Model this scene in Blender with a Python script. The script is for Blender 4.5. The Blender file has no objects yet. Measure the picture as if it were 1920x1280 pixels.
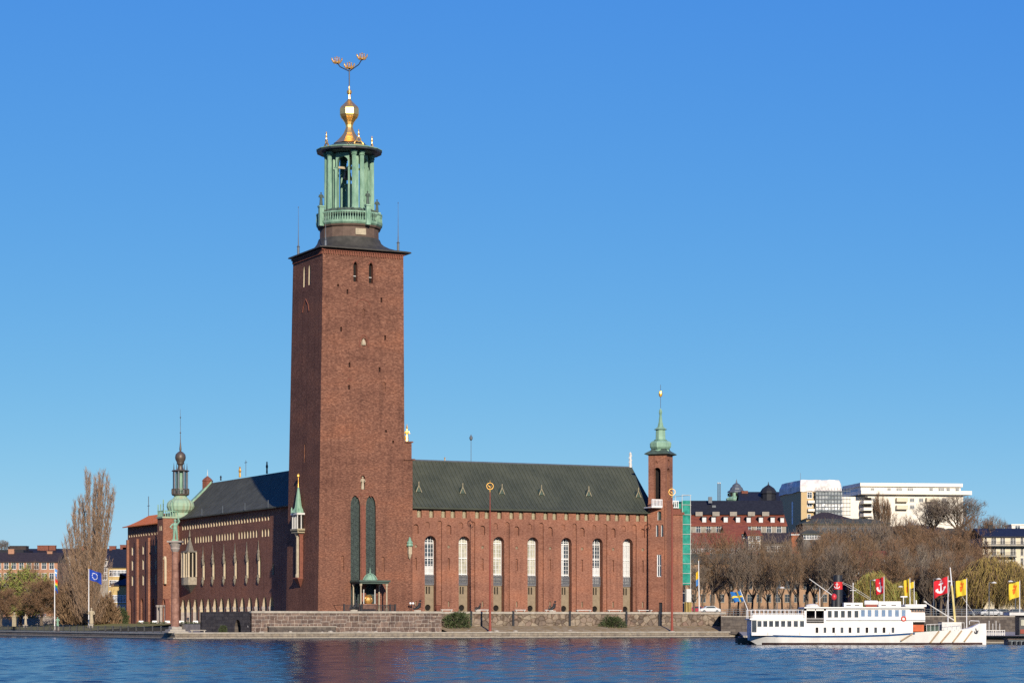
import bpy, math, random
from mathutils import Vector, Matrix, geometry, noise

# ------------------------------------------------------------------ camera, sky, sun, exposure
SC = bpy.context.scene
COL = SC.collection
R = math.radians
FPX, PCX, HOR, CAMZ = 4473.0, 960.0, 1165.0, 3.1     # focal length and horizon of the photograph, in photo pixels

cam = bpy.data.objects.new("camera", bpy.data.cameras.new("camera"))
COL.objects.link(cam)
cam.location = (0, 0, CAMZ)
cam.rotation_euler = (R(90), 0, 0)
cam.data.sensor_width = 36.0
cam.data.lens = 36.0 * FPX / 1920.0
cam.data.shift_y = (HOR - 640.0) / 1920.0
cam.data.clip_start = 1.0
cam.data.clip_end = 20000.0
SC.camera = cam

SUN_EL, SUN_AZ = R(20.5), R(166.7)                    # azimuth clockwise from +Y
world = bpy.data.worlds.new("World")
SC.world = world
world.use_nodes = True
wn = world.node_tree
wn.nodes.clear()
w_out = wn.nodes.new("ShaderNodeOutputWorld")
w_bg = wn.nodes.new("ShaderNodeBackground")
w_sky = wn.nodes.new("ShaderNodeTexSky")
w_sky.sky_type = 'NISHITA'
w_sky.sun_disc = False
w_sky.sun_elevation = SUN_EL
w_sky.sun_rotation = SUN_AZ
w_sky.altitude = 0.0
w_sky.air_density = 0.6
w_sky.dust_density = 0.0
w_sky.ozone_density = 8.0
w_bg.inputs[1].default_value = 0.0708
# the camera's colour response to the clear sky, channel by channel
w_sep = wn.nodes.new("ShaderNodeSeparateColor")
w_com = wn.nodes.new("ShaderNodeCombineColor")
wn.links.new(w_sky.outputs[0], w_sep.inputs[0])
for ch, (ex, ga, top) in enumerate(((1.10, 1.09, 3.75), (0.68, 1.80, 6.5), (0.10, 6.44, 30.0))):
    pw = wn.nodes.new("ShaderNodeMath"); pw.operation = 'POWER'; pw.inputs[1].default_value = ex
    mu = wn.nodes.new("ShaderNodeMath"); mu.operation = 'MULTIPLY'; mu.inputs[1].default_value = ga
    wn.links.new(w_sep.outputs[ch], pw.inputs[0]); sm_ = wn.nodes.new("ShaderNodeMath"); sm_.operation = 'SMOOTH_MIN'; sm_.inputs[1].default_value = top; sm_.inputs[2].default_value = 0.12 * top
    wn.links.new(pw.outputs[0], mu.inputs[0]); wn.links.new(mu.outputs[0], sm_.inputs[0]); wn.links.new(sm_.outputs[0], w_com.inputs[ch])
wn.links.new(w_com.outputs[0], w_bg.inputs[0])
wn.links.new(w_bg.outputs[0], w_out.inputs[0])

sun = bpy.data.objects.new("sun", bpy.data.lights.new("sun", 'SUN'))
COL.objects.link(sun)
sun.data.energy = 5.0
sun.data.angle = R(0.5)
sun.data.color = (1.0, 0.90, 0.76)
SUN_TO = Vector((math.sin(SUN_AZ) * math.cos(SUN_EL), math.cos(SUN_AZ) * math.cos(SUN_EL), math.sin(SUN_EL)))
sun.rotation_euler = (-SUN_TO).to_track_quat('-Z', 'Y').to_euler()
sun.location = (60, -60, 120)

SC.view_settings.view_transform = 'Standard'
SC.view_settings.look = 'None'
SC.view_settings.exposure = 0.5
SC.view_settings.gamma = 1.0
SC.cycles.max_bounces = 6
SC.cycles.use_denoising = False
SC.cycles.sample_clamp_indirect = 2.0
SC.cycles.caustics_reflective = False

# ------------------------------------------------------------------ photo pixel -> place
def P(x, y, Y):
    return Vector(((x - PCX) / FPX * Y, Y, CAMZ + (HOR - y) / FPX * Y))
def WX(x, Y): return (x - PCX) / FPX * Y
def WZ(y, Y): return CAMZ + (HOR - y) / FPX * Y

HALL_O = Vector((-36.62, 450.0, 0.0))
HALL_A = math.atan2(0.4405, 0.898)
EU = Vector((math.cos(HALL_A), math.sin(HALL_A), 0))
EV = Vector((-math.sin(HALL_A), math.cos(HALL_A), 0))
def to_hall(p):
    d = Vector(p) - HALL_O
    return Vector((d.dot(EU), d.dot(EV), p[2]))
def to_world(q):
    return HALL_O + EU * q[0] + EV * q[1] + Vector((0, 0, q[2]))
CAM_H = to_hall(Vector((0, 0, CAMZ)))

class Face:
    """A wall plane of the hall: axis 'v' is v = base + slope*(z-z0) with s along u; axis 'u' the other way round."""
    def __init__(self, axis, base, slope=0.0, z0=0.0):
        self.k = 1 if axis == 'v' else 0
        self.base, self.slope, self.z0 = base, slope, z0
    def map(self, s, z, d=0.0):
        w = self.base + self.slope * (z - self.z0) + d
        return (s, w, z) if self.k == 1 else (w, s, z)
    def inv(self, x, y):
        a = to_hall(P(x, y, 100.0)) - CAM_H
        k = self.k
        lam = (self.base + self.slope * (CAM_H.z - self.z0) - CAM_H[k]) / (a[k] - self.slope * a.z)
        p = CAM_H + a * lam
        return (p[1 - k], p.z)

# ------------------------------------------------------------------ mesh building
ORG = {}
class MB:
    def __init__(self): self.v, self.f, self.m = [], [], []
    def add(self, vs, fs, m=0):
        n = len(self.v)
        self.v += [tuple(p) for p in vs]
        self.f += [tuple(i + n for i in f) for f in fs]
        self.m += [m] * len(fs)
        return self
    def box(self, a0, a1, b0, b1, c0, c1, m=0):
        vs = [(a, b, c) for c in (c0, c1) for b in (b0, b1) for a in (a0, a1)]
        return self.add(vs, [(0, 2, 3, 1), (4, 5, 7, 6), (0, 1, 5, 4), (2, 6, 7, 3), (0, 4, 6, 2), (1, 3, 7, 5)], m)
    def prism(self, loop, vec, m=0, caps=True):
        n = len(loop); vec = Vector(vec)
        vs = [Vector(p) for p in loop] + [Vector(p) + vec for p in loop]
        fs = [(i, (i + 1) % n, (i + 1) % n + n, i + n) for i in range(n)]
        if caps: fs += [tuple(range(n - 1, -1, -1)), tuple(range(n, 2 * n))]
        return self.add(vs, fs, m)
    def poly(self, loop, m=0): return self.add(loop, [tuple(range(len(loop)))], m)
    def lathe(self, prof, c, n=16, m=0, rot=0.0, sx=1.0, sy=1.0, cap=True):
        vs, fs = [], []
        for (r, z) in prof:
            for i in range(n):
                a = rot + 2 * math.pi * i / n
                vs.append((c[0] + r * sx * math.cos(a), c[1] + r * sy * math.sin(a), c[2] + z))
        for k in range(len(prof) - 1):
            for i in range(n):
                j = (i + 1) % n
                fs.append((k * n + i, k * n + j, (k + 1) * n + j, (k + 1) * n + i))
        if cap:
            fs.append(tuple(range(n - 1, -1, -1)))
            fs.append(tuple(range((len(prof) - 1) * n, len(prof) * n)))
        return self.add(vs, fs, m)
    def tube(self, pts, rad, n=6, m=0, cap=True):
        pts = [Vector(p) for p in pts]
        rs = rad if isinstance(rad, (list, tuple)) else [rad] * len(pts)
        vs, fs = [], []
        ref = None
        for i, p in enumerate(pts):
            d = (pts[min(i + 1, len(pts) - 1)] - pts[max(i - 1, 0)])
            d = d.normalized() if d.length > 1e-9 else Vector((0, 0, 1))
            if ref is None:
                ref = d.orthogonal().normalized()
            x = (ref - d * ref.dot(d))
            x = x.normalized() if x.length > 1e-6 else d.orthogonal().normalized()
            ref = x
            y = d.cross(x)
            for k in range(n):
                a = 2 * math.pi * k / n
                vs.append(p + (x * math.cos(a) + y * math.sin(a)) * rs[i])
        for i in range(len(pts) - 1):
            for k in range(n):
                j = (k + 1) % n
                fs.append((i * n + k, i * n + j, (i + 1) * n + j, (i + 1) * n + k))
        if cap:
            fs.append(tuple(range(n - 1, -1, -1)))
            fs.append(tuple(range((len(pts) - 1) * n, len(pts) * n)))
        return self.add(vs, fs, m)
    def ball(self, c, r, n=10, m=0, sz=1.0):
        k = max(4, n // 2)
        prof = [(max(1e-3, r * math.sin(math.pi * i / k)), -r * sz * math.cos(math.pi * i / k)) for i in range(k + 1)]
        return self.lathe(prof, c, n, m)
    def ring(self, c, R0, r, axis='y', n=20, k=6, m=0):
        vs, fs = [], []
        for i in range(n):
            a = 2 * math.pi * i / n
            for j in range(k):
                b = 2 * math.pi * j / k
                q = (R0 + r * math.cos(b))
                x, y, z = q * math.cos(a), r * math.sin(b), q * math.sin(a)
                if axis == 'z': x, y, z = x, z, y
                if axis == 'x': x, y, z = y, x, z
                vs.append((c[0] + x, c[1] + y, c[2] + z))
        for i in range(n):
            for j in range(k):
                i2, j2 = (i + 1) % n, (j + 1) % k
                fs.append((i * k + j, i2 * k + j, i2 * k + j2, i * k + j2))
        return self.add(vs, fs, m)
    def build(self, name, mats, parent=None, smooth=None, kind=None):
        me = bpy.data.meshes.new(name)
        o = ORG.get(parent.name) if parent else None
        vs = [(a[0] - o[0], a[1] - o[1], a[2] - o[2]) for a in self.v] if o is not None else self.v
        me.from_pydata(vs, [], self.f)
        for mt in (mats if isinstance(mats, (list, tuple)) else [mats]):
            me.materials.append(mt)
        if any(self.m): me.polygons.foreach_set("material_index", self.m)
        if smooth is not None:
            me.polygons.foreach_set("use_smooth", [True] * len(me.polygons))
            me.set_sharp_from_angle(angle=R(smooth))
        me.update()
        ob = bpy.data.objects.new(name, me)
        COL.objects.link(ob)
        if parent: ob.parent = parent
        if kind: ob["kind"] = kind
        return ob

def tag(o, label=None, cat=None, group=None, kind=None):
    if label: o["label"] = label
    if cat: o["category"] = cat
    if group: o["group"] = group
    if kind: o["kind"] = kind
    return o
def thing(name, label, cat, loc=(0, 0, 0), rz=0.0, group=None, org=True):
    """An Empty at the thing's base. With org the parts' meshes are given in world coordinates."""
    o = bpy.data.objects.new(name, None)
    COL.objects.link(o)
    o.location = loc
    o.rotation_euler = (0, 0, rz)
    o.empty_display_size = 0.5
    if org: ORG[o.name] = Vector(loc)
    return tag(o, label, cat, group)
def dup(root, loc=None, rz=None, sc=None, label=None, group=None):
    r = root.copy(); COL.objects.link(r)
    if loc is not None: r.location = loc
    if rz is not None: r.rotation_euler = (0, 0, rz)
    if sc is not None: r.scale = sc if isinstance(sc, tuple) else (sc, sc, sc)
    if label: r["label"] = label
    if group: r["group"] = group
    for ch in list(root.children):
        c = ch.copy(); COL.objects.link(c); c.parent = r
        for g in list(ch.children):
            d = g.copy(); COL.objects.link(d); d.parent = c
    return r
def copy_part(src, parent, loc):
    c = src.copy(); COL.objects.link(c); c.parent = parent; c.location = loc
    for g in list(src.children):
        d = g.copy(); COL.objects.link(d); d.parent = c
    return c

# ------------------------------------------------------------------ materials
def nodes_of(name):
    m = bpy.data.materials.new(name)
    m.use_nodes = True
    nt = m.node_tree
    return m, nt, nt.nodes["Principled BSDF"]
def tex_coord(nt, scale=(1, 1, 1)):
    tc = nt.nodes.new("ShaderNodeTexCoord")
    mp = nt.nodes.new("ShaderNodeMapping")
    mp.inputs["Scale"].default_value = scale
    nt.links.new(tc.outputs["Object"], mp.inputs["Vector"])
    return mp.outputs["Vector"]
def noise_node(nt, vec, scale, detail=3.0, rough=0.6):
    n = nt.nodes.new("ShaderNodeTexNoise")
    n.inputs["Scale"].default_value = scale
    n.inputs["Detail"].default_value = detail
    n.inputs["Roughness"].default_value = rough
    nt.links.new(vec, n.inputs["Vector"])
    return n.outputs["Fac"]
def ramp(nt, fac, stops):
    r = nt.nodes.new("ShaderNodeValToRGB")
    el = r.color_ramp.elements
    while len(el) < len(stops): el.new(0.5)
    for e, (p, c) in zip(el, stops):
        e.position = p
        e.color = (c[0], c[1], c[2], 1)
    nt.links.new(fac, r.inputs[0])
    return r.outputs["Color"]
def mixc(nt, fac, a, b, mode='MIX'):
    n = nt.nodes.new("ShaderNodeMix")
    n.data_type = 'RGBA'; n.blend_type = mode
    for sock, val in ((n.inputs[0], fac), (n.inputs[6], a), (n.inputs[7], b)):
        if isinstance(val, (int, float)): sock.default_value = val
        elif isinstance(val, tuple): sock.default_value = (val[0], val[1], val[2], 1)
        else: nt.links.new(val, sock)
    return n.outputs[2]
def sc(c, k): return (c[0] * k, c[1] * k, c[2] * k)
def bump(nt, h, bsdf, strength=0.4, dist=0.1):
    b = nt.nodes.new("ShaderNodeBump")
    b.inputs["Strength"].default_value = strength
    b.inputs["Distance"].default_value = dist
    nt.links.new(h, b.inputs["Height"])
    nt.links.new(b.outputs["Normal"], bsdf.inputs["Normal"])
AK = 0.78            # the view is exposed half a stop up, for the sunlit walls
def plain(name, col, rough=0.6, metal=0.0, var=0.18, scale=1.5, stretch=(1, 1, 1), bmp=0.0):
    """One surface colour with uneven weathering."""
    col = sc(col, AK)
    m, nt, b = nodes_of(name)
    v = tex_coord(nt, stretch)
    f = noise_node(nt, v, scale, 4.0)
    c = ramp(nt, f, [(0.3, sc(col, 1 - var)), (0.5, col), (0.72, sc(col, 1 + var))])
    nt.links.new(c, b.inputs["Base Color"])
    b.inputs["Roughness"].default_value = rough
    b.inputs["Metallic"].default_value = metal
    if rough >= 0.5 and metal < 0.2: b.inputs["Specular IOR Level"].default_value = 0.12
    if bmp: bump(nt, f, b, bmp)
    return m
def brick(name, c_dark, c_mid, c_light, amount=1.0):
    c_dark, c_mid, c_light = sc(c_dark, AK), sc(c_mid, AK), sc(c_light, AK)
    m, nt, b = nodes_of(name)
    v = tex_coord(nt, (1, 1, 2.6))
    f1 = noise_node(nt, v, 2.1, 5.0, 0.75)
    c1 = ramp(nt, f1, [(0.33, c_dark), (0.5, c_mid), (0.68, c_light)])
    v2 = tex_coord(nt, (0.35, 0.35, 1.0))
    f2 = noise_node(nt, v2, 0.22, 4.0, 0.6)
    t2 = ramp(nt, f2, [(0.28, (0.72, 0.71, 0.74)), (0.5, (1, 1, 1)), (0.72, (1.22, 1.12, 1.02))])
    c2 = mixc(nt, 1.0, c1, t2, 'MULTIPLY')
    v3 = tex_coord(nt, (1, 1, 3.0))
    f3 = noise_node(nt, v3, 6.5, 2.0, 0.7)
    t3 = ramp(nt, f3, [(0.28, (0.58, 0.58, 0.62)), (0.42, (1, 1, 1)), (0.62, (1, 1, 1)), (0.76, (1.36, 1.33, 1.28))])
    c3 = mixc(nt, amount, c2, t3, 'MULTIPLY')
    f4 = noise_node(nt, tex_coord(nt, (1, 1, 0.06)), 0.9, 4.0, 0.6)           # rain streaks and soot
    t4 = ramp(nt, f4, [(0.30, (0.76, 0.76, 0.78)), (0.48, (1, 1, 1)), (0.72, (1.08, 1.07, 1.06))])
    c3 = mixc(nt, 1.0, c3, t4, 'MULTIPLY')
    nt.links.new(c3, b.inputs["Base Color"])
    b.inputs["Roughness"].default_value = 0.9
    b.inputs["Specular IOR Level"].default_value = 0.1
    bump(nt, f3, b, 0.35, 0.05)
    return m
def stone_blocks(name, c1, c2, mortar, sx=1.0, sz=1.0, bw=1.0, rh=0.55, msize=0.03, irregular=False):
    c1, c2, mortar = sc(c1, AK), sc(c2, AK), sc(mortar, AK)
    m, nt, b = nodes_of(name)
    tc = nt.nodes.new("ShaderNodeTexCoord")
    sep = nt.nodes.new("ShaderNodeSeparateXYZ")
    nt.links.new(tc.outputs["Object"], sep.inputs[0])
    add = nt.nodes.new("ShaderNodeMath"); add.operation = 'ADD'
    nt.links.new(sep.outputs[0], add.inputs[0]); nt.links.new(sep.outputs[1], add.inputs[1])
    comb = nt.nodes.new("ShaderNodeCombineXYZ")
    nt.links.new(add.outputs[0], comb.inputs[0]); nt.links.new(sep.outputs[2], comb.inputs[1])
    mp = nt.nodes.new("ShaderNodeMapping"); mp.inputs["Scale"].default_value = (sx, sz, 1)
    nt.links.new(comb.outputs[0], mp.inputs[0])
    nz = nt.nodes.new("ShaderNodeTexNoise"); nz.inputs["Scale"].default_value = 0.6
    nt.links.new(mp.outputs[0], nz.inputs["Vector"])
    off = nt.nodes.new("ShaderNodeVectorMath"); off.operation = 'MULTIPLY_ADD'
    nt.links.new(nz.outputs["Color"], off.inputs[0]); off.inputs[1].default_value = (0.5, 0.22, 0)
    nt.links.new(mp.outputs[0], off.inputs[2])
    br = nt.nodes.new("ShaderNodeTexBrick")
    br.offset = 0.37; br.squash = 0.6; br.squash_frequency = 3
    br.inputs["Scale"].default_value = 1.0
    br.inputs["Brick Width"].default_value = bw
    br.inputs["Row Height"].default_value = rh
    br.inputs["Mortar Size"].default_value = msize
    br.inputs["Mortar Smooth"].default_value = 0.2
    br.inputs["Color1"].default_value = (*c1, 1); br.inputs["Color2"].default_value = (*c2, 1)
    br.inputs["Mortar"].default_value = (*mortar, 1)
    nt.links.new(off.outputs[0], br.inputs["Vector"])
    v = tex_coord(nt)
    f = noise_node(nt, v, 1.3, 4.0, 0.7)
    t = ramp(nt, f, [(0.3, (0.65, 0.65, 0.7)), (0.5, (1, 1, 1)), (0.7, (1.3, 1.25, 1.15))])
    blocks = br.outputs["Color"]
    if irregular:
        b2 = nt.nodes.new("ShaderNodeTexBrick"); b2.offset = 0.61; b2.squash = 1.6; b2.squash_frequency = 2
        for k_, v_ in (("Scale", 1.0), ("Brick Width", bw * .72), ("Row Height", rh * 1.5), ("Mortar Size", msize), ("Mortar Smooth", .2)): b2.inputs[k_].default_value = v_
        b2.inputs["Color1"].default_value = (*sc(c1, .9), 1); b2.inputs["Color2"].default_value = (*sc(c2, 1.12), 1); b2.inputs["Mortar"].default_value = (*mortar, 1)
        nt.links.new(off.outputs[0], b2.inputs["Vector"])
        msk = ramp(nt, noise_node(nt, tex_coord(nt, (.5, .5, .9)), .55, 1.0), [(0.49, (0, 0, 0)), (0.51, (1, 1, 1))])
        blocks = mixc(nt, msk, br.outputs["Color"], b2.outputs["Color"])
    nt.links.new(mixc(nt, 1.0, blocks, t, 'MULTIPLY'), b.inputs["Base Color"])
    b.inputs["Roughness"].default_value = 0.9
    b.inputs["Specular IOR Level"].default_value = 0.1
    bump(nt, br.outputs["Fac"], b, 0.5, -0.06)
    return m
def rubble(name):
    m, nt, b = nodes_of(name)
    tc = nt.nodes.new("ShaderNodeTexCoord")
    sep = nt.nodes.new("ShaderNodeSeparateXYZ"); nt.links.new(tc.outputs["Object"], sep.inputs[0])
    add = nt.nodes.new("ShaderNodeMath"); add.operation = 'ADD'
    nt.links.new(sep.outputs[0], add.inputs[0]); nt.links.new(sep.outputs[1], add.inputs[1])
    comb = nt.nodes.new("ShaderNodeCombineXYZ"); nt.links.new(add.outputs[0], comb.inputs[0]); nt.links.new(sep.outputs[2], comb.inputs[1])
    mp = nt.nodes.new("ShaderNodeMapping"); mp.inputs["Scale"].default_value = (0.62, 1.0, 1); nt.links.new(comb.outputs[0], mp.inputs[0])
    vo = nt.nodes.new("ShaderNodeTexVoronoi"); vo.inputs["Scale"].default_value = 1.0; nt.links.new(mp.outputs[0], vo.inputs["Vector"])
    ve = nt.nodes.new("ShaderNodeTexVoronoi"); ve.feature = 'DISTANCE_TO_EDGE'; ve.inputs["Scale"].default_value = 1.0; nt.links.new(mp.outputs[0], ve.inputs["Vector"])
    sc_ = nt.nodes.new("ShaderNodeSeparateColor"); nt.links.new(vo.outputs["Color"], sc_.inputs[0])
    c = ramp(nt, sc_.outputs[0], [(0.0, (0.09, 0.07, 0.057)), (0.35, (0.16, 0.122, 0.094)), (0.65, (0.22, 0.18, 0.135)), (1.0, (0.15, 0.10, 0.08))])
    e = ramp(nt, ve.outputs["Distance"], [(0.0, (0.45, 0.42, 0.38)), (0.05, (0.7, 0.68, 0.64)), (0.10, (1, 1, 1))])
    f = noise_node(nt, tex_coord(nt), 2.0, 4.0)
    t = ramp(nt, f, [(0.3, (0.7, 0.7, 0.72)), (0.7, (1.25, 1.22, 1.15))])
    nt.links.new(mixc(nt, 1.0, mixc(nt, 1.0, c, e, 'MULTIPLY'), t, 'MULTIPLY'), b.inputs["Base Color"])
    b.inputs["Roughness"].default_value = 0.9; b.inputs["Specular IOR Level"].default_value = 0.1
    return m
def two_tone(name, ca, cb, scale=0.5, rough=0.7, metal=0.0, stretch=(1, 1, 1), lo=0.4, hi=0.6, bmp=0.0):
    ca, cb = sc(ca, AK), sc(cb, AK)
    m, nt, b = nodes_of(name)
    f = noise_node(nt, tex_coord(nt, stretch), scale, 5.0, 0.65)
    nt.links.new(ramp(nt, f, [(lo, ca), (hi, cb)]), b.inputs["Base Color"])
    b.inputs["Roughness"].default_value = rough
    b.inputs["Metallic"].default_value = metal
    if rough >= 0.5 and metal < 0.2: b.inputs["Specular IOR Level"].default_value = 0.12
    if bmp: bump(nt, f, b, bmp)
    return m
def glass_dark(name, col=(0.03, 0.04, 0.05), rough=0.12):
    m, nt, b = nodes_of(name)
    f = noise_node(nt, tex_coord(nt), 0.7, 2.0)
    nt.links.new(ramp(nt, f, [(0.3, sc(col, 0.6)), (0.7, sc(col, 1.6))]), b.inputs["Base Color"])
    b.inputs["Roughness"].default_value = rough
    return m

M = {}
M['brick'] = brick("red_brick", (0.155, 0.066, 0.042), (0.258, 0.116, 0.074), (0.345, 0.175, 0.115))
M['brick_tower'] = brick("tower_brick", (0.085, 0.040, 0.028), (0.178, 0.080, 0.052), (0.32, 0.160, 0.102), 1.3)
M['brick_trim'] = plain("brick_trim", (0.20, 0.075, 0.05), 0.85, var=0.25, scale=4)
M['cream'] = plain("cream_plaster", (0.50, 0.41, 0.28), 0.8, var=0.12)
M['sandstone'] = plain("sandstone", (0.42, 0.35, 0.24), 0.8, var=0.2, scale=2)
M['greystone'] = plain("pale_granite", (0.34, 0.29, 0.25), 0.8, var=0.18, scale=2)
M['redgranite'] = two_tone("red_granite", (0.19, 0.095, 0.065), (0.32, 0.17, 0.12), 1.2, 0.6)
M['panelstone'] = plain("olive_stone", (0.25, 0.195, 0.13), 0.85, var=0.15, scale=2)
M['dark_stone_trim'] = plain("weathered_stone_trim", (0.20, 0.175, 0.135), 0.85, var=0.3, scale=4)
M['pale_bark'] = plain("pale_bark", (0.34, 0.29, 0.22), 0.9, var=0.3, scale=2)
M['niche_back'] = plain("niche_back_stone", (0.21, 0.15, 0.09), 0.85, var=0.2, scale=2)
M['carved'] = plain("carved_stone", (0.33, 0.28, 0.18), 0.85, var=0.35, scale=5)
M['copper'] = two_tone("verdigris_copper", (0.13, 0.25, 0.17), (0.31, 0.47, 0.34), 1.1, 0.65, stretch=(1, 1, 0.35), lo=0.3, hi=0.7)
M['copper_rust'] = two_tone("streaked_copper", (0.30, 0.42, 0.29), (0.36, 0.27, 0.16), 1.1, 0.65, stretch=(1, 1, 0.2), lo=0.5, hi=0.75)
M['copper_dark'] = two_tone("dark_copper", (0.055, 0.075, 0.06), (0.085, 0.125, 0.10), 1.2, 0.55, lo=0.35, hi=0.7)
M['tower_roof'] = two_tone("brown_grey_sheet_roof", (0.045, 0.043, 0.036), (0.075, 0.070, 0.058), 0.9, 0.6, lo=0.35, hi=0.7)
M['drum'] = plain("brown_drum_copper", (0.13, 0.088, 0.066), 0.7, var=0.2)
M['bronze'] = plain("brown_copper", (0.10, 0.075, 0.055), 0.5, 0.3, var=0.3)
M['roof'] = two_tone("dark_copper_roof", (0.048, 0.055, 0.040), (0.080, 0.086, 0.060), 0.22, 0.6, stretch=(1, 1, 0.4), lo=0.35, hi=0.68)
M['roof_seam'] = plain("roof_seam_copper", (0.080, 0.088, 0.064), 0.5, var=0.3)
M['slate'] = two_tone("slate_roof", (0.066, 0.066, 0.046), (0.112, 0.110, 0.078), 0.5, 0.8, lo=0.35, hi=0.7)
M['tile'] = two_tone("orange_roof_tile", (0.60, 0.15, 0.035), (0.80, 0.24, 0.055), 1.0, 0.75, lo=0.35, hi=0.7)
M['gold'] = plain("gilding", (1.15, 0.68, 0.20), 0.27, 0.86, var=0.12)
M['gold_matt'] = plain("gilded_leaf", (1.15, 0.62, 0.13), 0.36, 0.75, var=0.2)
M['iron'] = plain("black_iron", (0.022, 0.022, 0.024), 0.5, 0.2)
M['lead'] = plain("grey_lead", (0.10, 0.115, 0.13), 0.6, 0.2)
M['white'] = plain("white_paint", (0.78, 0.77, 0.74), 0.5, var=0.05)
M['offwhite'] = plain("weathered_white_paint", (0.60, 0.58, 0.53), 0.6, var=0.12)
M['glass'] = glass_dark("dark_glass")
M['curtain'] = two_tone("curtained_glass", (0.30, 0.29, 0.22), (0.50, 0.48, 0.37), 0.9, 0.25, stretch=(1, 1, 0.4), lo=0.4, hi=0.6)
M['curtain_pale'] = plain("pale_blind_glass", (0.55, 0.55, 0.53), 0.3, var=0.1)
M['grille'] = plain("grey_window_grille", (0.16, 0.16, 0.17), 0.6, var=0.25, scale=6)
M['tracery'] = two_tone("leaded_tracery", (0.022, 0.03, 0.030), (0.075, 0.10, 0.085), 3.0, 0.5, stretch=(1, 1, 0.5), lo=0.35, hi=0.7)
M['tracery_bar'] = plain("leaded_bars", (0.06, 0.075, 0.07), 0.6, var=0.3)
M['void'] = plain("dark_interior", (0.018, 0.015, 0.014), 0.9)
M['red_pole'] = plain("red_lacquer", (0.26, 0.062, 0.042), 0.5, var=0.12)
M['podium'] = stone_blocks("podium_granite", (0.10, 0.070, 0.057), (0.19, 0.133, 0.104), (0.40, 0.35, 0.29), bw=1.7, rh=0.72, msize=0.04, irregular=True)
M['rubble'] = rubble("rubble_granite")
M['darkstone_and_shade'] = stone_blocks("dark_granite_and_shade", (0.085, 0.070, 0.060), (0.14, 0.118, 0.098), (0.07, 0.06, 0.052), bw=1.2, rh=0.6, msize=0.03)  # dark stone; on the podium's side wall its darkness is painted shade
M['quaystone'] = stone_blocks("quay_granite", (0.20, 0.165, 0.125), (0.27, 0.23, 0.18), (0.11, 0.095, 0.08), bw=2.2, rh=0.6, msize=0.03)
M['coping'] = plain("granite_coping", (0.36, 0.32, 0.26), 0.8, var=0.2)
M['paving'] = plain("gravel_paving", (0.36, 0.31, 0.25), 0.9, var=0.2, scale=0.8)
M['asphalt'] = plain("asphalt", (0.055, 0.055, 0.055), 0.9, var=0.15)
M['grass'] = two_tone("winter_grass", (0.25, 0.17, 0.075), (0.36, 0.29, 0.19), 0.9, 0.95, lo=0.35, hi=0.65)
M['lawn'] = two_tone("spring_lawn", (0.16, 0.18, 0.045), (0.27, 0.21, 0.09), 0.5, 0.95, lo=0.35, hi=0.65)
M['rock'] = two_tone("grey_rock", (0.06, 0.055, 0.05), (0.14, 0.12, 0.105), 0.12, 0.95, lo=0.35, hi=0.65, bmp=0.6)
M['bark'] = plain("grey_bark", (0.13, 0.10, 0.075), 0.9, var=0.3, scale=3)
M['twig_brown'] = plain("brown_twigs", (0.205, 0.130, 0.074), 0.9, var=0.3, scale=0.6)
M['twig_grey'] = plain("grey_twigs", (0.20, 0.155, 0.115), 0.9, var=0.3, scale=0.6)
M['twig_red'] = plain("reddish_twigs", (0.205, 0.122, 0.068), 0.9, var=0.3, scale=0.6)
M['twig_poplar'] = plain("poplar_twigs", (0.30, 0.20, 0.13), 0.9, var=0.3, scale=0.6)
M['willow'] = plain("willow_strands", (0.31, 0.225, 0.07), 0.85, var=0.3, scale=0.5)
M['willow_green'] = plain("green_buds", (0.26, 0.28, 0.07), 0.85, var=0.3, scale=0.5)
M['conifer'] = plain("conifer_needles", (0.075, 0.095, 0.04), 0.85, var=0.4, scale=2)
# ------------------------------------------------------------------ openings and walls
def loop_rect(s0, s1, z0, z1): return [(s0, z0), (s1, z0), (s1, z1), (s0, z1)]
def loop_arch(s0, s1, z0, z1, pointed=False, n=9):
    """Round or pointed head; z1 is the apex."""
    w = s1 - s0; c = (s0 + s1) / 2
    pts = [(s0, z0), (s1, z0)]
    if not pointed:
        h = min(w / 2, (z1 - z0) * 0.8); zs = z1 - h
        pts += [(c + w / 2 * math.cos(math.pi * i / n), zs + h * math.sin(math.pi * i / n)) for i in range(n + 1)]
    else:
        h = min(w * 1.05, (z1 - z0) * 0.6); zs = z1 - h
        k = max(3, n // 2)
        pts += [(s1 - (w / 2) * (1 - math.cos(math.pi / 2 * i / k)), zs + h * math.sin(math.pi / 2 * i / k)) for i in range(k)]
        pts += [(c, z1)]
        pts += [(s0 + (w / 2) * (1 - math.cos(math.pi / 2 * i / k)), zs + h * math.sin(math.pi / 2 * i / k)) for i in range(k - 1, -1, -1)]
    return pts
def loop_circle(s, z, r, n=14, rz=None): return [(s + r * math.cos(2 * math.pi * i / n), z + (rz or r) * math.sin(2 * math.pi * i / n)) for i in range(n)]
def in_poly(p, L):
    x, y = p; c = False; j = len(L) - 1
    for i in range(len(L)):
        xi, yi = L[i]; xj, yj = L[j]
        if (yi > y) != (yj > y) and x < (xj - xi) * (y - yi) / (yj - yi) + xi: c = not c
        j = i
    return c
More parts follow.
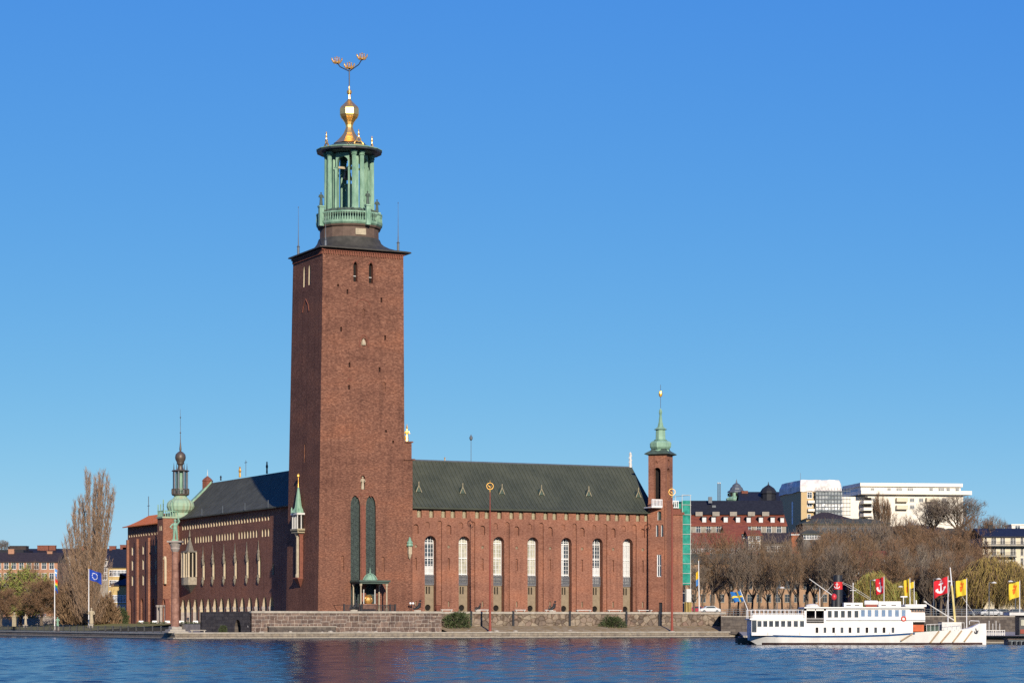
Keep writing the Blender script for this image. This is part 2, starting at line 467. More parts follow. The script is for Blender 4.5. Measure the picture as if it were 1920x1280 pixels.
def wall(mb, face, outline, holes, m=0):
    """Flat wall with holes cut; each hole = (loop, depth or None, material of its back). A depth lines it as a niche of the wall itself."""
    pts, edges = [], []
    for L in [outline] + [h[0] for h in holes]:
        i0 = len(pts)
        pts += [Vector(p) for p in L]
        edges += [(i0 + i, i0 + (i + 1) % len(L)) for i in range(len(L))]
    vs, _e, fs, *_r = geometry.delaunay_2d_cdt(pts, edges, [], 0, 1e-5)
    bb = [(min(p[0] for p in h[0]), max(p[0] for p in h[0]), min(p[1] for p in h[0]), max(p[1] for p in h[0]), h[0]) for h in holes]
    keep = []
    for f in fs:
        c = (sum(vs[i][0] for i in f) / len(f), sum(vs[i][1] for i in f) / len(f))
        if not in_poly(c, outline): continue
        if any(b[0] < c[0] < b[1] and b[2] < c[1] < b[3] and in_poly(c, b[4]) for b in bb): continue
        keep.append(f)
    mb.add([face.map(v[0], v[1]) for v in vs], keep, m)
    for L, d, mback in holes:
        if d is None: continue
        n = len(L)
        mb.add([face.map(s, z) for s, z in L] + [face.map(s, z, d) for s, z in L], [(i, (i + 1) % n, (i + 1) % n + n, i + n) for i in range(n)], m)
        mb.poly([face.map(s, z, d) for s, z in L], mback)
def lining(mb, face, L, d, m=0, d0=0.0):
    n = len(L)
    mb.add([face.map(s, z, d0) for s, z in L] + [face.map(s, z, d) for s, z in L], [(i, (i + 1) % n, (i + 1) % n + n, i + n) for i in range(n)], m)
def window(face, L, d, parent, name, mat_in, mat_pane, bars=None, sub="pane", bar_mat=None, bar_w=0.09):
    """Part = the lined opening (with its bars), sub-part = the pane at the back."""
    mb = MB(); lining(mb, face, L, d)
    mats = [mat_in]
    if bars:
        mats.append(bar_mat)
        for (s0, z0, s1, z1) in bars:
            h = bar_w / 2
            if abs(s1 - s0) < 1e-6: q = loop_rect(s0 - h, s0 + h, z0, z1)
            elif abs(z1 - z0) < 1e-6: q = loop_rect(s0, s1, z0 - h, z0 + h)
            else:
                l = math.hypot(s1 - s0, z1 - z0); ox, oz = -(z1 - z0) / l * h, (s1 - s0) / l * h
                q = [(s0 - ox, z0 - oz), (s1 - ox, z1 - oz), (s1 + ox, z1 + oz), (s0 + ox, z0 + oz)]
            a = [Vector(face.map(s, z, d - 0.12)) for s, z in q]
            mb.prism(a, Vector(face.map(q[0][0], q[0][1], d - 0.03)) - a[0], 1)
    o = mb.build(name, mats, parent)
    p = MB(); p.poly([face.map(s, z, d) for s, z in L])
    p.build(sub, mat_pane, o)
    return o
def px_rect(face, x0, x1, y0, y1, d=0.0):
    """s0, s1, z0, z1 of a photo rectangle on a wall."""
    ym = (y0 + y1) / 2; xm = (x0 + x1) / 2
    a, b = face.inv(x0, ym)[0], face.inv(x1, ym)[0]
    return min(a, b), max(a, b), face.inv(xm, y1)[1], face.inv(xm, y0)[1]
def figure_mb(mb, base, h, m=0, arm=0.0):
    """A standing robed figure of stone or metal."""
    k = h / 1.75
    mb.lathe([(0.20 * k, 0), (0.24 * k, 0.1 * k), (0.20 * k, 0.6 * k), (0.17 * k, 0.95 * k), (0.23 * k, 1.3 * k), (0.22 * k, 1.42 * k), (0.07 * k, 1.48 * k), (0.06 * k, 1.53 * k),
              (0.11 * k, 1.60 * k), (0.10 * k, 1.70 * k), (0.03 * k, 1.76 * k)], base, 8, m, sy=0.8)
    for sx in (-1, 1):
        mb.tube([(base[0] + sx * 0.22 * k, base[1], base[2] + 1.38 * k), (base[0] + sx * 0.34 * k, base[1] - 0.08 * k, base[2] + 1.08 * k), (base[0] + sx * (0.16 + arm) * k, base[1] - 0.22 * k, base[2] + 1.02 * k)],
                [0.08 * k, 0.065 * k, 0.05 * k], 5, m)

# ------------------------------------------------------------------ the city hall
hall = thing("city_hall", "huge red brick city hall with tall square tower and gilded spire on the waterfront", "city hall", tuple(HALL_O), HALL_A, org=False)
Z0, ZT, ZE, ZR = 5.0, 73.6, 25.3, 34.9
TW, TD = 18.0, 16.9

# ---- tower shaft
tf = Face('v', 0.0, 0.30 / (ZT - Z0), Z0)
tl = Face('u', 0.0, 1.15 / (ZT - Z0), Z0)
fh, lh = [], []           # holes of the front and of the side
def twin(face, holes, x0, x1, y0, y1, name, d, mat_in, mat_pane, pointed=True, bars=None, bar_mat=None, rect=False):
    s0, s1, z0, z1 = px_rect(face, x0, x1, y0, y1)
    L = loop_rect(s0, s1, z0, z1) if rect else loop_arch(s0, s1, z0, z1, pointed)
    holes.append((L, None, 0))
    b = bars(s0, s1, z0, z1) if bars else None
    return window(face, L, d, hall, name, mat_in, mat_pane, b, bar_mat=bar_mat)
sill_bar = lambda s0, s1, z0, z1: [(s0, z0 + (z1 - z0) * 0.31, s1, z0 + (z1 - z0) * 0.31)]
for x0, x1, y0, y1 in ((662.6, 670.4, 491, 528), (691.6, 699.6, 493, 531)):
    twin(tf, fh, x0, x1, y0, y1, "belfry_window", 0.9, M['brick_trim'], M['void'], bars=sill_bar, bar_mat=M['white'])
for x, y in ((634, 535), (651.5, 547), (715.2, 562.5), (639.7, 617), (722.2, 633), (655.5, 684), (711.8, 693), (654.6, 726), (724, 808), (737.2, 828)):
    h = 9 if 540 < y < 790 else 5
    twin(tf, fh, x - 1.7, x + 1.7, y - h / 2, y + h / 2, "slit_window", 0.5, M['brick_trim'], M['void'], rect=True)
# blind niches in the tower front
for x0, x1, y0, y1, d in ((677.5, 687.5, 634, 648, 0.25), (678.6, 684.4, 579, 594, 0.2), (717.5, 723, 716, 733, 0.2), (639.5, 645, 1041, 1071, 0.25), (715.5, 721, 1043, 1071, 0.25), (676.6, 684.6, 891, 917, 0.6)):
    s0, s1, z0, z1 = px_rect(tf, x0, x1, y0, y1)
    fh.append((loop_arch(s0, s1, z0, z1), d, 0))
TRAC = []
for x0, x1 in ((657.4, 675.2), (686.2, 704.6)):
    s0, s1, z0, z1 = px_rect(tf, x0, x1, 928.5, 1142)
    L = loop_arch(s0, s1, z0, z1, True)
    fh.append((L, None, 0)); TRAC.append((L, s0, s1, z0, z1))
# niches on the side of the tower
for x0, x1, y0, y1 in ((569.0, 572.6, 499, 538), (578.6, 582.2, 496, 534)):
    twin(tl, lh, x0, x1, y0, y1, "slender_window", 0.8, M['sandstone'], M['void'])
for x0, x1, y0, y1 in ((552.5, 555, 1033, 1082), (570.5, 572.5, 832, 866)):
    s0, s1, z0, z1 = px_rect(tl, x0, x1, y0, y1)
    lh.append((loop_arch(s0, s1, z0, z1), 0.3, 0))
mb = MB()
A = [(0, 0), (TW, 0), (TW, TD), (0, TD)]
B = [(1.15, .30), (TW - .30, .30), (TW - .30, TD - .86), (1.15, TD - .86)]
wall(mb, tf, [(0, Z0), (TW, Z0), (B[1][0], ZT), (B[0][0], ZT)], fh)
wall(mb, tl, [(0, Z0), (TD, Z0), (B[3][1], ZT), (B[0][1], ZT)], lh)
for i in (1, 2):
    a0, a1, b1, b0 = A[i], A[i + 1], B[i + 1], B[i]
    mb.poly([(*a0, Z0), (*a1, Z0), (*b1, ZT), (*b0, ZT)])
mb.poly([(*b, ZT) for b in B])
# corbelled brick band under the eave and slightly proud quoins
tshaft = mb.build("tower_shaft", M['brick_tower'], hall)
tag(tshaft, "plain tapering square brick shaft of the tall tower")
band = MB()
for i in range(34):
    t = (i + 0.5) / 34
    u = B[0][0] + (B[1][0] - B[0][0]) * t
    band.box(u - 0.12, u + 0.12, 0.30 - 0.22, 0.35, ZT - 1.0, ZT - 0.3)
    v = B[0][1] + (B[3][1] - B[0][1]) * t
    band.box(1.15 - 0.22, 1.2, v - 0.12, v + 0.12, ZT - 1.0, ZT - 0.3)
band.box(B[0][0] - 0.3, B[1][0] + 0.3, 0.02, 0.4, ZT - 0.3, ZT)
band.box(B[0][0] - 0.3, B[0][0] + 0.1, 0.4, B[3][1] + 0.3, ZT - 0.3, ZT)
band.build("corbel_band", M['brick_trim'], hall)
# window hoods (little brick gables) over the belfry windows and trims on the front
def hood_line(face, pts, w=0.16, d=-0.14):
    hood = MB()
    q = [face.inv(x, y) for x, y in pts]
    for (s0, z0), (s1, z1) in zip(q, q[1:]):
        hood.tube([face.map(s0, z0, -0.02), face.map(s1, z1, -0.02)], w / 2 + 0.05, 4)
    hood.build("brick_moulding", M['brick_trim'], hall)
hood_line(tf, [(661, 494), (666.5, 487), (672, 494)]); hood_line(tf, [(690, 496), (695.6, 489), (701, 496)])
hood_line(tf, [(668, 573), (670, 566), (675, 562.5), (681, 561.5), (687, 563), (692, 567), (693.5, 573)], 0.1)
hood_line(tf, [(674, 651), (674.5, 638), (678, 630), (682, 627.5), (686, 630), (690, 638), (691, 651)], 0.12)
hood_line(tf, [(650, 715), (654.5, 709), (659, 715)], 0.1)
hood_line(tf, [(669, 932), (674, 924), (679, 930)], 0.1); hood_line(tf, [(684, 930), (690, 923), (696, 932)], 0.1)
hood_line(tl, [(567.5, 586), (569, 574), (573.5, 561), (578, 571), (579.5, 583)], 0.22)
# tracery of the tall double windows
for (L, s0, s1, z0, z1) in TRAC:
    bars = []
    nrow = 24
    h = (z1 - 1.6 - z0) / nrow
    for i in range(nrow):
        z = z0 + i * h
        bars += [(s0 + .05, z, s1 - .05, z + h), (s0 + .05, z + h, s1 - .05, z)]
    bars += [((s0 + s1) / 2, z0, (s0 + s1) / 2, z1 - 0.4), (s0 + .12, z0, s0 + .12, z1 - 1.6), (s1 - .12, z0, s1 - .12, z1 - 1.6)]
    window(tf, L, 0.55, hall, "tracery_window", M['tracery'], M['tracery'], bars, bar_mat=M['tracery_bar'], bar_w=0.10)
pier = MB()
s0, s1, z0, z1 = px_rect(tf, 676.0, 685.4, 944, 1142)
for i in range(int((z1 - z0) / 0.9)):
    z = z0 + i * 0.9
    a = tf.map((s0 + s1) / 2, z, 0)
    pier.box(s0 + 0.1, s1 - 0.1, a[1] - 0.10 - 0.05 * (i % 2), a[1] + 0.05, z, z + 0.9)
pier.build("carved_mullion", M['brick_trim'], hall)
st = MB()
a = tf.inv(680.6, 917)
figure_mb(st, tf.map(a[0], a[1], 0.15), 2.45)
st.build("niche_statue", M['sandstone'], hall)
b = MB(); a = tf.inv(682, 647); b.lathe([(0.45, 0), (0.5, 0.3), (0.3, 0.9), (0.1, 1.2)], tf.map(a[0], a[1], 0.12), 8); b.build("niche_relief", M['sandstone'], hall)

# ---- tower roof, drum, lantern, spire
tc = Vector(((B[0][0] + B[1][0]) / 2 + 0.30, (B[0][1] + B[3][1]) / 2, 0))
TCW = to_world(tc); TY = TCW.y
def tz(y): return WZ(y, TY)
hs_u, hs_v = (B[1][0] - B[0][0]) / 2 + 1.05, (B[3][1] - B[0][1]) / 2 + 1.05
N = 64
def sq_r(a, hu, hv):
    c, s = abs(math.cos(a)), abs(math.sin(a))
    return min(hu / c if c > 1e-6 else 1e9, hv / s if s > 1e-6 else 1e9)
mb = MB()
z_e = 74.0
prof = [(-0.02, -0.25, 1), (0.0, 0.0, 1), (0.22, 0.2, 1), (0.45, 0.45, 1), (0.66, 0.85, 1), (0.82, 1.35, 1), (0.93, 1.95, 1), (1.0, 2.75, 1)]
rings = []
for t, dz, _ in prof:
    ring = []
    for i in range(N):
        a = 2 * math.pi * (i + 0.5) / N
        r = (1 - t) * sq_r(a, hs_u, hs_v) + t * 5.95
        ring.append((tc.x + r * math.cos(a), tc.y + r * math.sin(a), z_e + dz))
    rings.append(ring)
vs = [p for r in rings for p in r]
mb.add(vs, [(k * N + i, k * N + (i + 1) % N, (k + 1) * N + (i + 1) % N, (k + 1) * N + i) for k in range(len(prof) - 1) for i in range(N)])
mb.poly(rings[0]); mb.poly(rings[-1])
tag(mb.build("tower_roof", M['tower_roof'], hall, smooth=40), "dark flaring eave roof between the brick shaft and the green lantern")
def fin(x, y_base, y_top, Y, name="lightning_finial"):
    q = to_hall(P(x, y_base, Y)); z1 = WZ(y_top, Y)
    f = MB(); H = z1 - q.z
    f.lathe([(0.26, -0.7), (0.24, 0.28 * H * .4), (0.34, 0.28 * H * .42), (0.12, 0.30 * H * .5), (0.07, 0.36 * H), (0.035, 0.7 * H), (0.03, H - .3), (0.10, H - 0.2), (0.02, H)], q, 8)
    f.build(name, M['lead'], hall)
fin(559.4, 473, 387, 466); fin(746.5, 466, 379, 459); fin(610.5, 456, 405, 452)
fin(610.5, 456, 360, 452.0, "lightning_finial") if False else None
# brown drum with a pale inscription plate
mb = MB()
mb.lathe([(5.8, 76.3), (5.75, tz(433)), (6.1, tz(431)), (6.25, tz(428))], (tc.x, tc.y, 0), 16, rot=math.pi / 16)
mb.build("lantern_drum", M['drum'], hall)
mb = MB()
ap = -math.pi / 2
for k in (0,):
    pc = Vector((tc.x, tc.y - 5.74, 0))
    mb.box(pc.x - 1.08, pc.x + 1.08, pc.y - 0.10, pc.y + 0.05, tz(448), tz(436.5))
mb.build("inscription_plate", M['sandstone'], hall)
# balcony with balustrade
mb = MB()
zb0, zb1, zb2 = tz(428), tz(421), tz(407)
mb.lathe([(6.05, zb0 - .1), (6.45, zb0 + .3), (6.55, zb1), (5.2, zb1 + 0.02)], (tc.x, tc.y, 0), 16, rot=math.pi / 16)
mb.build("lantern_balcony", M['copper'], hall)
mb = MB()
NB = 80
mb.lathe([(6.25, zb2), (6.5, zb2), (6.5, zb2 + .28), (6.25, zb2 + .28), (6.25, zb2)], (tc.x, tc.y, 0), 16, rot=math.pi / 16, cap=False)
for i in range(NB):
    a = 2 * math.pi * (i + .5) / NB
    r = 6.38 * math.cos(math.pi / 16) / math.cos(((a - math.pi / 16) % (math.pi / 8)) - math.pi / 16)
    mb.lathe([(0.07, zb1), (0.13, zb1 + .5), (0.06, zb1 + .95), (0.09, zb2)], (tc.x + r * math.cos(a), tc.y + r * math.sin(a), 0), 6, cap=False)
mb.build("balustrade", M['copper'], hall)
for i in range(4):
    a = -math.pi / 2 + math.pi / 2 * i + 0.19
    for da, statue in ((0, 1),):
        x, y = tc.x + 6.45 * math.cos(a + da), tc.y + 6.45 * math.sin(a + da)
        pb = MB()
        pb.box(x - .42, x + .42, y - .42, y + .42, zb0 - .2, zb2 + 1.2)
        pb.box(x - .55, x + .55, y - .55, y + .55, zb2 + 1.2, zb2 + 1.5)
        po = pb.build("balcony_post", M['copper'], hall)
        sb = MB(); figure_mb(sb, (x, y, zb2 + 1.5), 2.6); sb.build("guardian_statue", M['copper_dark'], po)
# inner railing band and lower ring of beasts (dark), seen above the balustrade
mb = MB()
mb.lathe([(5.1, zb2 - .5), (5.35, zb2 + .3), (5.1, zb2 + 1.0), (4.6, zb2 + 1.05)], (tc.x, tc.y, 0), 16, rot=math.pi / 16, cap=False)
for i in range(24):
    a = 2 * math.pi * i / 24
    mb.ball((tc.x + 5.25 * math.cos(a), tc.y + 5.25 * math.sin(a), zb2 + .65), 0.42, 6)
mb.build("cresting_ring", M['copper_dark'], hall)
# plinth, four clustered column piers, arched openings between
zc0, zc1 = tz(400), tz(290)
mb = MB()
mb.lathe([(4.9, zb1), (4.9, zc0 - .6), (5.0, zc0 - .3), (4.7, zc0)], (tc.x, tc.y, 0), 16, rot=math.pi / 16)
mb.build("lantern_plinth", M['copper'], hall)
for i in range(4):
    a = -math.pi / 2 + math.pi / 2 * i
    rad, tan = Vector((math.cos(a), math.sin(a), 0)), Vector((-math.sin(a), math.cos(a), 0))
    mb = MB()
    c = tc + rad * 3.45
    L = [c - tan * 0.5 - rad * .6, c + tan * 0.5 - rad * .6, c + tan * 0.5 + rad * .1, c - tan * 0.5 + rad * .1]
    mb.prism([(p.x, p.y, zc0 - .2) for p in L], (0, 0, zc1 - zc0 + .3))
    po = mb.build("lantern_pier", M['copper'], hall)
    for sgn in (-1, 1):
        q = tc + rad * 4.4 + tan * sgn * 0.80
        cb = MB()
        prof = [(0.68, zc0 - .3), (0.68, zc0 + .2), (0.48, zc0 + .5), (0.45, zc0 + 3), (0.41, zc1 - .9), (0.58, zc1 - .75), (0.47, zc1 - .6), (0.70, zc1 - .2), (0.70, zc1)]
        nn = 16; vs = []; fs = []
        for r, z in prof:
            for k in range(nn * 2):
                ang = 2 * math.pi * k / (nn * 2)
                rr = r * (1.0 if k % 2 else 0.90)
                vs.append((q.x + rr * math.cos(ang), q.y + rr * math.sin(ang), z))
        n2 = nn * 2
        for k in range(len(prof) - 1):
            for j in range(n2):
                fs.append((k * n2 + j, k * n2 + (j + 1) % n2, (k + 1) * n2 + (j + 1) % n2, (k + 1) * n2 + j))
        cb.add(vs, fs)
        cb.build("column", M['copper'], po)
for i in range(4):
    a = -math.pi / 4 + math.pi / 2 * i
    rad, tan = Vector((math.cos(a), math.sin(a), 0)), Vector((-math.sin(a), math.cos(a), 0))
    class DF:                                  # the diagonal arched wall
        @staticmethod
        def map(s, z, d=0.0):
            p = tc + rad * (3.35 - d) + tan * s
            return (p.x, p.y, z)
    mb = MB()
    L = loop_arch(-1.15, 1.15, zc0 - .1, zc1 - .9)
    wall(mb, DF, loop_rect(-1.4, 1.4, zc0 - .2, zc1 - .2), [(L, None, 0)])
    lining(mb, DF, L, 0.7)
    # inside face, so that the wall has thickness
    class DI:
        @staticmethod
        def map(s, z, d=0.0):
            p = tc + rad * 2.65 + tan * s
            return (p.x, p.y, z)
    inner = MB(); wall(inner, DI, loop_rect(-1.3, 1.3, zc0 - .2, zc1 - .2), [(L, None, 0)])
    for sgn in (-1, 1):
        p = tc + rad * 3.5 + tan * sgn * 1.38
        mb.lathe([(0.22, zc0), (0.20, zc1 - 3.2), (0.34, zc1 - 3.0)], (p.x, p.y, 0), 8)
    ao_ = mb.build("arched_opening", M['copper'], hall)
    inner.build("inner_arch", M['copper_dark'], ao_)  # darker copper puts the shade of the lantern's inside into the colour
mb = MB(); mb.lathe([(0.8, zc0), (0.8, tz(350)), (0.95, tz(348)), (0.95, tz(346))], (tc.x, tc.y, 0), 8); mb.build("bell_pedestal", M['copper'], hall)
for dx, zz, s in ((-.3, tz(327), 1.0), (.9, tz(332), .7)):
    mb = MB()
    mb.lathe([(1.0 * s, -1.0 * s), (0.95 * s, -.8 * s), (0.7 * s, -.3 * s), (0.6 * s, .3 * s), (0.42 * s, .55 * s), (0.1, .7 * s), (0.08, 1.6 * s)], (tc.x + dx, tc.y - dx * .5, zz), 14)
    mb.build("bell", M['iron'], hall, smooth=50)
mb = MB(); mb.box(tc.x - 3.0, tc.x + 3.0, tc.y - .15, tc.y + .15, tz(318), tz(314)); mb.box(tc.x - .15, tc.x + .15, tc.y - 3.0, tc.y + 3.0, tz(318) - .05, tz(314) - .05); mb.build("bell_beam", M['sandstone'], hall)
# overhanging lantern roof
zr = 94.0
mb = MB()
mb.lathe([(6.35, zr - .2), (6.35, zr + .05), (5.0, zr + .45), (3.2, zr + 1.2)], (tc.x, tc.y, 0), 16, 0, rot=math.pi / 16)
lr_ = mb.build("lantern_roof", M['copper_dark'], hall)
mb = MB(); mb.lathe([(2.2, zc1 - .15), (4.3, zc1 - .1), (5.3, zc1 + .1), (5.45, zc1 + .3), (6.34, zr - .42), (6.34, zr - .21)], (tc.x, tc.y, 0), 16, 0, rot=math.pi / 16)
mb.build("roof_soffit", M['iron'], lr_)  # patina taken to near black, with the eave's shade in its colour
mb = MB()
mb.lathe([(6.36, zr - .06), (6.46, zr - .03), (6.46, zr + .10), (6.36, zr + .12)], (tc.x, tc.y, 0), 16, rot=math.pi / 16, cap=False)
for i in range(64):
    a = 2 * math.pi * (i + .5) / 64
    mb.box(tc.x + 6.05 * math.cos(a) - .08, tc.x + 6.05 * math.cos(a) + .08, tc.y + 6.05 * math.sin(a) - .08, tc.y + 6.05 * math.sin(a) + .08, zr - .40, zr - .22)
mb.build("roof_edge", M['copper'], hall)
# gilded spire
g = MB()
prof = [(3.25, 271), (3.05, 270), (2.35, 264), (1.75, 258), (1.2, 251), (.92, 245), (.72, 240), (.76, 235), (.95, 230), (1.25, 226), (1.6, 222), (1.72, 221), (1.95, 216), (1.95, 205), (1.75, 201.5), (1.15, 196), (.62, 191), (.26, 186), (.17, 179)]
g.lathe([(r, tz(y)) for r, y in prof], (tc.x, tc.y, 0), 8, rot=R(2.4))
g.ball((tc.x, tc.y, tz(173)), 0.52, 12)
g.lathe([(.22, tz(179)), (.12, tz(168)), (.16, tz(166)), (.06, tz(160))], (tc.x, tc.y, 0), 8)
gild = g.build("gilded_spire", M['gold'], hall)
# the four gilded scroll gables on the lantern roof
for i in range(4):
    a = -math.pi / 2 + math.pi / 2 * i
    rad, tan = Vector((math.cos(a), math.sin(a), 0)), Vector((-math.sin(a), math.cos(a), 0))
    f = MB()
    q = tc + rad * 4.75 + Vector((0, 0, zr + .45))
    f.ring((0, 0, 0), 0.42, 0.13, 'y', 14, 6)
    f.tube([(-.95, 0, -.85), (-.75, 0, -.5), (-.45, 0, -.2)], [.2, .15, .1], 6); f.tube([(.95, 0, -.85), (.75, 0, -.5), (.45, 0, -.2)], [.2, .15, .1], 6)
    f.box(-1.05, 1.05, -.15, .15, -1.15, -.82)
    f.lathe([(.12, .5), (.1, .8), (.22, .95), (.24, 1.1), (.08, 1.25), (.07, 1.5), (.16, 1.6), (.03, 2.0)], (0, 0, 0), 8)
    rot = Matrix.Rotation(math.atan2(tan.y, tan.x), 3, 'Z')
    f.v = [tuple(rot @ Vector(p) + q + Vector((0, 0, 1.0))) for p in f.v]
    f.build("gilded_gable", M['gold'], hall)
# three crowns on a forked rod, spread square to the view from the water
rodm = MB()
xw = EU * 0 + Vector((1, 0, 0))
def at(x, y): return to_hall(P(x, y, TY))
cen = at(655.8, 134)
off = Vector((tc.x, tc.y, 0)) - Vector((cen.x, cen.y, 0))
def at2(x, y): return at(x, y) + off
rodm.tube([at2(655.8, 162), at2(655.8, 134), at2(655.8, 126)], 0.11, 6)
rodm.tube([at2(655.8, 134), at2(638.5, 125.5), at2(633, 118)], 0.10, 6)
rodm.tube([at2(655.8, 134), at2(673.5, 121.5), at2(679.6, 111.5)], 0.10, 6)
rodm.build("crown_fork", M['iron'], hall)
for x, y in ((632.6, 119), (655.8, 129), (679.8, 112)):
    c = at2(x, y); f = MB()
    f.lathe([(0.55, 0), (0.60, 0.16), (0.55, .16), (0.5, 0)], c, 16, cap=False)
    for k in range(8):
        a = 2 * math.pi * k / 8
        x1, y1 = math.cos(a), math.sin(a)
        f.tube([c + Vector((.57 * x1, .57 * y1, .1)), c + Vector((.80 * x1, .80 * y1, .5)), c + Vector((.86 * x1, .86 * y1, .62))], [.07, .10, .05], 4)
        f.ball(c + Vector((.86 * x1, .86 * y1, .68)), .12, 6)
        a2 = a + math.pi / 8
        f.tube([c + Vector((.57 * math.cos(a2), .57 * math.sin(a2), .1)), c + Vector((.68 * math.cos(a2), .68 * math.sin(a2), .36))], [.06, .04], 4)
    f.lathe([(.07, 0), (.07, .85), (.16, .95), (.05, 1.1)], c, 6)
    f.ring(c + Vector((0, 0, .1)), .3, .06, 'z', 12, 4)
    f.v = [tuple(c + (Vector(p_) - c) * 1.22) for p_ in f.v]
    f.build("gilded_crown", M['gold_matt'], hall)

# ---- stair pier beside the tower with the gilded saint group
zp = WZ(829, 458)
mb = MB()
mb.box(TW - .1, 19.55, 0.12, 5.0, Z0, WZ(862, 458))
mb.box(TW - .3, 19.5, 0.45, 4.7, WZ(862, 458), zp)
mb.box(TW - .3, 20.0, -0.15, 5.2, WZ(862, 458), WZ(859.5, 458)); mb.box(TW - .2, 19.75, .2, 4.9, zp, WZ(826.5, 458))
mb.build("stair_pier", M['brick_tower'], hall)
g = MB()
q = Vector((18.75, 2.0, WZ(826.5, 458)))
figure_mb(g, q + Vector((.45, 0, 0)), 2.6, arm=.15)
g.lathe([(.28, 0), (.5, .5), (.55, .9), (.3, 1.3), (.2, 1.7), (.1, 2.0)], q + Vector((-.5, -.3, 0)), 8)
g.tube([q + Vector((-.9, 0, .6)), q + Vector((-.3, 0, 1.2)), q + Vector((.1, -.2, .9))], [.3, .28, .15], 6)
g.tube([q + Vector((-.55, 0, 1.7)), q + Vector((-.45, 0, 2.6)), q + Vector((-.1, 0, 2.8))], [.12, .06, .05], 5)
g.lathe([(.1, 2.4), (.2, 2.7), (.1, 3.1), (.02, 3.5)], q + Vector((.45, 0, 0)), 6)
g.build("gilded_saint_group", M['gold_matt'], hall)
# small green lantern bracket low on the pier
lb = MB()
a = Face('v', 0.1).inv(767, 1038)
lb.box(a[0] - .35, a[0] + .35, -.5, .1, a[1], a[1] + 1.5); lb.lathe([(.35, 0), (.25, -.6), (.05, -1.0)], (a[0], -.25, a[1]), 8)
lo = lb.build("lamp_bracket", M['sandstone'], hall)
c = MB(); c.lathe([(.62, 0), (.68, .2), (.5, .5), (.62, .7), (.3, 1.1), (.25, 1.4), (.05, 1.8)], (a[0], -.25, a[1] + 1.5), 8); c.build("green_cap", M['copper'], lo)

# ---- the long facade to the right of the tower
VF = 1.0
rf = Face('v', VF)
UE = rf.inv(1280, 1050)[0]           # right corner of the facade
holes = []
WINX = [804.0, 867.5, 932.2, 996.3, 1059.2, 1117.8, 1174.6]
SX = (775.0, 1280.0)
def sy(x, y775, y1200):              # height in the photo of a level line of the facade
    return y775 + (x - 775.0) / 425.0 * (y1200 - y775)
big = []
for i, x in enumerate(WINX):
    k = 1.0 - 0.022 * i
    x0, x1 = x - 7.6 * k, x + 14.4 * k - 0.4
    s0, s1, _a, _b = px_rect(rf, x0, x1, 1000, 1140)
    zt = rf.inv(x + 3, sy(x, 1003.2, 1009.5))[1]
    L = loop_arch(s0, s1, Z0 + .05, zt, False, 12)
    holes.append((L, None, 0)); big.append((L, s0, s1, zt, i))
for i, x in enumerate((786.2, 808.9, 831.6, 849.2, 871.0, 895.0, 913.0, 936.5, 959.2, 977.2, 1000.8, 1023.2, 1040.0, 1062.2, 1084.0, 1100.2, 1119.6, 1140.6, 1157.0, 1176.9, 1196.3, 1212.0)):
    w = 4.5 - 0.6 * i / 21
    s0, s1, z0, z1 = px_rect(rf, x - w, x + w, sy(x, 952.8, 961.9), sy(x, 969.2, 977.0))
    L = loop_arch(s0, s1, z0, z1, False, 8)
    holes.append((L, None, 0))
    o = window(rf, L, 0.38, hall, "frieze_niche", M['brick'], M['niche_back'], sub="niche_back")
    st = MB()
    c = rf.map((s0 + s1) / 2, z0, 0.30)
    st.lathe([(.30, 0), (.33, .5), (.24, .9), (.3, 1.1), (.12, 1.25), (.14, 1.45), (.05, 1.6)], (c[0], c[1], c[2]), 8, sy=.45)
    st.build("relief_figure", M['carved'], o)
for i, x in enumerate((780.0, 841.5, 905.0, 969.0, 1031.8, 1091.7, 1149.8, 1205.3)):
    k = 1.0 - 0.018 * i
    dy = sy(x, 0, 8.6)
    s0, s1, z0, z1 = px_rect(rf, x - 5.2 * k, x + 4.8 * k, 982 + dy, 1000 + dy * .9)
    holes.append((loop_arch(s0, s1, z0, z1), 0.42, 0))
    c = rf.inv(x, 1023.5 + dy * .75); holes.append((loop_circle(c[0], c[1], 0.30), 0.2, 1))
    s0, s1, z0, z1 = px_rect(rf, x - 1.9 * k, x + 1.6 * k, 1045 + dy * .6, 1068 + dy * .5)
    holes.append((loop_rect(s0, s1, z0, z1), 0.3, 0))
    s0, s1, z0, z1 = px_rect(rf, x - 1.4, x + 1.4, 1126 + dy * .2, 1137 + dy * .2)
    holes.append((loop_rect(s0, s1, z0, z1), 0.25, 1))
for i, x in enumerate((824.2, 886.5, 951.2, 1015.0, 1077.0, 1134.5, 1189.5)):
    k = 1.0 - 0.02 * i
    dy = sy(x, 0, 8.6)
    s0, s1, _z, z1 = px_rect(rf, x - 4.4 * k, x + 4.4 * k, 974.5 + dy, 1100)
    holes.append((loop_arch(s0, s1, Z0 + .05, z1), 0.30, 0))
    x2 = x - 23 * k
    s0, s1, z0, z1 = px_rect(rf, x2 - 4.2 * k, x2 + 4.2 * k, 976.5 + dy, 988 + dy)
    holes.append((loop_arch(s0, s1, z0, z1), 0.22, 0))
mb = MB()
wall(mb, rf, [(TW, Z0), (UE, Z0), (UE, ZE + .1), (TW, ZE + .1)], holes)
mb.poly([(UE, VF, Z0), (UE, 22, Z0), (UE, 22, ZE - .5), (UE, VF, ZE - .5)])
mb.poly([(TW, 22, Z0), (UE, 22, Z0), (UE, 22, ZE), (TW, 22, ZE)])
tag(mb.build("facade_wall", [M['brick'], M['panelstone']], hall), "long red brick front wall with seven tall arched windows")
